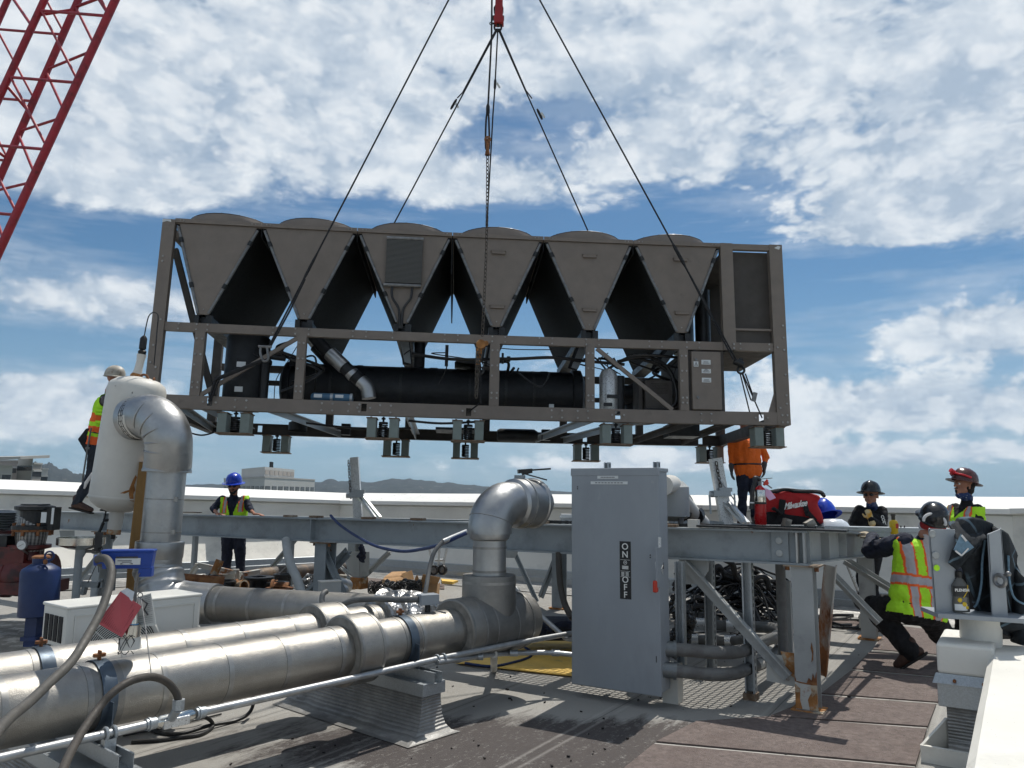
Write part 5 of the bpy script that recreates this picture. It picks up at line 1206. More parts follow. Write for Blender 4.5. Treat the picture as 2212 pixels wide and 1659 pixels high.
part(lambda b:[b.tube(spline([vc+ED*(.285+.01*math.sin(i*5))+ (UP*math.cos(a)+ED.cross(UP)*math.sin(a))*(.19-.01*(i%2)) for i,a in enumerate([2*math.pi*j/16 for j in range(17)])],2),.018,6)]and b.lathe([(.19,.285),(.10,.295),(0,.295)],vc,ED,24),'crimped_end','foil',vb,smooth=True)
part(lambda b:(b.cyl(vc+ED*.11+UP*.19,vc+ED*.11+UP*.225,.045,16)),'valve_neck','steel_grey',p1,smooth=True)
vh=vc+ED*.11+UP*.235
def leverf(b):
    X=V((.97,.25,0)).normalized()
    b.bar(vh-X*.015+UP*.02,vh+X*.10+UP*.03,.045,.032); b.bar(vh+X*.09+UP*.033,vh+X*.26+UP*.047,.028,.014); b.bar(vh+X*.05+UP*.0,vh+X*.23-UP*.045,.014,.010); b.bar(vh+X*.02,vh+X*.10+UP*.02,.03,.02)
part(leverf,'lever_handle','black_metal',p1)
# steel hanger straps on the pipes
def strap(root,c,z0,r):
    def f(b):
        n=26; 
        for w0,w1 in ((-.034,.034),): b.lathe([(r+.003,w0),(r+.007,w0),(r+.007,w1),(r+.003,w1),(r+.003,w0)],c,PD,36)
        for s in (-1,1): b.bar(V((c.x,c.y,c.z))+PNn*s*(r+.006),V((c.x,c.y,z0))+PNn*s*(r+.006),.006,.066,PNn)
    o=part(f,'pipe_strap','strap_blue',root,smooth=True)
    part(lambda b:[b.cyl(c+UP*(r+.02)+PD*s*.012+PNn*.0,c+UP*(r+.035)+PD*s*.012,.018,10) for s in (-1,1)]+[b.bar(c+UP*r,c+UP*(r+.05),.03,.008,PD)],'strap_bolt','rust',o)
def yfor(u,off=0):
    a,b_=2.0,8.0
    for _ in range(40):
        m_=(a+b_)/2
        if proj(pax(m_,off))[0]<u: a=m_
        else: b_=m_
    return a
Y1,Y2_=yfor(208),yfor(82,O2:=.56)
strap(p1,pax(Y1),.40,.160); strap(p1,pax(5.42),.40,.160)
part(lambda b:seam(b,pax(Y1),PD,.1562,.14),'sleeve','jacket_dull',p1,smooth=True); part(lambda b:seam(b,pax(5.42),PD,.1562,.14),'sleeve','jacket_dull',p1,smooth=True)
# ---- pipe two
O2=.56
p2=thing('insulated_pipe','second aluminium-jacketed pipe running just behind the front one','pipe',pax(4.6,O2,.4))
def p2a(Y): return pax(Y,O2)
pipe_run(p2,p2a(2.6),p2a(5.70),RP,.36,seed=2,off=.22)
collar(p2,p2a(5.18),PD,RP,.212,.22)
strap(p2,p2a(Y2_),.40,.160); part(lambda b:seam(b,p2a(Y2_),PD,.1562,.14),'sleeve','jacket_dull',p2,smooth=True)
e3=p2a(5.98)
ell=[p2a(5.66)]
# crinkled elbow sweeping left into pipe three
D3=V((-.86,.51,0)).normalized()
bl_=spline([p2a(5.62),p2a(5.72),p2a(5.86)+V((.03,0,0)),p2a(5.98)+PNn*.10,p2a(6.0)+D3*.22+V((0,.0,0)),p2a(6.0)+D3*.42],6)
def crk(b):
    rs=[.195+.012*math.sin(i*1.3)+.010*noise.noise(V((i*.9,0,0))) for i in range(len(bl_))]; b.tube(bl_,rs,40)
part(crk,'elbow_jacket','crinkle',p2,smooth=True)
# ---- pipe three: from elbow two to the tall riser at the left
R3=.150
q3=p2a(6.0)+D3*.38; q4=V((-3.02,7.16,.556))
p3=thing('insulated_pipe','grey jacketed pipe crossing behind the white air conditioner toward the tall riser','pipe',q3.lerp(q4,.5)-UP*.15)
pipe_run(p3,q3,q4,R3,.34,'jacket_dull',seed=3,off=.25)
# ---- tall riser with big elbow
rt=pt(zA,1300,960,7.15); rbm=pt(zA,1238,1600,7.15); ra=(rt-rbm).normalized()
tr=thing('pipe_riser','tall silver pipe riser with large bright elbow leading into the white tank','pipe riser',V((rbm.x,rbm.y,.4)))
rr=.168
pipe_b=rbm-ra*.02
b=MB(); b.tube([pipe_b.lerp(rt,k/8) for k in range(9)],rr,44); b.build('riser_jacket','jacket_smooth',tr,smooth=True)
for y in (1185,1440): c=pt(zA,1300-(y-960)*.095,y,7.15); part(lambda b:(seam(b,c,ra,rr,.010),b.box(c+V((.145,-.09,0)),(.03,.03,.04))),'clamp_band','seam_tape',tr,smooth=True)
# ribbed lower elbow
lc=[rbm+ra*.03,rbm-ra*.06,rbm-ra*.14+V((.0,0,0)),rbm-ra*.26+V((.05,-.02,0)),V((rbm.x+.10,rbm.y-.06,.60)),q4.lerp(q3,.06),q4.lerp(q3,.22)]
ls=spline(lc,9)
def ribs(b):
    n=len(ls); rs=[]
    for i in range(n):
        k=i/(n-1); rs.append((.200-.03*max(0,k-.6)/.4)*(1+.045*(1 if (i%6) in (0,1) and 10<i<42 else 0)))
    b.tube(ls,rs,44)
part(ribs,'ribbed_elbow','jacket_smooth',tr,smooth=True,ang=60)
part(lambda b:b.lathe([(.168,.10),(.205,.098),(.207,.09),(.205,-.04),(.2,-.05)],rbm,ra,40),'collar_jacket','jacket_smooth',tr,smooth=True)
# top elbow
ein=pt(zA,1040,560,7.32); e1_=pt(zA,1170,545,7.18); 
eld=[ein,e1_,pt(zA,1262,605,7.10),pt(zA,1305,700,7.08),pt(zA,1312,800,7.10),pt(zA,1306,935,7.14)]
es=spline(eld,9)
def bige(b):
    n=len(es); b.tube(es,[.205]*n,48)
te=part(bige,'elbow_jacket','jacket_smooth',tr,smooth=True)
part(lambda b:b.lathe([(.17,0),(.212,0),(.214,.02),(.208,.03),(.206,.10)],rt-ra*.02,ra,44),'elbow_rim','jacket_smooth',te,smooth=True)
# folded gore creases on the inner side
def gores(b):
    for k in range(5):
        i=12+k*6; c=es[i]; tg=(es[i+1]-es[i-1]).normalized(); inn=V((-.72,-.62,-.1)); inn=(inn-tg*inn.dot(tg)).normalized(); s=tg.cross(inn)
        b.tube([c+(inn*math.cos(a)+s*math.sin(a))*(.203+.004*math.cos(a)) for a in [(-.95+.16*j)*(1) for j in range(9)]],[.002,.006,.008,.009,.009,.009,.008,.006,.002],6)
part(gores,'gore_crease','jacket_smooth',te,smooth=True)
def crack(b):
    c=e1_.lerp(ein,.45); ax=(e1_-ein).normalized(); x=ax.cross(UP).normalized(); y=ax.cross(x)
    for s_ in (0,.045,.09):
        b.tube([c-ax*s_*.6+(x*math.cos(a)+y*math.sin(a))*.2065+ax*.012*noise.noise(V((a*5,s_*40,0))) for a in [2*math.pi*j/60 for j in range(61)]],.0035,4)
    for j in range(26):
        a=2*math.pi*j/26; b.tube([c-ax*q_+(x*math.cos(a+.03*noise.noise(V((j,q_*90,0))))+y*math.sin(a+.05*noise.noise(V((j,q_*60,3)))))*.207 for q_ in (0,.02,.04,.055)],.0028,4)
part(lambda b:b.lathe([(.2052,-.07),(.2062,-.06),(.2062,.035),(.2052,.04)],e1_.lerp(ein,.45),(e1_-ein).normalized(),44),'sealant_ring','white_vessel',te,smooth=True)
part(crack,'sealant_crack','black_metal',te)
# weathered timber behind the riser
ta,tb_=pt(zA,1140,925,7.36),pt(zB,1355,1010,7.36)
o=part(lambda b:(b.bar(pt(zA,1145,900,7.42),pt(zA,1062,1600,7.42),.11,.10,V((1,0,0))),b.bar(pt(zA,1062,1600,7.42),V((pt(zA,1050,1800,7.42).x,7.42,.1)),.11,.10,V((1,0,0)))),'timber_post','wood',None)
tag(o,'weathered orange-brown timber post standing between the white tank and the riser','post')
# ---- white tank
tt=pt(zA,1068,330,7.55); tb2=pt(zA,928,1180,7.55); tx=(tt-tb2).normalized(); TL=(tt-tb2).length; TR=.268
tk=thing('air_separator_tank','white upright pressure tank with rust stains beside the big silver elbow','tank',tb2-UP*.3)
prof=[(0,-.135),(.10,-.125),(.18,-.095),(.24,-.05),(TR-.006,-.01),(TR,.02)]+[(TR,TL*k/6) for k in range(1,6)]+[(TR,TL-.02),(TR-.006,TL+.01),(.245,TL+.05),(.19,TL+.09),(.10,TL+.115),(0,TL+.12)]
part(lambda b:b.lathe(prof,tb2,tx,48),'shell','white_vessel',tk,smooth=True)
part(lambda b:b.lathe([(TR+.001,-.0),(TR+.003,.01),(TR+.001,.02)],tb2,tx,48),'weld_seam','white_vessel',tk,smooth=True)
part(lambda b:(b.tube([tb2-tx*.11,tb2-tx*.25,tb2-tx*.34],[.066,.066,.06],20)),'drain_leg','white_vessel',tk,smooth=True)
part(lambda b:b.lathe([(.0605,0),(.063,.0),(.063,.06),(.061,.07)],tb2-tx*.34,tx,20),'stained_cap','rust_orange',tk,smooth=True)
part(lambda b:b.cyl(tb2-tx*.34,tb2-tx*.385,.02,10),'drain_plug','black_metal',tk)
lv=tb2-tx*.20+V((-.075,-.05,0))
part(lambda b:(b.tube([lv+UP*.10,lv+V((-.005,0,.02)),lv+V((-.02,0,-.03))],.008,8),b.tube([lv+V((-.015,0,-.03)),lv+V((-.04,0,-.10)),lv+V((-.07,0,-.17))],[.016,.014,.017],8),b.cyl(lv+V((.06,.02,.0)),lv+V((-.02,0,-.01)),.014,8)),'drain_lever','black_metal',tk,smooth=True)
tp=tb2+tx*(TL+.11)+V((-.03,0,0))
part(lambda b:b.tube([tp,tp+V((.015,0,.08)),tp+V((.03,0,.17)),tp+V((.038,0,.235))],[.052,.038,.036,.045],18),'vent_neck','white_vessel',tk,smooth=True)
part(lambda b:b.lathe([(.06,-.02),(.056,.03),(.04,.05)],tp,tx,18),'rust_collar','rust_orange',tk,smooth=True)
vt=tp+V((.04,0,.235)); part(lambda b:(b.tube([vt,vt+V((.0,0,.03)),vt+V((0,0,.05)),vt+V((.0,0,.055)),vt+V((.005,0,.16)),vt+V((.01,0,.19))],[.035,.04,.022,.034,.034,.012],14)),'vent_valve','black_metal',tk,smooth=True)
va=vt+V((.01,0,.19)); part(lambda b:b.tube(spline([va,va+V((.01,0,.10)),va+V((.03,0,.20)),va+V((.075,0,.235)),va+V((.12,0,.20)),va+V((.125,-.01,.05)),va+V((.13,-.02,-.06)),va+V((.13,-.03,-.30))],6),.0055,6),'wire','rubber',tk,smooth=True)
lg=tb2+tx*(TL+.09)+V((.075,-.06,.0)); part(lambda b:b.torus(lg,(.2,1,0),.045,.012,16,7,0,math.pi),'lifting_eye','rust',tk,smooth=True)
lg=tb2+tx*(TL+.075)+V((.16,-.02,.0)); part(lambda b:b.torus(lg,(1,.3,0),.03,.010,12,6,0,math.pi),'lifting_eye','rust',tk,smooth=True)
# irregular rust streaks/scratches on the tank
def on_tank(a,h): 
    x_=tx.orthogonal().normalized(); y_=tx.cross(x_); 
    v1=(V((0,-1,0))-tx*V((0,-1,0)).dot(tx)).normalized(); v2=tx.cross(v1); return tb2+tx*h+(v1*math.cos(a)+v2*math.sin(a))*(TR+.0015)
for pts,mm in (([(.72,.10),(.80,.20),(.86,.24),(.92,.22),(.86,.15),(.93,.10),(.84,.02),(.95,-.01),(.8,.0),(.74,.06)],'rust_orange'),([(.45,.06),(.60,.085),(.75,.10),(.74,.08),(.60,.06)],'rust_orange'),([(.30,TL-.06),(.335,TL-.05),(.33,TL-.075)],'black_metal'),([(-.35,TL-.012),(-.30,TL-.006),(-.31,TL-.016)],'black_metal')):
    b=MB(); q_=[on_tank(a,h) for a,h in pts]; c=sum(q_,V((0,0,0)))/len(q_); n=len(q_); b.add([c+ (c-tb2-tx*(c-tb2).dot(tx)).normalized()*.002]+q_,[[0,i+1,(i+1)%n+1] for i in range(n)]); b.build('rust_stain' if mm!='black_metal' else 'chip',mm,tk)
# ---- steam tee + blue plastic float box on pipe one, with tags
sb=pax(3.99,0,.712)
fl=thing('drip_trap','blue plastic meter box on a brass stem rising from the front pipe','meter',sb)
def f4(x,y,Y=3.99): return pt(z4,x,y,Y)
part(lambda b:(b.tube([f4(868,862),f4(870,785)],[.054,.049],18)),'wrapped_base','white_vessel',fl,smooth=True)
part(lambda b:[b.tube([f4(868,825)+V((math.sin(a)*.0515,-math.cos(a)*.0515,.045*math.sin(k*2.3+a*2.5))) for a in [-.9+.25*j for j in range(8)]],.0022,4) for k in range(4)],'wrap_crack','black_metal',fl)
part(lambda b:b.tube([f4(872,790),f4(880,735),f4(882,700),f4(884,690)],[.044,.043,.043,.028],18),'valve_body','stainless',fl,smooth=True)
_o=part(lambda b:b.cyl(f4(883,705),f4(885,690),.031,14),'blue_ring','cable_blue',fl,smooth=True)
_o.data.materials[0]=mat('sky_blue',(.12,.35,.62),.5)
part(lambda b:b.tube([f4(886,690),f4(890,640),f4(893,610),f4(896,585),f4(898,580),f4(902,545)],[.031,.028,.026,.026,.017,.015],14),'brass_union','stainless',fl,smooth=True)
part(lambda b:b.tube(spline([f4(902,545),f4(908,450),f4(922,350)],4),.009,8),'stem','jacket_dull',fl,smooth=True)
part(lambda b:b.tube(spline([f4(905,540,3.97),f4(900,460,3.97),f4(912,400,3.97),f4(935,355,3.97)],6),.003,5),'wire','header_tube',fl,smooth=True)
bxd=V((.97,.24,0)).normalized(); bc=f4(862,262)
Rb=Matrix((bxd,V((-.24,.97,0)),UP)).transposed()
def bbox(b):
    w_=.245; h_=.088
    vs=[];
    for (zz_,sx,sy) in ((-.044,.455,.034),(.035,.49,.04),(.040,.50,.046),(.048,.50,.046)):
        vs.append([bc+Rb@V((a*w_*sx,c_*sy,zz_)) for a,c_ in ((-1,-1),(1,-1),(1,1),(-1,1))])
    V_=[p for r_ in vs for p in r_]; F_=[[i*4+k,i*4+(k+1)%4,(i+1)*4+(k+1)%4,(i+1)*4+k] for i in range(3) for k in range(4)]+[[0,1,2,3],[12,13,14,15]]
    b.add(V_,F_)
bx_=part(bbox,'housing','blue_plastic',fl,bevel=.004)
part(lambda b:(b.box(bc+Rb@V((.085,0,-.062)),(.062,.06,.045),Rb),b.cyl(bc+Rb@V((-.115,0,-.005)),bc+Rb@V((-.155,0,-.005)),.027,16)),'outlet_neck','blue_plastic',bx_,smooth=True)
part(lambda b:b.box(bc+Rb@V((.005,-.0405,-.008)),(.115,.003,.032),Rb),'label_plate','label_white',bx_)
part(lambda b:(b.box(bc+Rb@V((-.0,-.0425,.012)),(.10,.002,.009),Rb),[b.box(bc+Rb@V((-.01+.01*k,-.0425,-.004-.007*k)),(.065-.02*k,.001,.003),Rb) for k in range(2)]),'printed_line','text_dark',bx_)
part(lambda b:[b.prism([bc+Rb@V((s*.012,-.0425,-.019)),bc+Rb@V((s*.028,-.0425,-.016)),bc+Rb@V((s*.028,-.0425,-.022))],Rb@V((0,-.001,0))) for s in (-1,1)],'arrow_mark','text_dark',bx_)
# tags
def card(name,label,pts,m,cat,Y,lines,tm,parent=None):
    q_=[f4(x,y,Yq) for (x,y),Yq in zip(pts,Y)]; n_=(q_[1]-q_[0]).cross(q_[3]-q_[0]).normalized()
    if n_.y>0: n_=-n_
    t_=thing(name,label,cat,q_[2]); b=MB(); b.prism(q_,-n_*.0015); b.build('card',m,t_)
    b=MB(); a0,a1,a2,a3=q_
    for (i0,i1,j) in lines:
        p=a0.lerp(a1,i0).lerp(a3.lerp(a2,i0),j)+n_*.0012; r_=a0.lerp(a1,i1).lerp(a3.lerp(a2,i1),j)+n_*.0012; b.bar(p,r_,.0045,.0008,n_.cross(r_-p))
    b.build('printed_line',tm,t_); return t_,q_
random.seed(5)
ln=[]; 
for j in range(5,94,7):
    ln.append((.07,.93-.25*random.random() if j%3 else .6,j/100))
t1_,q=card('warning_tag','red printed plastic tag hanging from the brass valve stem',[(650,690),(805,478),(948,578),(815,785)],'tag_red','tag',(3.93,3.95,3.97,3.92),[(a,b_,j) for a,b_,j in ln],'text_dark')
[c for c in t1_.children if c.name.startswith('printed')][0].data.materials[0]=mat('text_maroon',(.16,.02,.03),.6)
part(lambda b:b.prism([f4(805,478,3.955),f4(850,455,3.96),f4(900,480,3.965),f4(885,545,3.96)],V((0,-.001,0))),'clear_sleeve','plastic_clear',t1_)
t2_,q=card('instruction_tag','white printed instruction tag behind the wire beside the red tag',[(905,520),(1010,490),(1045,700),(925,722)],'tag_white','tag',(4.03,4.03,4.02,4.02),[(.58,.94,j/100) for j in range(6,60,6)]+[(.05,.9,j/100) for j in range(66,92,6)]+[(.1,.45,j/100) for j in range(64,90,7)],'text_dark')
part(lambda b:b.tube([f4(950,530,4.015),f4(985,560,4.015),f4(965,600,4.015),f4(990,635,4.015)],.004,6),'valve_drawing','text_dark',t2_)
part(lambda b:(b.torus(f4(938,503,3.98),(0,1,0),.012,.0025,14,5),b.tube([f4(940,515,3.98),f4(975,730,3.90),f4(1012,1028,3.78)],.0028,6)),'hanging_wire','header_tube',t2_,smooth=True)
# conduit from the blue box sweeping down to the left front
hA,wA=hose('flexible_conduit','thick grey conduit sweeping from the blue box across the front pipe','conduit',[z4(735,275)+(3.98,),z4(690,290)+(3.96,),z4(655,275)+(3.95,),z4(668,255)+(3.93,),z4(715,265)+(3.9,),z4(743,330)+(3.85,),z4(728,450)+(3.78,),z4(675,610)+(3.68,),z4(590,770)+(3.56,),z4(480,945)+(3.40,),z4(330,1090)+(3.22,),z4(200,1215)+(3.05,),z4(60,1330)+(2.85,),z4(-60,1470)+(2.68,)],.0195,'hose_grey',n=6)
hB,wB=hose('flexible_conduit','brown flexible conduit arching up from the galvanised conduit body','conduit',[z4(400,1720)+(2.95,),z4(455,1590)+(3.1,),z4(535,1440)+(3.3,),z4(650,1270)+(3.45,),z4(760,1150)+(3.52,),z4(880,1075)+(3.60,),z4(1010,1050)+(3.72,),z4(1110,1080)+(3.80,),z4(1175,1150)+(3.84,),z4(1195,1215)+(3.85,)],.0175,'conduit_brown',n=6)
# ---- straight galvanised conduits along the front
cdA=[P(*(z4(-60,1605)+(3.10,))),P(232,1585,3.54)]
zc_=.436
def gz(u,v,z=zc_): return G(u,v,z)
cA=[gz(-40,1646),gz(232,1585),gz(349,1557.5)]
cr_=.021
cd=thing('conduit_run','long galvanised conduit with junction body running in front of the big pipe','conduit',gz(232,1585,0.4))
part(lambda b:b.tube([gz(-60,1651),gz(110,1612.5),gz(232,1585),gz(330,1562.5)],cr_*.95,16),'pipe','conduit_metal',cd,smooth=True)
part(lambda b:b.tube([gz(425,1541),gz(576,1507.5),gz(760,1465.8),gz(944,1423.8),gz(1104,1391),gz(1240,1367)],cr_*.95,16),'pipe','conduit_metal',cd,smooth=True)
cdb=(gz(425,1541)-gz(330,1562.5)).normalized(); c0_=gz(345,1559); c1_=gz(412,1544)
cbd=part(lambda b:(b.tube([c0_-cdb*.02,c0_,c1_,c1_+cdb*.02],[.022,.031,.031,.022],16)),'junction_body','stainless',cd,smooth=True)
part(lambda b:b.box((c0_+c1_)/2+V((.015,-.02,-.012)),((c1_-c0_).length*.85,.02,.045),Matrix((cdb,V((-cdb.y,cdb.x,0)),UP)).transposed()),'cover_plate','galv_bright',cbd,bevel=.006)
for c_ in (c0_-cdb*.045,c1_+cdb*.05): part(lambda b:(b.cyl(c_-cdb*.025,c_+cdb*.025,.027,14),b.cyl(c_-cdb*.012,c_-cdb*.004,.032,14)),'compression_nut','galv',cd,smooth=True)
up0=wB[-1]; part(lambda b:(b.cyl(c0_.lerp(c1_,.35),up0-UP*.03,.022,14),b.cyl(up0-UP*.035,up0+UP*.01,.029,8)),'riser_hub','galv',cd,smooth=True)
cd2=thing('conduit_run','second galvanised conduit branching low toward the cabinet base','conduit',gz(1000,1423,.2))
part(lambda b:b.tube(spline([gz(944,1431,.42),gz(1000,1423,.40),gz(1060,1414,.37),gz(1110,1411,.34),gz(1190,1410,.32),gz(1250,1416,.30)],5),cr_*.9,14),'pipe','conduit_metal',cd2,smooth=True)
for u_ in (1035,1110,1200): 
    p=gz(u_,1418-(u_-1035)*.03 if u_<1100 else 1410.5,.385-(u_-1035)*.00045); part(lambda b:b.cyl(p-V((.03,0,0)),p+V((.03,0,0)),.025,12),'coupling','galv',cd2,smooth=True)
part(lambda b:b.cyl(G(1067,1448,0),gz(1067,1413,.37),.028,14),'stub_post','parapet_white',cd2,smooth=True)
# small sloping conduit between the tee and the cabinet and the loop behind
o=part(lambda b:b.tube(spline([pt(z3,1370,570,7.0),pt(z3,1380,620,6.95),pt(z3,1460,720,6.8),pt(z3,1560,830,6.75),pt(z3,1690,950,6.5),pt(z3,1720,975,6.45),pt(z3,1765,980,6.4)],5),.02,12),'bent_conduit','conduit_metal',None,smooth=True); tag(o,'thin galvanised conduit bending down behind the pipe tee to the cabinet','conduit')
# riser conduit from the junction box up to beam level
jb=thing('junction_box','small grey junction box mounted on the front pipe left of the tee','junction box',pt(z3,990,820,5.65))
cjb=pt(z3,990,768,5.65); part(lambda b:b.box(cjb,(.135,.10,.072),(0,0,.5)),'box','box_grey',jb,bevel=.004); part(lambda b:b.cyl(cjb-UP*.03,cjb-UP*.10,.02,10),'stem','black_metal',jb)
hC,_=hose('flexible_conduit','grey conduit rising from the small junction box to the blue hose on the elbow','conduit',[z3(975,745)+(5.68,),z3(985,690)+(5.72,),z3(1000,600)+(5.8,),z3(1025,520)+(5.85,),z3(1070,465)+(5.9,)],.016,'conduit_grey')
part(lambda b:b.tube([pt(z3,1070,465,5.9),pt(z3,1120,443,5.95),pt(z3,1195,412,6.0)],.020,12),'metal_end','conduit_metal',hC,smooth=True)
hD,_=hose('flexible_conduit','grey conduit lying between the two junction boxes over the foil elbow','conduit',[z3(945,770)+(5.62,),z3(850,772)+(5.7,),z3(720,768)+(5.85,),z3(600,775)+(6.0,),z3(520,805)+(6.1,),z3(470,818)+(6.2,),z3(435,790)+(6.3,),z3(436,745)+(6.35,),z3(455,728)+(6.4,)],.022,'conduit_grey')
jb2=thing('junction_box','small pale junction box fixed on the middle column of the platform','junction box',pt(z3,475,735,7.0)); cj=pt(z3,472,712,7.4); part(lambda b:b.box(cj,(.19,.10,.13),(0,0,.5)),'box','steel_pale',jb2,bevel=.004); part(lambda b:b.box(cj+UP*.068,(.20,.11,.008),(0,0,.5)),'lid','white_vessel',jb2)
hE,_=hose('flexible_conduit','pale conduit hanging in a curve below the main beam by the middle column','conduit',[z3(243,458)+(8.5,),z3(250,520)+(8.3,),z3(268,590)+(8.1,),z3(300,660)+(7.9,),z3(325,740)+(7.8,)],.045,'steel_pale')
hF,_=hose('flexible_conduit','brown conduit hanging below the beam left of the cabinet','conduit',[z3(1680,525)+(6.9,),z3(1682,600)+(6.85,),z3(1690,700)+(6.8,),z3(1715,800)+(6.7,),z3(1752,870)+(6.6,)],.027,'conduit_brown')
hG,_=hose('water_hose','blue hose draped from the main beam to the pipe elbow','hose',[z3(478,328)+(7.95,),z3(530,380)+(7.8,),z3(620,440)+(7.5,),z3(720,490)+(7.1,),z3(850,516)+(6.7,),z3(960,505)+(6.3,),z3(1060,480)+(6.0,),z3(1150,440)+(5.9,),z3(1195,420)+(5.9,)],.0135,'cable_blue')
# ---- curbs carrying the pipes
def curb(name,label,front,back_dir,L,w_,h_,flare,mtop='galv',m='silver_ribbed',cat='curb'):
    """front: ground point of front corner; runs along back_dir"""
    f_=V(front); bd=V(back_dir).normalized(); sd_=V((bd.y,-bd.x,0)); 
    if sd_.x<0: sd_=-sd_
    t_=thing(name,label,cat,f_+bd*L/2)
    def body(b):
        prof=[(-flare,.006),(-flare*.55,.015),(-flare*.25,.05),(-flare*.08,.11),(0,.20),(0,h_)]
        n=14
        def g1(i,j):
            k=j*(len(prof)-1); a=prof[int(round(k))]; return f_+bd*(L*i)+bd*a[0]*.55*(1-i)+sd_*(-(w_/2))+sd_*a[0]+UP*(a[1])+sd_*.006*noise.noise(V((i*9,k,0)))
        b.grid(g1,n,len(prof)-1)
        def g2(i,j):
            k=j*(len(prof)-1); a=prof[int(round(k))]; return f_+sd_*(-w_/2+w_*i)+bd*a[0]*.55+UP*a[1]+ sd_*(a[0]*(1-i))-sd_*(a[0]*i*.3)
        b.grid(g2,6,len(prof)-1)
        b.add([f_-sd_*w_/2-sd_*flare*0+UP*.2,f_-sd_*w_/2+UP*.2,f_+UP*.2],[[0,1,2]])
        b.add([f_+sd_*w_/2,f_+sd_*w_/2+bd*L,f_+sd_*w_/2+bd*L+UP*h_,f_+sd_*w_/2+UP*h_],[[0,1,2,3]])
        b.add([f_-sd_*w_/2+bd*L,f_+sd_*w_/2+bd*L,f_+sd_*w_/2+bd*L+UP*h_,f_-sd_*w_/2+bd*L+UP*h_],[[0,1,2,3]])
    part(body,'membrane',m,t_,smooth=True,ang=40)
    Rm=Matrix((bd,V((-bd.y,bd.x,0)),UP)).transposed()
    part(lambda b:(b.box(f_+bd*L/2+UP*(h_+.006),(L+.05,w_+.03,.012),Rm),b.box(f_+bd*L/2+UP*(h_-.03)-sd_*(w_/2+.014),(L+.05,.003,.07),Rm),b.box(f_+bd*L/2+UP*(h_-.03)+sd_*(w_/2+.014),(L+.05,.003,.07),Rm),b.box(f_-bd*.024+UP*(h_-.03),(.003,w_+.03,.07),Rm)),'metal_cap',mtop,t_,bevel=.002)
    return t_,f_,bd,sd_,Rm
CBD=V((-.95,.31,0)).normalized()
c1p=G(948,1592)+V((.0,.0,0))
t_,f_,bd,sd_,Rm=curb('pipe_curb','silver ribbed roof curb with metal cap under the front pipes',c1p+V((-.06,.07,0)),PNn,1.35,.17,.31,.22)
strut(f_+UP*.355-bd*.06,f_+bd*1.3+UP*.355,'strut_rail',t_,.07,False,ov=sd_)
part(lambda b:(b.torus(gz(944,1423.8)+UP*.0,cdb,.026,.007,16,6),b.torus(gz(958,1421)+UP*0,cdb,.026,.007,16,6)),'conduit_clamp','galv',t_,smooth=True)
k0=G(196,1705)
kc=gz(236,1584); kc=V((kc.x,kc.y,0))-PNn*.09
t2c,f2_,bd2,sd2,Rm2=curb('pipe_curb','short galvanised curb cap under the conduit at the lower left',kc,PNn,1.25,.20,.27,.10)
strut(f2_+UP*.35-bd2*.10,f2_+bd2*1.2+UP*.35,'strut_rail',t2c,.07,False,ov=sd2)
part(lambda b:(b.torus(gz(228,1586),cdb,.027,.008,16,6),b.torus(gz(246,1582),cdb,.027,.008,16,6),b.box(gz(236,1584)-UP*.05,(.05,.05,.06),(0,0,.8))),'conduit_clamp','galv',t2c,smooth=True)
# cable coil on the roof under the pipe at the left
cc=[G(*z4(880,1500)),G(*z4(1050,1490)),G(*z4(1200,1470)),G(*z4(1340,1450)),G(*z4(1420,1400)),G(*z4(1400,1350),.05),G(*z4(1300,1310),.12),G(*z4(1180,1290),.15),G(*z4(1060,1310),.1),G(*z4(1010,1370),.03),G(*z4(1040,1430)),G(*z4(1200,1445)),G(*z4(1400,1390),.01),G(*z4(1560,1360)),G(*z4(1650,1320),.02),G(*z4(1690,1260),.06),G(*z4(1690,1190),.15)]
o=part(lambda b:b.tube(spline([p+UP*.014 for p in cc],7),.0125,8),'rubber_cable','rubber',None,smooth=True); tag(o,'black rubber cable looped on the roof beneath the front pipe','cable')
o=part(lambda b:b.tube(spline([G(*z4(820,1455))+UP*.01,G(*z4(1000,1420))+UP*.01,G(*z4(1250,1365))+UP*.01,G(*z4(1480,1308))+UP*.01],5),.006,6),'thin_wire','rubber',None,smooth=True); tag(o,'thin black wire lying straight along the roof under the pipes','wire')
# ---- mini split condenser
AW=V((.62,.785,0)).normalized(); AD=V((-.785,.62,0)).normalized(); AC0=V((-2.62,4.74,0)); aw,ad_,ah=.86,.34,.60; az0=.25
acu=thing('air_conditioner','white outdoor air conditioner unit with round fan grille behind the pipes','air conditioner',AC0+AW*.4+AD*.15+UP*az0)
RA=Matrix((AW,AD,UP)).transposed()
def ac(a,d_,z): return AC0+AW*a+AD*d_+UP*(az0+z)
part(lambda b:b.box(ac(aw/2,ad_/2,ah/2),(aw,ad_,ah),RA),'casing','ac_white',acu,bevel=.022)
part(lambda b:b.box(ac(aw/2+.0,ad_/2,ah-.006),(aw+.008,ad_+.008,.02),RA),'top_cover','ac_white',acu,bevel=.008)
part(lambda b:[b.box(ac(aw/2,-.004,z),(aw-.10,.006,.008),RA) for z in (.05,ah-.055)]+[b.box(ac(x,-.004,ah/2),(.008,.006,ah-.11),RA) for x in (.05,aw-.05)],'panel_frame','ac_white',acu)
part(lambda b:b.lathe([(0,.0),(.235,.0)],ac(.33,-.005,.29),-AD,40),'fan_opening','dark_void',acu)
part(lambda b:(b.lathe([(.232,-.002),(.25,.0),(.262,.012),(.25,.018),(.232,.014)],ac(.33,-.004,.29),-AD,44)),'fan_bezel','ac_white',acu,smooth=True)
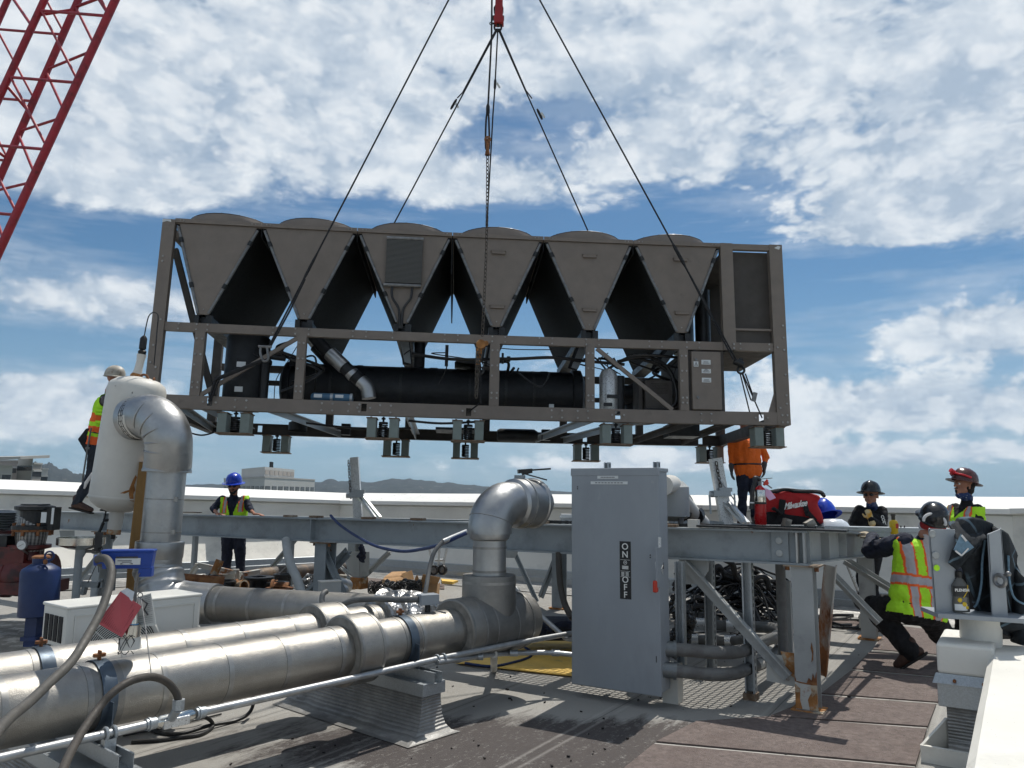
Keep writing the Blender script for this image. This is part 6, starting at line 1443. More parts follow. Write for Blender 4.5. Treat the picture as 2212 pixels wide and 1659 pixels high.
part(lambda b:([b.torus(ac(.33,-.016,.29),AD,.028+.0118*k,.0028,44,5) for k in range(18)],[b.bar(ac(.33,-.018,.29)+(AW*math.cos(a)+UP*math.sin(a))*.03,ac(.33,-.018,.29)+(AW*math.cos(a)+UP*math.sin(a))*.235,.006,.006,AD) for a in [k*math.pi/3+.3 for k in range(6)]],b.lathe([(0,.008),(.03,.006),(.034,0)],ac(.33,-.014,.29),-AD,18)),'fan_grille','ac_white',acu,smooth=True)
for r_ in range(3):
    for k in range(4):
        part(lambda b:b.box(ac(-.003,.045+.066*k+.02,ah-.135-r_*.175),(.006,.046,.15),RA),'side_vent','dark_void',acu)
part(lambda b:(b.box(ac(aw+.02,.12,.30),(.04,.12,.16),RA)),'valve_cover','ac_white',acu,bevel=.008)
part(lambda b:(b.box(ac(.12,ad_/2,-.06),(.06,ad_+.04,.12),RA),b.box(ac(aw-.12,ad_/2,-.06),(.06,ad_+.04,.12),RA),b.box(ac(.12,ad_/2,-.185),(.05,.05,.13),RA),b.box(ac(aw-.12,ad_/2,-.185),(.05,.05,.13),RA)),'support_foot','wood_grey',acu)
part(lambda b:b.tube(spline([ac(aw+.03,.1,.25),ac(aw+.08,.06,.2),ac(aw+.12,.0,.08),ac(aw+.16,.0,0)],5),.009,7),'flexible_whip','header_tube',acu,smooth=True)
# ---- chemical feeder (blue tank)
def eB(x,y,Y=6.3): return pt(zB,x,y,Y)
bt=thing('chemical_feeder','dark blue metal cylinder tank with filler neck on a blue pedestal','tank',eB(340,1540))
c_=eB(395,1270); zt0=(eB(400,800)-c_).length
part(lambda b:b.lathe([(0,0),(.13,0),(.14,.006),(.142,.02),(.142,zt0-.01),(.132,zt0+.015),(.085,zt0+.045),(.062,zt0+.055),(0,zt0+.055)],c_,(eB(425,780)-c_),36),'shell','blue_paint',bt,smooth=True)
part(lambda b:b.tube([eB(422,780),eB(428,700),eB(430,655)],[.062,.062,.064],24),'filler_neck','blue_paint',bt,smooth=True)
part(lambda b:b.lathe([(.0,.012),(.05,.01),(.066,.0),(.066,-.012)],eB(430,655),UP,24),'cap','rust',bt,smooth=True)
part(lambda b:(b.cyl(eB(470,720,6.25),eB(470,700,6.15),.015,8)),'vent_plug','rust',bt); part(lambda b:b.torus(eB(512,650,6.25),(0,1,0),.035,.008,18,6),'handle_ring','blue_paint',bt,smooth=True)
part(lambda b:(b.box(eB(350,1390),(.09,.09,.28)),b.box(eB(335,1500),(.12,.12,.03))),'pedestal','blue_paint',bt)
# ---- eyewash style bowl on post
ey=thing('drain_bowl','shallow stainless steel bowl on a grey pipe post','bowl',pt(zB,790,1060,6.9))
def eE(x,y,Y=6.9): return pt(zB,x,y,Y)
part(lambda b:b.lathe([(.02,-.105),(.09,-.095),(.16,-.07),(.185,-.06),(.186,.0),(.192,.0),(.19,-.062),(.16,-.075),(.09,-.10),(.02,-.11)],eE(845,455),UP,40),'bowl','stainless',ey,smooth=True)
part(lambda b:(b.cyl(eE(820,640),V((eE(790,1060).x,6.9,.0)),.033,14),b.tube([eE(845,550),eE(842,600),eE(822,650)],[.05,.046,.036],14)),'post','steel_grey',ey,smooth=True)
part(lambda b:(b.cyl(eE(850,600),eE(1190,600),.015,10),b.cyl(eE(960,600),eE(1010,600),.022,10),b.cyl(eE(1110,600),eE(1140,600),.02,10),b.tube(spline([eE(1180,600),eE(1215,605),eE(1218,640)],4),.016,10)),'side_pipe','conduit_grey',ey,smooth=True)
part(lambda b:(b.box(eE(1020,500,6.8),(.06,.01,.16)),b.torus(eE(1040,580,6.78),(0,1,0),.02,.004,12,5),b.tube([eE(1040,610,6.78),eE(1030,670,6.78),eE(1000,740,6.78),eE(910,930,6.78)],.0035,5),b.tube([eE(1020,680,6.78),eE(1024,820,6.78)],.004,5)),'pull_wire','rubber',ey)
part(lambda b:(b.bar(eE(820,940,7.2),eE(1075,950,7.2),.05,.05),b.bar(eE(885,960,7.2),eE(860,1050,7.2),.06,.03),b.bar(eE(1060,890,7.2),eE(1010,1050,7.2),.05,.02),b.bar(eE(1178,760,7.2),eE(1160,1010,7.2),.06,.03)),'support_angle','steel_grey',ey)
# ---- pump group at the far left
pg=thing('water_pump','rusty dark red pump with braided connector and pressure gauge at the left edge','pump',eB(200,1000,7.0))
def eP(x,y,Y=7.0): return pt(zB,x,y,Y)
part(lambda b:(b.lathe([(.0,0),(.17,0),(.17,.03),(.115,.04),(.115,.16),(.16,.17),(.16,.20),(.115,.21),(.115,.22),(0,.22)],eP(345,370),UP,20),b.box(eP(520,260),(.12,.12,.20)),b.lathe([(0,0),(.10,0),(.10,.02),(0,.02)],eP(350,180),UP,18)),'valve_head','black_metal',pg)
part(lambda b:(b.box(eP(453,250,6.85),(.045,.005,.09)),b.box(eP(545,235,6.85),(.02,.005,.14))),'label_plate','label_white',pg)
part(lambda b:(b.torus(eP(345,375),UP,.15,.018,20,6),[b.cyl(eP(345,375)+V((math.cos(a)*.15,math.sin(a)*.15,-.05)),eP(345,375)+V((math.cos(a)*.15,math.sin(a)*.15,.06)),.014,6) for a in [k*math.pi/4 for k in range(8)]]),'flange_bolt','rust',pg)
part(lambda b:b.lathe([(.10,0),(.115,.05),(.125,.13),(.125,.22),(.11,.30),(.095,.34)],eP(310,600),UP,28),'braided_connector','braid',pg,smooth=True)
part(lambda b:(b.lathe([(0,0),(.16,0),(.16,.03),(.10,.05),(.09,.13),(.17,.15),(.17,.18),(0,.18)],eP(290,745),UP,18),b.lathe([(0,0),(.19,0),(.19,.05),(.14,.07),(.14,.32),(.19,.34),(.19,.38),(0,.38)],eP(60,850),V((1,.1,0)),20),b.sph(eP(230,850),.20,18,12,(1,1,.9)),b.box(eP(60,640),(.5,.3,.16)),b.box(eP(200,960),(.65,.4,.10))),'pump_body','pump_red',pg,smooth=True)
part(lambda b:(b.lathe([(0,0),(.21,0),(.21,.25),(.15,.32),(0,.33)],eP(-60,860),V((-1,-.1,0)),20),b.box(eP(-20,560),(.3,.25,.22)),b.cyl(eP(20,430),eP(20,700),.07,14)),'motor','black_metal',pg,smooth=True)
g0=eP(222,537,6.78)
gz_=part(lambda b:(b.lathe([(.0,0),(.040,0),(.045,.004),(.045,.02),(0,.02)],g0,V((0,1,.1)),24),b.cyl(g0+V((.0,.02,-.04)),g0+V((0,.1,-.08)),.008,6)),'pressure_gauge','header_tube',pg,smooth=True)
part(lambda b:b.lathe([(0,0),(.038,0)],g0+V((0,-.002,0)),V((0,1,.1)),24),'dial','label_white',gz_); part(lambda b:b.bar(g0+V((-.022,-.004,-.012)),g0+V((.02,-.004,.012)),.003,.002),'needle','text_dark',gz_)
fx=thing('water_pump','grey ribbed flexible joint on a rusty red pipe cut off at the left frame edge','pump',eP(20,1000,7.4))
part(lambda b:(b.lathe([(.08,0)]+[(.115 if k%2 else .09,.012*k) for k in range(14)]+[(.06,.18)],eP(25,375,7.4),UP,24)),'ribbed_joint','galv_dark',fx,smooth=True)
part(lambda b:(b.lathe([(0,0),(.17,0),(.17,.05),(0,.05)],eP(30,440,7.4),UP,18),b.cyl(eP(20,760,7.4),eP(30,440,7.4),.10,14)),'red_flange','pump_red',fx,smooth=True)
# concrete pads and skids under the pumps
o=part(lambda b:(b.box((-4.0,6.9,.14),(2.3,1.5,.28),(0,0,-.1))),'equipment_pad','wood_grey',None,bevel=.02); tag(o,'dirty low concrete pad under the red pumps','pad')
o=part(lambda b:([b.box((-3.55,5.35+.16*k,.10+.0*k),(1.15,.10,.03),(0,0,.12)) for k in range(5)],[b.box((-3.55+s*.5,5.68,.045),(.09,.75,.075),(0,0,.12)) for s in (-1,0,1)]),'wooden_pallet','wood_grey',None); tag(o,'worn wooden pallet on the roof left of the white air conditioner','pallet')
# ============================================================ people
def z6(x,y): return 1785.7+.2083*x,979.3+.2083*y
def zr3(x,y): return 1670.5+.427*x,950.5+.427*y
def hand_caps(wr,d,pn,s=1.0,curl=.35,side=1,spread=.016):
    """palm + five separate fingers. d: wrist->fingers, pn: palm normal (fingers curl toward it), side: thumb side sign"""
    d=V(d).normalized(); pn=V(pn); pn=(pn-d*pn.dot(d)).normalized(); l=d.cross(pn)*side
    C=[]
    for k in (-1.3,-.4,.5,1.35): C.append((wr+l*k*.012*s,.017*s,wr+d*.085*s+l*k*spread*s,.0125*s))
    for k,L in ((-1.5,.058),(-.5,.072),(.5,.078),(1.5,.070)):
        b0=wr+d*.088*s+l*k*spread*1.05*s; d1=(d*math.cos(curl)+pn*math.sin(curl)); b1=b0+d1*L*.55*s
        d2=(d*math.cos(curl*2.3)+pn*math.sin(curl*2.3)); b2=b1+d2*L*.50*s
        C+= [(b0,.0095*s,b1,.0088*s),(b1,.0088*s,b2,.0072*s)]
    t0=wr+d*.03*s+l*.024*s; t1=t0+(d*.5+l*.8+pn*.25).normalized()*.042*s; t2=t1+(d*.85+l*.25+pn*.45).normalized()*.032*s
    C+= [(t0,.0135*s,t1,.011*s),(t1,.011*s,t2,.0085*s)]
    return C
def person(label,J,s=1.0,skin='skin',shirt='navy_cloth',pants='navy_cloth',boots='boot_brown',hat=None,vest=None,gloves=(None,None),face=(0,-1,0),up=(0,0,1),lateral=None,
           handd=None,palm=None,curl=(.35,.35),hair=None,beard=False,sleeve=1.0,jacket_extra=0,glasses=False,base=None,hatkw={},torso=(1,1),front=None,bulk=(0,0),ve=0):
    J={k:V(v) for k,v in J.items()}
    if base is None: base=V(((J['anL'].x+J['anR'].x)/2,(J['anL'].y+J['anR'].y)/2,min(J['anL'].z,J['anR'].z)-.09))
    root=thing('person',label,'person',base)
    f=V(face).normalized(); u=V(up); u=(u-f*u.dot(f)).normalized(); r=f.cross(u)
    H=J['head']; lat=(J['shR']-J['shL']).normalized() if lateral is None else V(lateral).normalized()
    pel=(J['hipL']+J['hipR'])/2; che=(J['shL']+J['shR'])/2; ax=(che-pel).normalized(); fr=V(front).normalized() if front is not None else ax.cross(lat).normalized()*-1
    if front is None and fr.dot(f)<0: fr=-fr
    def hp(x,y,z): return H+(r*x+f*y+u*z)*s
    w=.085*s; tw,td=torso
    def tors(e):
        return [(pel-lat*w*.9*tw,(.098*td+e)*s,che-lat*w*.95*tw-ax*.09*s,(.098*td+e)*s),(pel+lat*w*.9*tw,(.098*td+e)*s,che+lat*w*.95*tw-ax*.09*s,(.098*td+e)*s),
                (pel+fr*.02*s,(.105*td+e)*s,che-ax*.13*s+fr*.02*s,(.115*td+e)*s),(J['shL']-ax*.03*s,(.058+e)*s,J['shR']-ax*.03*s,(.058+e)*s),
                (che-ax*.04*s,(.075+e)*s,J['neck'],(.048+e*.6)*s)]
    def arm(k,e,t1=1.0):
        e=e+(bulk[0] if e>.005 else 0)
        a,b_,c=J['sh'+k],J['el'+k],J['wr'+k]
        o=[(a,(.055+e)*s,b_,(.041+e)*s)]
        o.append((b_,(.040+e)*s,b_.lerp(c,t1),(.029+e)*s)); return o
    def leg(k,e):
        e=e+(bulk[1] if e>.005 else 0)
        a,b_,c=J['hip'+k],J['kn'+k],J['an'+k]
        return [(a,(.088+e)*s,b_,(.056+e)*s),(b_,(.056+e)*s,c,(.038+e*1.2)*s)]
    body=[(hp(0,-.012,.035),.088*s),(hp(0,.012,.02),.082*s),(hp(0,.02,-.03),.066*s,hp(0,.052,-.075),.036*s),(hp(-.035,.02,-.05),.036*s,hp(0,.062,-.085),.026*s),(hp(.035,.02,-.05),.036*s,hp(0,.062,-.085),.026*s),
          (hp(0,.088,.012),.011*s,hp(0,.106,-.024),.0155*s),(hp(-.03,.078,.022),.017*s,hp(.03,.078,.022),.017*s),(hp(0,.084,-.052),.013*s,hp(0,.08,-.058),.016*s),
          (hp(-.082,-.002,.01),.012*s,hp(-.083,-.006,-.028),.010*s),(hp(.082,-.002,.01),.012*s,hp(.083,-.006,-.028),.010*s),
          (H-u*.05*s-f*.01*s,.055*s,J['neck'],.055*s)]+tors(-.02)
    for k in 'LR':
        body+=arm(k,-.008)+leg(k,-.012)
        body.append((J['an'+k],.036*s,J['toe'+k],.03*s))
    hd=handd or {}
    for i,k in enumerate('LR'):
        d=hd.get(k,(J['wr'+k]-J['el'+k])); pn=(palm or {}).get(k,-lat if k=='R' else lat)
        hc=hand_caps(J['wr'+k],d,pn,s,curl[i],1 if k=='L' else -1)
        if gloves[i]: 
            hg=[(a[0],a[1]+.0025*s,a[2],a[3]+.0025*s) for a in hc]+[(J['wr'+k]-V(d).normalized()*.05*s,.042*s,J['wr'+k]+V(d).normalized()*.02*s,.03*s)]
            blob('glove',hg,gloves[i],root,.0062*s,1)
        body+=hc
    blob('body',body,skin,root,.0075*s,2)
    el_=[]
    for sx in (-1,1):
        b=MB(); b.sph(hp(sx*.031,.082,.006),.0125*s,10,8); o=b.build('eye','text_white',root,smooth=True)
        b=MB(); b.sph(hp(sx*.031,.0905,.006),.0062*s,8,6); b.build('iris','text_dark',o,smooth=True)
    b=MB(); b.tube([hp(-.022,.098,-.058),hp(0,.104,-.057),hp(.022,.098,-.058)],[.003*s,.0055*s,.003*s],6); b.build('lips','skin_dark',root,smooth=True)
    if hair: blob('hair',[(hp(0,-.03,.03),.089*s),(hp(0,-.045,-.03),.072*s),(hp(-.05,-.02,-.01),.045*s),(hp(.05,-.02,-.01),.045*s)],hair,root,.009*s,1,.004,.02,keep=None)
    if beard: blob('beard',[(hp(-.055,.015,-.045),.022*s,hp(-.02,.072,-.088),.02*s),(hp(.055,.015,-.045),.022*s,hp(.02,.072,-.088),.02*s),(hp(-.02,.072,-.09),.022*s,hp(.02,.072,-.09),.022*s),(hp(-.025,.088,-.045),.008*s,hp(.025,.088,-.045),.008*s)],'hair',root,.006*s,1,.003,.015)
    if glasses:
        b=MB(); 
        for sx in (-1,1): b.sph(hp(sx*.033,.092,.008),.027*s,12,8,(1.0,.55,.72)); b.tube([hp(sx*.055,.085,.012),hp(sx*.085,.03,.012),hp(sx*.088,-.01,.01)],.0035*s,5)
        b.build('glasses','glasses',root,smooth=True)
    # clothing
    caps=tors(.006)+arm('L',.012,sleeve)+arm('R',.012,sleeve)
    blob('shirt',caps,shirt,root,.0115*s,2,.011*s,.06)
    caps=[(pel-lat*w*.8-ax*.03*s,.108*s,pel+lat*w*.8-ax*.03*s,.108*s),(pel-lat*w*.5+ax*.08*s,.10*s,pel+lat*w*.5+ax*.08*s,.10*s)]+leg('L',.016)+leg('R',.016)
    blob('trousers',caps,pants,root,.0125*s,2,.013*s,.07)
    for k in 'LR':
        a,t_=J['an'+k],J['toe'+k]; dn=(V((0,0,-1)) if abs((t_-a).normalized().z)<.93 else V((0,0,-1)))
        d=(t_-a); heel=a+V((0,0,-.035*s))-V((d.x,d.y,0)).normalized()*.03*s
        if (k+'heel') in J: heel=J[k+'heel']
        bo=blob('boot',[(a+UP*.06*s,.056*s,a,.052*s),(a-UP*.01*s,.05*s,t_,.042*s),(heel,.042*s,t_,.040*s),(t_,.042*s,t_+(t_-heel).normalized()*.03*s,.036*s)],boots,root,.011*s,2)
        dd=(t_-heel).normalized(); sn=(UP-dd*UP.dot(dd)).normalized(); b=MB(); b.bar(heel-dd*.045*s-sn*.042*s,t_+dd*.065*s-sn*.040*s,.095*s,.022*s,sn); b.build('sole','sole',bo,bevel=.008)
    b=MB()
    blt=[pel+ax*.10*s+(lat*math.cos(a)*.19*tw+fr*math.sin(a)*.122*td)*s for a in [2*math.pi*i/28 for i in range(28)]]
    b.tube(blt,.013*s,8,closed=True); b.build('belt','black_metal',root,smooth=True)
    if vest:
        pick,keep,e=vest
        TL_=(che-pel).length
        def fr_(p): q=p-pel; return q.dot(lat)/s,q.dot(fr)/s,q.dot(ax)/TL_
        caps=tors(.026+ve*.3)+[(pel-lat*w*1.0*tw-ax*.04*s,(.112*td+.01+ve)*s,pel+lat*w*1.0*tw-ax*.04*s,(.112*td+.01+ve)*s),(pel-lat*w*1.0*tw+ax*.12*s,(.112*td+.005+ve*.7)*s,pel+lat*w*1.0*tw+ax*.12*s,(.112*td+.005+ve*.7)*s)]+[(J['sh'+k],(.072+.012)*s,J['sh'+k].lerp(J['el'+k],.02),(.07+.012)*s) for k in 'LR']
        blob('vest',caps,['vest_lime','vest_orange','vest_silver'],root,.0098*s,3,.011*s,.075,pick=lambda p:pick(*fr_(p)),keep=lambda p:keep(*fr_(p)))
    if hat: make_hat(root,H,r,f,u,s,hat,**hatkw)
    return root,hp
def make_hat(root,H,r,f,u,s,m,full=False,tilt=.06,cap=False,ridge=True,y0=0,**k):
    f2=(f*math.cos(tilt)+u*math.sin(tilt)); u2=(u*math.cos(tilt)-f*math.sin(tilt)); c=H+(u*.048+f*(.0+y0))*s
    def L(x,y,z): return c+(r*x+f2*y+u2*z)*s
    b=MB(); n=32; prof=[(1.0,0),(1.0,.02),(.965,.05),(.87,.085),(.70,.115),(.45,.135),(.2,.143),(0,.145)]
    vs=[];fs=[]
    for (rr,z) in prof:
        for i in range(n):
            a=2*math.pi*i/n; cx=math.cos(a)*.118*rr; cy=math.sin(a)*.142*rr
            zr=z+(.006 if ridge and abs(cx)<.018 and rr<1 else 0)
            vs.append(L(cx,cy-.005,zr))
    for j in range(len(prof)-1):
        for i in range(n): fs.append([j*n+i,j*n+(i+1)%n,(j+1)*n+(i+1)%n,(j+1)*n+i])
    b.add(vs,fs); o=b.build('helmet',m,root,smooth=True,ang=60)
    b=MB(); vs=[];fs=[]
    for q in (0,1):
        for rr in (.985,1):
            for i in range(n):
                a=2*math.pi*i/n; fw=max(0,math.sin(a)) if cap else 1
                ex=(.045 if full else 0)*1.0+ (.050*max(0,math.sin(a))**.6 if math.sin(a)>0 else .006)*(0 if full else 1)+(.012*max(0,math.sin(a)) if full else 0)
                R1=.118+ex*(rr>.99); R2=.142+ex*(rr>.99)
                vs.append(L(math.cos(a)*R1,math.sin(a)*R2-.005,(.004 if q else -.002)-(.014 if rr>.99 else 0)))
    for i in range(n):
        j=(i+1)%n; fs+=[[i,j,n+j,n+i],[2*n+i,3*n+i,3*n+j,2*n+j],[n+i,n+j,3*n+j,3*n+i],[i,2*n+i,2*n+j,j]]
    b.add(vs,fs); b.build('brim',m,o,smooth=True,ang=40)
    return o,L
# vest layouts: (x lateral, y front, h height fraction) -> material slot
def keep_std(x,y,h):
    if abs(x)>.205 and h>.62: return False
    if h<-.12: return False
    if h>1.10 : return False
    if y>0 and abs(x)<.028+max(0,(h-.55))*.16: return False
    if y<0 and h>1.02 and abs(x)<.06: return False
    return True
def keep_closed(x,y,h):
    if abs(x)>.235 and h>.66: return False
    return -.12<=h<=1.08 and not (y>0 and abs(x)<(h-.80)*.35)
def pick_front(x,y,h):
    ax_=abs(abs(x)-.115)
    if y>-.03 and h>.55:
        if ax_<.020: return 2
        if ax_<.036: return 1
    if .02<h<.10: return 1
    if .10<=h<.2: return 2
    return 0
def pick_back(x,y,h):
    hb=h-.40-.10*x
    if abs(hb)<.055: return 2
    if abs(hb)<.090: return 1
    a=abs(abs(x+.0)-.085)
    if a<.030 and (h>.40 or h<.32): return 2
    if a<.046 : return 1
    return 0
def pick_rear(x,y,h):
    if h>.62: return 0
    if abs(h-.36)<.05 or abs(h-.12)<.05: return 0
    return 1
def pick_over(x,y,h):
    a=abs(abs(x)-.125)
    if h>.50:
        if a<.022: return 2
        if a<.042: return 1
    if abs(h-.25)<.04: return 2
    if abs(h-.25)<.07: return 1
    return 0
# A: man in blue helmet behind the beam
Y=11.6
def q(u,v,dy=0): return P(u,v,Y+dy)
J=dict(head=q(505,1049,0),neck=q(505,1067,.02),shL=q(528,1079,.02),shR=q(481,1079,.02),elL=q(540,1100,-.05),elR=q(461,1099,-.08),wrL=q(549,1110,-.28),wrR=q(469,1109.5,-.30),
 hipL=q(517,1143),hipR=q(493,1143),knL=q(519,1208),knR=q(490,1208),anL=q(520,1269),anR=q(488,1269),toeL=q(523,1279,-.22),toeR=q(484,1279,-.22))
pa_,hp=person('bearded worker in blue helmet and lime vest leaning on the platform beam',J,.99,hat='hat_blue',vest=(pick_front,keep_std,0),beard=True,glasses=True,face=(.06,-1,-.22),sleeve=.35,
  handd={'L':(.8,-.25,-.05),'R':(.7,-.3,-.05)},palm={'L':(0,0,-1),'R':(0,0,-1)},curl=(.15,.2),hatkw=dict(full=True))
# B: man in brown helmet looking up to the left
Y=8.4
J=dict(head=q(2082,1049,0),neck=q(2089,1074,.03),shL=q(2110,1101,-.10),shR=q(2064,1099,.16),elL=q(2112,1152,-.14),elR=q(2070,1150,.28),wrL=q(2095,1190,-.25),wrR=q(2050,1180,.2),
 hipL=q(2098,1196,-.06),hipR=q(2084,1196,.16),knL=q(2092,1292,-.06),knR=q(2078,1292,.16),anL=q(2094,1380,-.05),anR=q(2074,1380,.15),toeL=q(2052,1394,-.08),toeR=q(2034,1394,.12))
pb_,hp=person('standing worker in brown helmet with red headlamp, gazing up to the left',J,.98,shirt='black_cloth',pants='black_cloth',hat='hat_brown',vest=(pick_over,keep_closed,0),hair='hair',face=(-1,-.18,.20),up=(.2,0,1),
  hatkw=dict(full=True,tilt=.02),beard=False)
hpB=hp
b=MB(); b.tube([hp(-.118,.02,.085),hp(-.10,.10,.10),hp(-.03,.142,.108),hp(.05,.14,.105),hp(.115,.06,.09)],.011,8); hl=b.build('headlamp_strap','headlamp_red',pb_,smooth=True)
b=MB(); b.cyl(hp(-.0,.135,.115),hp(-.0,.185,.135),.024,12); b.build('headlamp','headlamp_red',hl,smooth=True)
blob('neck_gaiter',[(hpB(0,-.02,-.10),.060,V(J['neck'])+V((0,0,-.01)),.060),(hpB(0,.03,-.11),.045)],'bandana_blue',pb_,.01,2,.006,.04)
blob('beard',[(hpB(0,.068,-.088),.020,hpB(0,.082,-.075),.016),(hpB(-.02,.088,-.045),.007,hpB(.02,.088,-.045),.007)],'hair',pb_,.006,1)
# C: man in black helmet, gloved hand to chest
Y=9.8
J=dict(head=q(1881,1071,-.02),neck=q(1884,1090,.03),shL=q(1905,1104,.02),shR=q(1856,1102,.05),elL=q(1908,1140,-.10),elR=q(1838,1134,.05),wrL=q(1881,1122,-.26),wrR=q(1850,1158,-.10),
 hipL=q(1890,1180,.02),hipR=q(1872,1178,.05),knL=q(1884,1258,-.02),knR=q(1862,1250,-.05),anL=q(1893,1322,.0),anR=q(1876,1322,.05),toeL=q(1886,1333,-.2),toeR=q(1862,1333,-.12))
pc_,hpC=person('worker in black helmet and sunglasses holding a yellow-gloved fist to his chest',J,.98,shirt='black_cloth',pants='black_cloth',hat='hat_black',face=(-.62,-.78,.05),glasses=True,
  gloves=('glove_yellow','glove_yellow'),handd={'L':(-.28,-.05,.9)},palm={'L':(.3,.8,0)},curl=(.95,.4),hatkw=dict(full=True),lateral=(-.97,.05,0))
blob('neck_gaiter',[(hpC(0,-.01,-.10),.062,V(J['neck'])+V((0,0,-.03)),.070),(hpC(0,.03,-.11),.05)],'cable_blue',pc_,.01,2,.006,.04); pc_.children[-1]
text_mesh('lettering','CODY',.052,'text_white',pc_,P(1909,1126,Y-.135),V((.25,0,-1)),V((1,.1,.22)),.0008,bold=.002)
# D: crouching worker, seen from behind
Y=7.25
J=dict(head=q(2013,1130,.02),neck=q(1998,1156,.0),shL=q(1953,1172,.05),shR=q(2028,1172,.08),elL=q(1880,1190,.32),elR=q(2060,1235,.25),wrL=q(1886,1163,.78),wrR=q(2035,1270,.5),
 hipL=q(1957,1312,.0),hipR=q(2004,1318,.02),knL=q(1888,1312,.28),knR=q(2035,1372,.35),anL=q(1965,1404,.02),anR=q(2078,1392,.15),toeL=q(1945,1432,.06),toeR=q(2060,1424,.30),Lheel=q(1985,1407,-.03))
pd_,hpD=person('crouching worker in lime vest and black helmet gripping the platform end, back to viewer',J,1.06,pants='black_cloth',hat='hat_black',vest=(pick_back,keep_std,0),face=(.30,.85,.38),up=(.12,-.35,1),bulk=(.022,.026),ve=.030,
  gloves=('glove_tan','glove_tan'),handd={'L':(-.25,.3,.25)},palm={'L':(-.1,.5,-1)},curl=(.6,.5),hatkw=dict(full=False,tilt=.05,ridge=False),front=(-.1,1,-.05),lateral=(.99,.08,0),base=G(1990,1425,0),torso=(1.12,1.08))
blob('bandana',[(hpD(-.05,-.05,.0),.058,hpD(.05,-.05,.0),.058),(hpD(0,-.02,.01),.086)],'bandana_red',pd_,.009,2,.004,.03)
blob('neck_cloth',[(hpD(-.045,-.055,-.055),.045,hpD(.05,-.055,-.055),.045),(hpD(-.07,.0,-.045),.032),(hpD(0,-.055,-.085),.045)],'white_cloth',pd_,.009,2,.005,.03)
b=MB(); 
def arcp(k): a=-1.2+2.4*k; return hpD(-.118*math.cos(a*.55)*.95,-.14*math.sin((k)*math.pi)*.92-.01,.06+.085*math.sin(k*math.pi))
b.tube([hpD(-.02+.085*math.cos(t_),-.135-.006*abs(math.cos(t_))+.035*max(0,math.sin(t_)),.075+.055*math.sin(t_)) for t_ in [math.pi*i/14 for i in range(-1,16)]],.013,8)
b.build('helmet_strap','white_cloth',pd_,smooth=True)
text_mesh('lettering','H..',.04,'cable_blue',pd_,q(2002,1181,-.20),V((1,.05,-.1)),V((.05,0,1)),.0008) if False else None
# E: man in orange shirt on the rear deck
Y=10.9
J=dict(head=q(1607,908,0),neck=q(1607,932,.02),shL=q(1637,949,.02),shR=q(1582,949,.02),elL=q(1654,988,.05),elR=q(1581,990,.03),wrL=q(1651,1009,.0),wrR=q(1580,1013,-.02),
 hipL=q(1628,1018),hipR=q(1605,1018),knL=q(1630,1071,-.02),knR=q(1604,1071,-.0),anL=q(1630,1119),anR=q(1603,1119),toeL=q(1636,1128.5,-.18),toeR=q(1598,1128.5,-.18))
pe_,hp=person('worker in bright orange shirt and navy trousers standing on the rear deck under the chiller',J,.93,shirt='orange_cloth',face=(0,-1,-.1),sleeve=.45,gloves=('glove_grey','glove_grey'),handd={'L':(-.08,-.1,-1),'R':(.0,-.1,-1)},
  hair='hair',curl=(.3,.3),torso=(1.12,1.15))
# F: worker behind the white tank
Y=10.6
J=dict(head=q(247,820,-.02),neck=q(236,845,0),shL=q(238,862,.2),shR=q(229,863,-.14),elL=q(278,880,.25),elR=q(262,905,-.16),wrL=q(310,870,.2),wrR=q(295,885,-.1),
 hipL=q(215,952,.10),hipR=q(210,952,-.08),knL=q(243,1022,.12),knR=q(198,1028,-.10),anL=q(232,1090,.12),anR=q(166,1086,-.08),toeL=q(262,1100,.12),toeR=q(192,1100,-.08))
pf_,hpF=person('worker in pale dirty helmet standing on the beam behind the white tank, leaning right',J,1.0,shirt='grey_cloth',pants='jean_cloth',hat='hat_tan',face=(1,-.1,-.15),vest=(pick_rear,keep_std,0),
  gloves=('glove_grey','glove_grey'),hatkw=dict(full=False),lateral=(.05,-1,0),base=npnt(9.3,nz(9.3)))
def zAw(x,y,dy=0): return pt(zA,x,y,Y+dy)
b=MB(); b.prism([zAw(665,635,-.16),zAw(600,720,-.16),zAw(665,830,-.16),zAw(720,855,-.16),zAw(735,700,-.16),zAw(725,630,-.16)],(0,.16,0)); b.build('tool_pouch','black_cloth',pf_,bevel=.015)
b=MB(); b.tube([zAw(710,630,-.22),zAw(680,790,-.22),zAw(640,1050,-.22)],.011,8); b.box(zAw(682,790,-.22),(.05,.03,.03)); b.build('spud_wrench','conduit_grey',pf_,smooth=True)
b=MB(); b.tube([zAw(720,985,-.22),zAw(670,1060,-.22),zAw(655,1105,-.22)],[.02,.024,.01],8); b.build('rag','white_cloth',pf_,smooth=True)
b=MB(); 
for k,(h0,h1) in enumerate(((495,515),(520,555),(585,625))): b.tube([zAw(745,h0,-.19),zAw(800,h0+5,-.20)],.02,8)
b.build('reflective_band','vest_lime',pf_)
# loose blue helmet with clear shield on the platform behind the bag
lh=thing('hard_hat','spare blue helmet with clear visor lying right of the red tool bag','helmet',q5(2240,1010,6.6))
o,L=make_hat(lh,pt(z6,15,690,6.7)+V((-.03,0,-.02)),V((.9,.4,0)),V((.2,-.9,.3)).normalized(),V((-.1,.3,.95)).normalized(),1.05,'hat_blue')
b=MB(); b.lathe([(.0,.05),(.07,.045),(.11,.02),(.13,-.01),(.12,-.012),(.10,.01)],pt(z6,70,740,6.5),UP,24,1.0,.8); b.build('clear_visor','plastic_clear',lh,smooth=True)
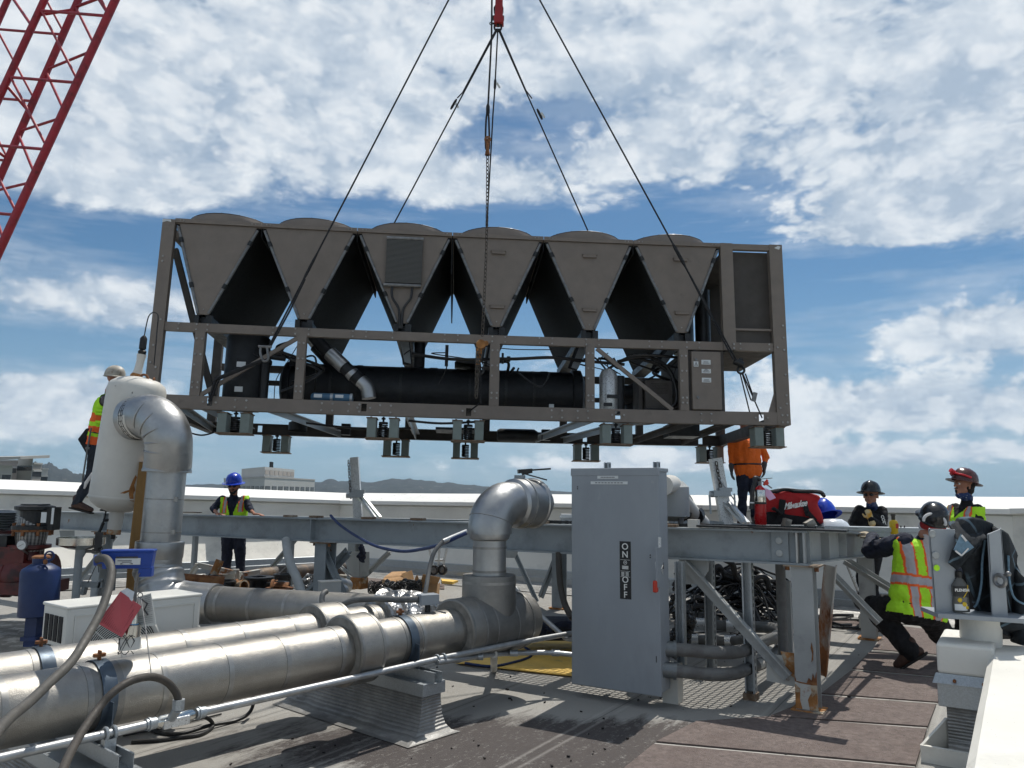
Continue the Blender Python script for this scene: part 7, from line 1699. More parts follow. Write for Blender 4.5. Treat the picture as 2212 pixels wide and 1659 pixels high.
# ============================================================ tool bag, extinguisher, bottles
bag=thing('tool_bag','big red canvas tool bag with black straps and white script lettering','bag',q5(1850,1010,6.35))
YB=6.42
hull=[(1385,1005),(1400,880),(1470,700),(1500,640),(1640,612),(1760,600),(1900,612),(2040,625),(2160,660),(2165,690),(2110,745),(2175,850),(2200,960),(2190,1012),(1900,1008),(1600,1005)]
def bagf(b,hh,dep,yo=0):
    n=len(hh); lay=[(0,.90),(.12,1.0),(.3,1.0),(.62,.98),(.85,.92),(1.0,.80)]
    cx=sum(x for x,y in hh)/n; 
    vs=[];fs=[]
    for k,(t_,sc_) in enumerate(lay):
        for (x,y) in hh:
            xx=cx+(x-cx)*sc_; yy=1008+(y-1008)*(sc_*.5+.5); p=q5(xx,yy,YB+yo); p=p+V((.10*t_*dep,dep*t_,0)); p+=V((0,.012*noise.noise(p*9),.008*noise.noise(p*7))); vs.append(p)
    for k in range(len(lay)-1):
        for i in range(n): j=(i+1)%n; fs.append([k*n+i,k*n+j,(k+1)*n+j,(k+1)*n+i])
    fs.append(list(range(n))); fs.append([(len(lay)-1)*n+i for i in range(n)][::-1]); b.add(vs,fs)
bb_=part(lambda b:bagf(b,hull,.30),'canvas_body','bag_red',bag,smooth=True,ang=70)
md=bb_.modifiers.new('s','SUBSURF'); md.levels=1; md.render_levels=2
def onbag(x,y,o=-.012): return q5(x,y,YB+o)
part(lambda b:b.tube(spline([onbag(1495,650,-.0),onbag(1540,618),onbag(1620,612,.01),onbag(1680,592,.01),onbag(1760,590,.02),onbag(1830,608,.02),onbag(1960,612,.02),onbag(2100,618,.02),onbag(2170,640,.02),onbag(2180,668,.0)],5),.014,8),'zip_edge','black_cloth',bag,smooth=True)
part(lambda b:b.tube(spline([onbag(1500,625,.2),onbag(1700,590,.24),onbag(1900,605,.26),onbag(2130,615,.2),onbag(2165,650,.1)],5),.015,8),'zip_edge','black_cloth',bag,smooth=True)
part(lambda b:b.prism([onbag(x,y,-.010) for x,y in ((1395,1004),(1440,905),(1520,850),(1640,856),(1760,885),(1930,905),(2090,950),(2150,1010),(1900,1006),(1600,1004))],(0,.02,0)),'bottom_panel','black_cloth',bag)
part(lambda b:(b.bar(onbag(1690,705,-.022),onbag(1672,880,-.022),.006,.052,V((1,0,0))),b.tube(spline([onbag(1672,880,-.03),onbag(1640,850,-.04),onbag(1590,815,-.05),onbag(1570,830,-.05)],4),.014,8)),'strap','black_cloth',bag)
part(lambda b:(b.bar(onbag(1945,720,-.022),onbag(1990,900,-.022),.006,.040,V((1,0,0))),b.bar(onbag(1990,860,-.024),onbag(2080,960,-.024),.006,.036,V((1,0,0)))),'strap','black_cloth',bag)
bw_=(q5(1960,750,YB)-q5(1740,788,YB)).normalized()
text_mesh('lettering','Milwaukee',.072,'text_white',bag,q5(1843,768,YB-.026),bw_,V((.05,0,1)),.0012,shear=.35,bold=.0016,sx=.66,spacing=.92)
part(lambda b:b.prism([q5(x,y,YB-.026) for x,y in ((1730,825),(1790,795),(1800,808),(1938,770),(1845,808),(1838,796),(1790,812))],(0,.003,0)),'emblem_stroke','text_white',bag)
part(lambda b:(b.box(q5(1735,985,6.3),(.05,.08,.07),(0,.3,0)),b.box(q5(2010,990,6.3),(.07,.08,.05),(0,-.5,0))),'wood_chock','wood_grey',bag)
fe=thing('fire_extinguisher','red fire extinguisher with black hose standing at the left end of the bag','fire extinguisher',q5(1430,1000,6.15))
YE=6.18
part(lambda b:b.lathe([(0,0),(.040,0),(.044,.006),(.044,.255),(.040,.275),(.028,.29),(.018,.297),(.016,.305),(0,.305)],q5(1432,1005,YE),(q5(1425,700,YE)-q5(1432,1005,YE)),30),'cylinder','ext_red',fe,smooth=True)
ax_=(q5(1425,700,YE)-q5(1432,1005,YE)).normalized(); e0=q5(1432,1005,YE)
part(lambda b:b.lathe([(.0445,.175),(.045,.176),(.045,.270),(.0445,.271)],e0,ax_,30),'metal_label','stainless',fe,smooth=True); part(lambda b:b.lathe([(.0445,.160),(.0465,.161),(.0465,.176),(.0445,.177)],e0,ax_,30),'band','black_metal',fe,smooth=True)
et=e0+ax_*.30
part(lambda b:(b.cyl(et,et+ax_*.055,.013,10),b.bar(et+ax_*.055+V((-.01,0,0)),et+ax_*.065+V((.095,-.01,.0)),.014,.006),b.bar(et+ax_*.04+V((.02,0,0)),et+ax_*.0+V((.09,-.01,-.015)),.014,.009)),'valve_lever','header_tube',fe,smooth=True)
part(lambda b:(b.lathe([(0,0),(.018,0),(.018,.01),(0,.01)],et+V((.04,-.03,.025)),V((0,-1,0)),14),b.cyl(et+V((.03,0,.01)),et+V((.055,-.02,.05)),.01,8)),'gauge','handle_red',fe,smooth=True)
part(lambda b:b.tube(spline([et+ax_*.05,et+V((-.04,-.01,.065)),q5(1365,500,YE-.02),q5(1335,600,YE-.02),q5(1325,720,YE-.02),q5(1320,820,YE-.02)],6),[.016]*30+[.016],10) if False else b.tube(spline([et+ax_*.05,et+V((-.04,-.01,.065)),q5(1365,500,YE-.02),q5(1335,600,YE-.02),q5(1325,720,YE-.02),q5(1320,820,YE-.02)],6),.017,10),'hose','rubber',fe,smooth=True)
part(lambda b:b.cyl(q5(1325,735,YE-.02),q5(1325,750,YE-.02),.019,10),'hose_ring','label_white',fe)
part(lambda b:b.prism([et+V((.02,-.02,-.01)),et+V((.07,-.03,-.03)),et+V((.11,-.04,-.09)),et+V((.06,-.04,-.11)),et+V((.03,-.03,-.07))],(0,.002,0)),'pink_tag','tag_white',fe)
fe_t=[c for c in fe.children if c.name.startswith('pink_tag')][0]; fe_t.data.materials[0]=mat('pink',(.62,.36,.52),.6)
yb_=thing('spray_bottle','yellow plastic bottle with brass-coloured neck standing on the galvanised edge channel','bottle',pt(z6,700,838,8.2))
c=pt(z6,700,838,8.2)
part(lambda b:b.lathe([(0,0),(.038,0),(.042,.006),(.042,.115),(.036,.135),(.022,.142),(.020,.146),(0,.146)],c,UP,24),'bottle_body','bottle_yellow',yb_,smooth=True)
part(lambda b:b.lathe([(.017,.146),(.019,.15),(.019,.185),(.024,.19),(.024,.208),(0,.21)],c,UP,18),'brass_neck','conduit_brown',yb_,smooth=True)
part(lambda b:b.box(c+V((.015,-.041,.085)),(.03,.006,.05)),'red_label','handle_red',yb_)
o=part(lambda b:(b.cyl(pt(z6,800,830,8.2),pt(z6,808,750,8.2),.006,6),b.cyl(pt(z6,785,775,8.2),pt(z6,822,775,8.2),.005,6),b.cyl(pt(z6,770,770,8.2),pt(z6,770,750,8.2),.006,6)),'tap_wrench','black_metal',None); tag(o,'small dark T-handled tool standing right of the yellow bottle','tool')
# ============================================================ bracket stand, jacket, bottle at the right
def zs(x,y): return 1901+.2707*x,1209.7+.2707*y
YS=4.95
pier=thing('roof_pier','white pier with folded metal cap and ribbed silver base beside the low parapet','pier',P(2045,1480,4.95)-UP*.4)
c0=P(2023,1420,4.93); c0=V((c0.x,c0.y,0)); pw=.305
def pq(a,d,z): return c0+pN*a+pD*d+UP*z
Rp=Matrix((pN,pD,UP)).transposed()
def bxq(b,a0,a1,d0,d1,z0,z1): b.box(pq((a0+a1)/2,(d0+d1)/2,(z0+z1)/2),(a1-a0,d1-d0,z1-z0),Rp)
zt_=P(2023,1388,4.93).z; z1_=P(2023,1454,4.93).z; z2_=P(2023,1524,4.93).z
part(lambda b:bxq(b,0,pw,0,.62,z1_,zt_),'top_block','parapet_white',pier,bevel=.018)
part(lambda b:(b.prism([pq(-.01,-.005,z1_+.004),pq(pw+.01,-.005,z1_+.004),pq(pw+.02,-.03,z1_-.055),pq(-.03,-.03,z1_-.055)],pD*.01),bxq(b,-.005,pw+.005,-.012,.5,z2_,z1_-.02)),'metal_cap','galv',pier,bevel=.004)
part(lambda b:(bxq(b,.035,pw-.02,.02,.5,0,z2_+.01),b.prism([pq(.035,.02,.10),pq(.035,.02,0),pq(.035,-.13,0)],pN*(pw-.055))),'ribbed_base','silver_ribbed',pier)
part(lambda b:(b.prism([pq(-.10,-.17,0),pq(pw-.02,-.17,0),pq(pw-.02,-.17,.085),pq(-.10,-.17,.095)],pD*.03),b.prism([pq(-.10,-.16,0),pq(-.10,-.16,.095),pq(.02,.05,.22),pq(.02,.05,0)],pN*.015)),'upstand','parapet_white',pier)
part(lambda b:[b.cyl(pq(x,-.036,z1_-.03),pq(x,-.01,z1_-.03),.010,8) for x in (.09,.24)],'rivet','rust',pier)
st=thing('pipe_bracket','grey welded steel bracket with two uprights on the white pier','bracket',P(2110,1395,YS))
pst=part(lambda b:b.cyl(V((P(2119,1395,5.1).x,5.1,.62)),V((P(2119,1340,5.1).x,5.1,.81)),.118,28),'post','parapet_white',st,smooth=True)
def bs(x,y,dy=0): return pt(zs,x,y,YS+dy)
zpl=bs(790,440,.10).z
XA,XB=bs(440,420,.0),bs(1147,480,-.1)
part(lambda b:b.prism([V((XA.x,4.92,XA.z)),V((XB.x+.03,4.80,XB.z+.012)),V((XB.x+.1,5.10,XB.z+.012)),V((XA.x+.05,5.22,XA.z))],(0,0,-.028)),'base_plate','box_grey',st,bevel=.003)
# left channel upright (flat face to the viewer)
def chan(b,u0,v0,u1,v1,u2,v2,u3,v3,y,dep):
    a,b_,c,d=[P(*k,y) for k in ((u0,v0),(u1,v1),(u2,v2),(u3,v3))]
    dv=V((dep*a.x/a.y,dep,0)); b.prism([a,b_,c,d],(0,.012,0)); b.prism([b_,c,c+dv,b_+dv],V((-.008,0,0))); b.prism([a,d,d+dv,a+dv],V((.008,0,0)))
ch1=part(lambda b:chan(b,2006.5,1142,2063,1144,2066,1327,2020.5,1322,4.98,.12),'upright','box_grey',st,bevel=.002)
ch2=part(lambda b:chan(b,2134,1154,2163,1142,2178,1336,2144,1330,4.90,.14),'upright','box_grey',st,bevel=.002)
for (x,y,m_) in ((1095,835,'label_white'),(1130,1058,'label_white')): part(lambda b:b.lathe([(0,.006),(.020,.005),(.024,0)],pt(z6,x,y,4.975),V((0,-1,0)),14),'plug','steel_pale',ch1)
part(lambda b:b.lathe([(0,.003),(.0195,0)],pt(z6,1142,1188,4.974),V((0,-1,0)),18),'round_hole','vest_lime',ch1)
part(lambda b:(b.torus(pt(z6,1800,1320,4.86),V((1,.35,0)),.035,.012,16,8),b.cyl(pt(z6,1800,1275,4.88),pt(z6,1880,1255,4.80),.010,8),b.sph(pt(z6,1885,1250,4.80),.016,10,8)),'pin','header_tube',ch2,smooth=True)
# draped plaid jacket
jk=thing('jacket','dark plaid work jacket draped over the right upright of the bracket','jacket',P(2130,1380,5.1))
def jgrid(i,j):
    # j: 0 hem in front-left ... 1 hem at the back right ; i across
    top=[(2063,1142),(2076,1122),(2110,1120),(2143,1133),(2166,1148),(2185,1190),(2206,1240),(2228,1300)]
    botm=[(2050,1232),(2080,1225),(2108,1330),(2150,1362),(2168,1372),(2196,1388),(2222,1390),(2250,1385)]
    k=i*(len(top)-1); a=int(min(k,len(top)-2)); fq=k-a
    tu=top[a][0]*(1-fq)+top[a+1][0]*fq; tv=top[a][1]*(1-fq)+top[a+1][1]*fq; bu=botm[a][0]*(1-fq)+botm[a+1][0]*fq; bv=botm[a][1]*(1-fq)+botm[a+1][1]*fq
    u=tu+(bu-tu)*j; v=tv+(bv-tv)*j
    y=5.10+.05*math.sin(i*19+j*2)+.04*noise.noise(V((i*5,j*4,0)))-.03*math.sin(j*3.14)
    p=P(u,v,y); return p
def jf(b):
    b.grid(jgrid,44,30)
o=part(jf,'cloth_body','plaid',jk,smooth=True,ang=80); md=o.modifiers.new('t','SOLIDIFY'); md.thickness=.028; md.offset=1
def jgrid2(i,j):
    a=P(2064+i*66,1123+14*i+ (3 if i<.1 else 0),5.02-.10*0); c=P(2052+i*60,1232-32*abs(i-.25)*2,4.93)
    p=a.lerp(c,j); p.y=5.10-.17*math.sin(min(1,j*1.6)*math.pi/2)+.02*noise.noise(V((i*6,j*5,4))); return p
def jf2(b): b.grid(lambda i,j:jgrid2(i,j),22,18)
o=part(jf2,'front_flap','plaid',jk,smooth=True,ang=80); md=o.modifiers.new('t','SOLIDIFY'); md.thickness=.012
part(lambda b:b.tube(spline([P(2128,1165,5.0),P(2122,1210,4.99),P(2120,1260,4.99),P(2112,1300,4.99),P(2104,1312,5.0)],6),.007,6),'seam_fold','plaid_light',jk,smooth=True)
part(lambda b:b.tube(spline([P(2178,1200,5.0),P(2180,1250,5.0),P(2190,1290,5.0),P(2212,1305,5.0)],6),.007,6),'seam_fold','plaid_light',jk,smooth=True)
part(lambda b:(b.prism([pt(z6,x,y,4.90) for x,y in ((1395,835),(1530,975),(1400,1065),(1320,1000))],(0,.006,0))),'plaid_patch','plaid_light',jk)
part(lambda b:(b.bar(pt(z6,1335,1010,4.895),pt(z6,1400,1060,4.895),.004,.010),b.bar(pt(z6,1400,1060,4.895),pt(z6,1470,985,4.895),.004,.008),b.bar(pt(z6,1400,850,4.895),pt(z6,1450,910,4.895),.004,.012)),'plaid_stripe','white_cloth',jk)
part(lambda b:b.prism([V((2.98,5.0,.80)),V((3.5,5.0,.80)),V((3.6,5.3,.68)),V((3.02,5.3,.68))],(0,0,-.06)),'lower_fold','plaid',jk,bevel=.02)
# cleaner bottle
cl=thing('cleaner_bottle','clear cleaner bottle with black label and yellow lemons on the bracket plate','bottle',bs(665,418,-.02))
c=V(bs(665,410,-.0)); c.z=XA.z+.004+.0
c=V((bs(665,418).x,4.97,bs(665,418).z))
part(lambda b:b.lathe([(0,0),(.048,0),(.052,.006),(.052,.05),(.047,.09),(.052,.13),(.050,.16),(.030,.19),(.017,.205),(.017,.235),(0,.236)],c,UP,28,1.0,.6),'bottle_body','bottle_smoke',cl,smooth=True)
cl.children[-1]
part(lambda b:b.lathe([(.019,.21),(.02,.212),(.02,.245),(.014,.25),(.0,.25)],c,UP,18),'cap','black_metal',cl,smooth=True)
def lab(b,z0,z1,a0,a1,rr=.0535):
    n=12; b.add([c+V((math.sin(a0+(a1-a0)*i/n)*rr,-math.cos(a0+(a1-a0)*i/n)*rr*.61,z)) for z in (z0,z1) for i in range(n+1)],[[i,i+1,n+2+i,n+1+i] for i in range(n)])
part(lambda b:lab(b,.095,.16,-1.2,.9,.0545),'black_label','label_black',cl,smooth=True)
part(lambda b:lab(b,.012,.05,-1.1,.4,.0542),'white_label','label_white',cl,smooth=True)
text_mesh('lettering','PLENISH',.024,'text_white',cl,c+V((-.008,-.037,.135)),V((1,0,0)),UP,.0005,bold=.0006)
part(lambda b:(b.sph(c+V((-.022,-.030,.075)),.014,12,8,(1,.4,1)),b.sph(c+V((.004,-.033,.05)),.014,12,8,(1,.4,1)),b.sph(c+V((.02,-.030,.03)),.011,12,8,(1,.4,1)),b.tube([c+V((.0,-.033,.09)),c+V((.03,-.028,.13)),c+V((.036,-.024,.165))],.003,6)),'lemon_print','bottle_yellow',cl,smooth=True)
# ============================================================ loose things on the roof
random.seed(23)
# black cable heap
cp_=G(1600,1352); cx,cy=cp_.x+.05,cp_.y+.35
heap=MB()
def hz_(x,y): 
    d=((x-cx)/.95)**2+((y-cy)/.65)**2; return max(0,.62*(1-d)**.8) if d<1 else 0
for k in range(150):
    r=random.random(); x0=cx+random.gauss(0,.36); y0=cy+random.gauss(0,.26); a=random.random()*6.28; pts=[]; rad=random.uniform(.10,.38); n=random.randint(5,9); curv=random.uniform(-1.6,1.6) if random.random()<.7 else random.uniform(-.3,.3); z0=random.random()
    for i in range(n):
        h=hz_(x0,y0)*(.15+.85*z0)+.03+.04*random.random(); pts.append(V((x0,y0,max(.02,h)))); a+=curv*random.uniform(.5,1.3)/2; x0+=math.cos(a)*rad*.6; y0+=math.sin(a)*rad*.5
    heap.tube(spline(pts,4),random.choice([.009,.011,.013,.016,.022]),6)
def ct(pts,r): heap.tube(spline(pts,6),r,8)
for pts,r in (([P(1540,1300,9.5),P(1541,1240,9.5),P(1552,1224,9.5),P(1566,1240,9.5),P(1590,1250,9.4)],.035),([P(1565,1208,9.3),P(1583,1220,9.3),P(1590,1245,9.35),P(1612,1262,9.4)],.035),([P(1625,1260,9.4),P(1640,1246,9.4),P(1655,1250,9.4),P(1662,1275,9.4)],.035),
   ([P(1560,1230,9.5),P(1585,1219,9.5),P(1620,1221,9.5),P(1660,1236,9.5),P(1700,1252,9.5),P(1715,1275,9.5)],.012),([P(1500,1290,9.2),P(1545,1296,9.2),P(1575,1292,9.2)],.026),([P(1495,1312,9.2),P(1520,1308,9.2),P(1560,1306,9.2)],.026),
   ([P(1690,1300,9.2),P(1735,1318,8.9),P(1800,1345,8.6),P(1825,1352,8.5)],.014),([P(1700,1335,9.0),P(1760,1340,8.8),P(1800,1348,8.6)],.018)): ct(pts,r)
o=heap.build('cable_heap','dark_rubber_pipe',None,smooth=True); tag(o,'large tangled heap of black cables and hoses under the platform','cables',kind='stuff')
# black plastic rubbish bag hung behind cabinet
def crump(name,label,cat,pts,m,Y,dep,amp=.05,seed=0,vox=.02,fr=.12):
    """pts: (u,v,r_px) lobes at depth Y"""
    caps=[]
    k=Y/FPX
    for (u,v,r) in pts: caps.append((P(u,v,Y+dep*.0),r*k))
    root=thing(name,label,cat,caps[0][0]); 
    o=blob('crumpled_body',caps,m,root,vox,2,0,.1)
    me=o.data
    NN=[v_.normal.copy() for v_ in me.vertices]
    NN=[v_.normal.copy() for v_ in me.vertices]
    for v_ in me.vertices:
        w_=v_.co; n1_=noise.voronoi(V((w_.x+seed,w_.y,w_.z))/fr)[0]; v_.co=v_.co+NN[v_.index]*((n1_[1]-n1_[0])*amp-amp*.4+noise.noise(w_/.03+V((seed,0,0)))*amp*.25)
    me.polygons.foreach_set('use_smooth',[False]*len(me.polygons)); return root
crump('rubbish_bag','black plastic rubbish bag slumped behind the right side of the cabinet','bag',[(1462,1265,14),(1466,1300,20),(1476,1335,26),(1486,1350,20),(1470,1375,26),(1462,1405,22),(1458,1240,8)],'trash_black',7.4,.3,.07,1)
crump('plastic_wrap','clear crumpled plastic film stuck behind the cabinet side','plastic',[(1462,1280,7),(1466,1298,8),(1462,1310,7)],'foil',7.15,.1,.02,2,.01)
crump('foil_bag','shiny dark foil wrapping crumpled on the roof behind pipe three','wrapping',[(645,1262,14),(665,1248,12),(683,1250,12),(690,1265,13),(672,1272,16),(650,1280,12)],'foil',11.3,.3,.10,3,.03)
crump('black_wrap','black plastic wrapping lying beside the cardboard boxes','wrapping',[(812,1275,14),(840,1268,16),(868,1270,16),(895,1272,15),(880,1258,10),(905,1262,9)],'trash_black',11.8,.3,.09,4,.03)
crump('insulation_scrap','black foam insulation offcuts bundled behind the middle column','scrap',[(700,1283,10),(716,1279,12),(724,1272,9),(650,1285,10)],'foil',10.2,.3,.06,6,.02)
def cz(x,y,Y): return pt(z3,x,y,Y)
# cardboard
def cbox(label,pts,Y,open_=True,h=.2):
    t_=thing('cardboard_box',label,'box',P(*pts[0],Y)); b=MB()
    q_=[P(u,v,Y+dy) for (u,v),dy in zip(pts,(0,.0,.35,.35))]
    return t_,q_
t_=thing('cardboard_box','flattened open cardboard box lying at the left of the debris pile','box',cz(745,680,12.2))
part(lambda b:(b.prism([cz(737,685,12.0),cz(915,690,12.0),cz(900,640,12.2),cz(760,655,12.2)],(0,.02,0)),b.prism([cz(760,655,12.2),cz(900,640,12.2),cz(870,625,12.6),cz(800,628,12.6)],(0,.02,.01))),'carton','cardboard',t_)
part(lambda b:b.prism([cz(850,635,12.2),cz(905,617,12.2),cz(918,665,12.1),cz(870,672,12.1)],(0,.02,0)),'flap','cardboard',t_)
t_=thing('cardboard_box','open brown cardboard carton standing at the right of the debris pile','box',cz(990,760,12.0))
part(lambda b:(b.prism([cz(950,680,11.9),cz(1042,690,11.9),cz(1035,765,11.8),cz(945,760,11.8)],(0,.02,0)),b.prism([cz(905,760,12.1),cz(950,760,11.8),cz(950,680,11.9),cz(915,690,12.2)],(0.01,.01,0)),b.prism([cz(1035,765,11.8),cz(1050,745,12.2),cz(1055,680,12.2),cz(1042,690,11.9)],(0,.01,0))),'carton','cardboard',t_)
part(lambda b:(b.prism([cz(950,680,11.9),cz(1042,690,11.9),cz(1058,655,11.8),cz(965,637,11.8)],(0,.01,0)),b.prism([cz(915,690,12.2),cz(950,680,11.9),cz(935,640,11.9),cz(925,650,12.1)],(0,.01,0))),'flap','cardboard',t_)
# wires over debris
b=MB()
for k in range(26):
    x=random.uniform(690,960); pts=[cz(x,random.uniform(720,750),11.4)]; 
    for i in range(4): x+=random.uniform(-60,70); x=min(max(x,680),985); pts.append(cz(x,random.uniform(668,745),11.3+random.uniform(-.1,.3)))
    b.tube(spline(pts,5),random.choice([.006,.008,.01]),5)
o=b.build('wire_scraps','rubber',None,smooth=True); tag(o,'tangle of thin black wires spread over the debris pile','wires',kind='stuff')
for i,(pts,lab) in enumerate(((((1060,680),(1110,684),(1150,690),(1120,697),(1065,692)),'yellow scrap of paper on the roof nearest the tee riser'),(((1000,722),(1040,715),(1050,728),(1010,735)),'small yellow scrap in front of the open carton'))):
    q_=[G(*z3(*p)) for p in pts]; b=MB(); b.prism([p+UP*.012 for p in q_],(0,0,.05)); tag(b.build('paper_scrap','yellow_sheet',None),lab,'scrap')
# removed pipes and flanges
o=part(lambda b:b.tube([pt(zC,780,640,12.2),pt(zC,1080,570,12.9),pt(zC,1890,500,14.2)],.125,20),'steel_pipe','jacket_dull',None,smooth=True); o.data.materials[0]=mat('old_pipe',(.085,.07,.06),.6,.2,.3,6,.3,20,col2=(.16,.11,.07),thr=(.5,.62),s2=5); tag(o,'long dark discarded pipe lying on the roof toward the far parapet','pipe')
def spool(label,x,y,Y,r,h,fl=.045,m='black_metal'):
    c=pt(zC,x,y,Y); t_=thing('pipe_spool',label,'pipe spool',c-UP*h)
    part(lambda b:b.lathe([(r*.75,0),(r,0),(r,-h*.96),(r*.75,-h*.96)],c,UP,24),'barrel',m,t_,smooth=True)
    part(lambda b:(b.lathe([(r*.75,.002),(r+fl,.002),(r+fl,-.025),(r,-.03)],c,UP,24)),'flange',m,t_,smooth=True); return t_
spool('black flanged pipe spool standing upright at the centre of the scrap',1028,590,10.3,.12,.36,.07); spool('tall dark pipe spool with raised rim near the foil wrapping',1272,560,10.9,.115,.34,.01)
spool('short wide black flange stub leaning on the scrap pile',1225,645,10.2,.11,.24,.03); spool('black pipe coupling nearest the ribbed elbow',672,635,9.9,.12,.24,.02)
spool('low rusty flange half hidden behind pipe three',1235,705,9.8,.14,.16,.03,'rust'); 
for (x,y,Y,ax,r,L,m,lab) in ((800,700,10.0,V((.7,-.5,.2)),.075,.30,'rust_orange','rusty orange pipe elbow piece lying left of the flanged spool'),(905,690,10.4,V((.6,.3,.1)),.09,.25,'rust','rust-red pipe piece behind the flanged spool'),(1110,700,10.4,V((.8,.2,.1)),.08,.28,'rust','rust-red pipe piece right of the flanged spool'),
     (560,560,9.8,V((.2,.1,.6)),.05,.35,'rust_orange','short rusty pipe nipple sticking up near the worker legs'),(1250,730,10.0,V((1,.1,.0)),.10,.2,'rust','rusty valve body at the right end of the flanges'),(430,640,9.4,V((.9,.3,-.1)),.08,.5,'rust','rusty pipe length lying beside the ribbed elbow')):
    c=pt(zC,x,y,Y); t_=thing('rusty_pipe',lab,'pipe',c); ax=ax.normalized()
    part(lambda b:b.lathe([(r*.7,0),(r,0),(r,L),(r*.7,L)],c-ax*L/2,ax,20),'barrel',m,t_,smooth=True)
    part(lambda b:b.lathe([(r*.7,-.01),(r*1.35,-.01),(r*1.35,.02),(r,.02)],c-ax*L/2,ax,20),'flange',m,t_,smooth=True)
for (x,y,Y,r,lab) in ((1890,750,10.0,.10,'shiny short duct collar standing behind the middle column'),(1940,690,10.4,.09,'cut pipe ring with dark bore behind the middle column')):
    c=pt(zC,x,y,Y); ax=V((-.4,-.8,.25)).normalized(); o=part(lambda b:b.lathe([(r*.8,0),(r,0),(r,.25),(r*.8,.25),(r*.8,0)],c,ax,24),'pipe_ring','jacket_smooth',None,smooth=True); tag(o,lab,'pipe')
# angle iron frame scrap
def zc_(x,y,Y): return pt(zC,x,y,Y)
sf=thing('steel_frame_scrap','old pale angle-iron frame lying on the scrap in front of the blue-helmeted worker','frame',zc_(400,600,10.6))
for p,q_ in (((400,445),(860,545)),((860,545),(1035,515)),((395,450),(300,600)),((790,510),(815,720)),((600,565),(800,560)),((880,560),(830,700))):
    part(lambda b:(b.bar(zc_(*p,10.5),zc_(*q_,10.7),.075,.012),b.bar(zc_(*p,10.5)-UP*.03,zc_(*q_,10.7)-UP*.03,.012,.07)),'angle_bar','steel_rusty',sf)
o=part(lambda b:(b.bar(zc_(1220,575,12.3),zc_(1325,480,12.6),.03,.03)),'steel_rod','black_metal',None); tag(o,'thin black rod sticking up from the tall spool','rod')
o=part(lambda b:(b.bar(zc_(1860,580,13.3),zc_(2010,600,13.2),.12,.05),b.bar(zc_(1840,690,12.5),zc_(2010,600,13.2),.1,.06)),'scrap_angle','wood_grey',None); tag(o,'brown steel angle offcuts lying behind the middle column','scrap')
b=MB()
for k in range(14):
    x=random.uniform(420,620); pts=[zc_(x,random.uniform(600,700),9.6)]
    for i in range(4): x+=random.uniform(-50,60); pts.append(zc_(x,random.uniform(560,700),9.6+random.uniform(-.1,.2)))
    b.tube(spline(pts,5),.012,6)
o=b.build('hose_scraps','rubber',None,smooth=True); tag(o,'thin black hoses tangled beside the ribbed silver elbow','hoses',kind='stuff')
# gloves/jacket hanging on the far structure
crump('hanging_jacket','dark navy cloth hanging under the beam beside the lifting post','cloth',[(781,1182,7),(783,1192,8),(777,1202,7),(786,1204,6),(779,1212,4),(786,1214,4)],'navy_cloth',11.2,.1,.03,8,.02,.08)
# hand trucks
def wheel(b,c,r,ax): b.lathe([(r*.62,-.025),(r*.95,-.028),(r,-.015),(r,.015),(r*.95,.028),(r*.62,.025),(r*.62,-.025)],c,ax,24)
def cart(label,w1,w2,r,Y,arms):
    c1=P(*w1,Y); t_=thing('hand_truck',label,'hand truck',c1-UP*r)
    for w_ in (w1,w2):
        if w_ is None: continue
        c=P(*w_,Y); wl=part(lambda b:wheel(b,c,r,V((.25,1,0)) if w_ is w1 else V((.5,.9,0))),'wheel','rubber',t_,smooth=True)
        part(lambda b:(b.lathe([(0,-.02),(r*.6,-.012),(r*.6,.012),(0,.02)],c,V((.25,1,0)),18)),'hub','header_tube',wl,smooth=True)
    for (p,q_) in arms: part(lambda b:b.cyl(P(*p,Y+.05),P(*q_,Y+.05),.02,8),'frame_tube','galv_bright',t_,smooth=True)
    return t_
cart('hand truck with two small black wheels standing by the far parapet',(937,1232),(956,1231),.085,13.2,[((936,1228),(925,1172)),((947,1222),(950,1175)),((955,1228),(968,1172)),((940,1210),(962,1210))])
cart('grey-wheeled hand truck behind the kneeling worker knee',(1866,1299),None,.115,9.4,[((1862,1296),(1831,1222)),((1866,1290),(1856,1225)),((1825,1218),(1860,1221))])
# dark tubs behind the cabinet
o=part(lambda b:(b.box(P(1217,1357,8.0),(.9,.5,.16)),b.tube(spline([P(1180,1365,7.7),P(1215,1352,7.7),P(1240,1356,7.7)],4),.05,10)),'black_bundle','navy_cloth',None,bevel=.03); tag(o,'dark bundle of cloth and hose lying left of the cabinet base','bundle')
o=part(lambda b:b.tube(spline([G(1005,1440)+UP*.03,G(1060,1447)+UP*.03,G(1110,1438)+UP*.03,G(1146,1425)+UP*.03,G(1143,1416)+UP*.05,G(1110,1408)+UP*.08,G(1080,1412)+UP*.05,G(1090,1420)+UP*.03,G(1105,1407)+UP*.03],6),.012,8),'blue_cable','cable_blue',None,smooth=True); tag(o,'dark blue cable coiled on the yellow sheet','cable')
o=part(lambda b:(b.box(P(1223,1125,7.05),(.09,.12,.12)),b.box(P(1223,1117,7.05),(.11,.14,.015))),'small_box','label_white',None); tag(o,'small white box on the beam just left of the cabinet','box')
o=part(lambda b:b.box(P(1165,1128,7.6),(.24,.1,.035),(0,0,-.5)),'metal_strip','label_white',None); tag(o,'short pale bar lying on the beam behind the pipe elbow','bar')
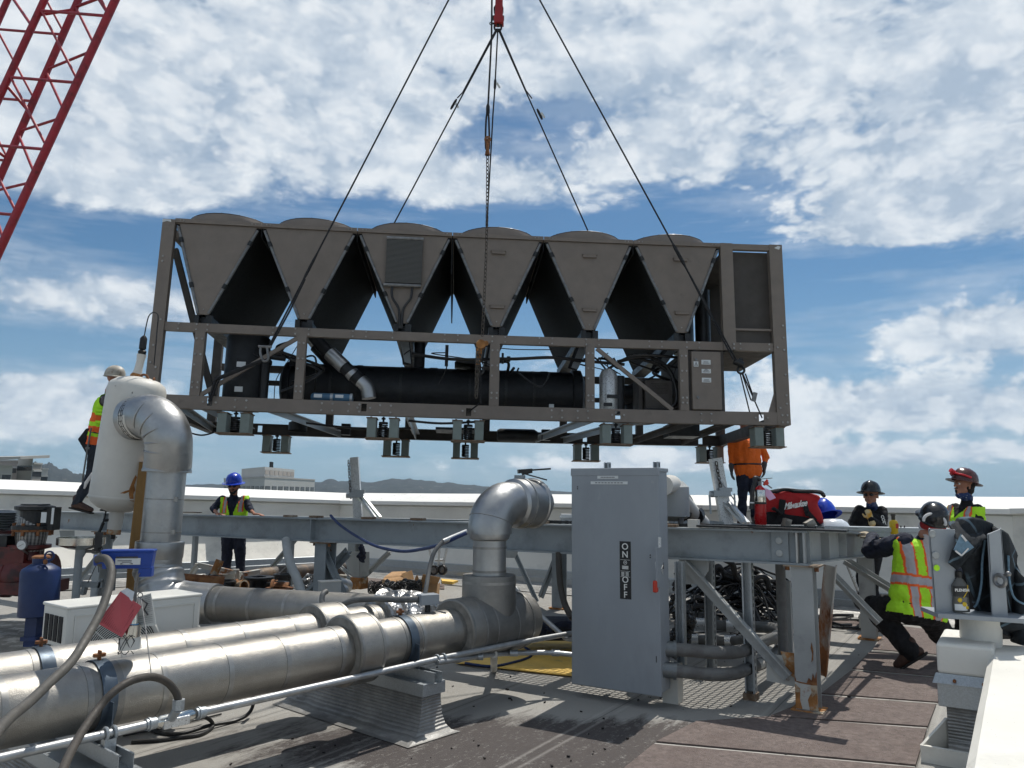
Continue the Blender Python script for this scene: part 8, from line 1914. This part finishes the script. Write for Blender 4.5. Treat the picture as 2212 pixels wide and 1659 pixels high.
# bits of grit, bolts and offcuts on the roof
b=MB()
for k in range(240):
    x=random.uniform(-1.6,3.6); y=random.uniform(4.4,9.5); 
    if x>2.0 and y<4.9: continue
    s_=random.uniform(.003,.012); b.box((x,y,s_*.5+.002),(s_*random.uniform(1,2.5),s_,s_*.8),(0,0,random.random()*3))
o=b.build('roof_grit','hair',None); tag(o,'dark specks of grit and offcuts scattered over the roof','grit',kind='stuff')

# ============================================================ separate pieces become separate parts
def pieces(o):
    me=o.data; n=len(me.vertices); par=list(range(n))
    def fd(a):
        while par[a]!=a: par[a]=par[par[a]]; a=par[a]
        return a
    for e in me.edges:
        a,b=fd(e.vertices[0]),fd(e.vertices[1])
        if a!=b: par[a]=b
    g={}
    for v in range(n): g.setdefault(fd(v),[]).append(v)
    return list(g.values())
SPLIT=('wiring','tape_scrap','outlet_neck','end_rail','cabinet_rim','lower_receiver','foot_bracket','rear_panel','support_foot','wood_chock','strap_bolt','conduit_clamp','strap_band','clip','valve_stub','lock','warning_mark','bolt','coupling','rivet','label_plate','capped','sign','deck_leg','cooler_header','cooler_hose','apex_channel','saddle_bracket','roof_vent','metal_elbow','strap','gauge','yoke','support_angle','side_vent','pin','hub')
for o in list(bpy.data.objects):
    if o.type!='MESH' or o.name.split('.')[0] not in SPLIT or o.data.users>1: continue
    gs=pieces(o)
    # merge pieces whose boxes touch
    def bbx(g): 
        c=[o.data.vertices[i].co for i in g]; return [min(q[k] for q in c) for k in range(3)],[max(q[k] for q in c) for k in range(3)]
    gs=[(g,)+tuple(bbx(g)) for g in gs]; ch_=True
    while ch_:
        ch_=False
        for i in range(len(gs)):
            for j in range(i+1,len(gs)):
                A,B=gs[i],gs[j]
                if all(A[1][k]-.004<=B[2][k] and B[1][k]-.004<=A[2][k] for k in range(3)):
                    g=A[0]+B[0]; gs[i]=(g,[min(A[1][k],B[1][k]) for k in range(3)],[max(A[2][k],B[2][k]) for k in range(3)]); gs.pop(j); ch_=True; break
            if ch_: break
    if len(gs)<2 or len(gs)>24: continue
    src=o.data
    for gi,(g,_,_) in enumerate(gs):
        S=set(g); bm=bmesh.new(); bm.from_mesh(src); bm.verts.ensure_lookup_table()
        bmesh.ops.delete(bm,geom=[v for v in bm.verts if v.index not in S],context='VERTS')
        me=bpy.data.meshes.new(o.name); bm.to_mesh(me); bm.free()
        for m_ in src.materials: me.materials.append(m_)
        if gi==0: first_me=me
        else:
            n_=o.copy(); n_.data=me; COL.objects.link(n_); n_.parent=o.parent
    o.data=first_me
bpy.data.scenes.remove(TMPS)
for o in bpy.data.objects:
    for k in ('_o','_local'):
        if k in o: del o[k]
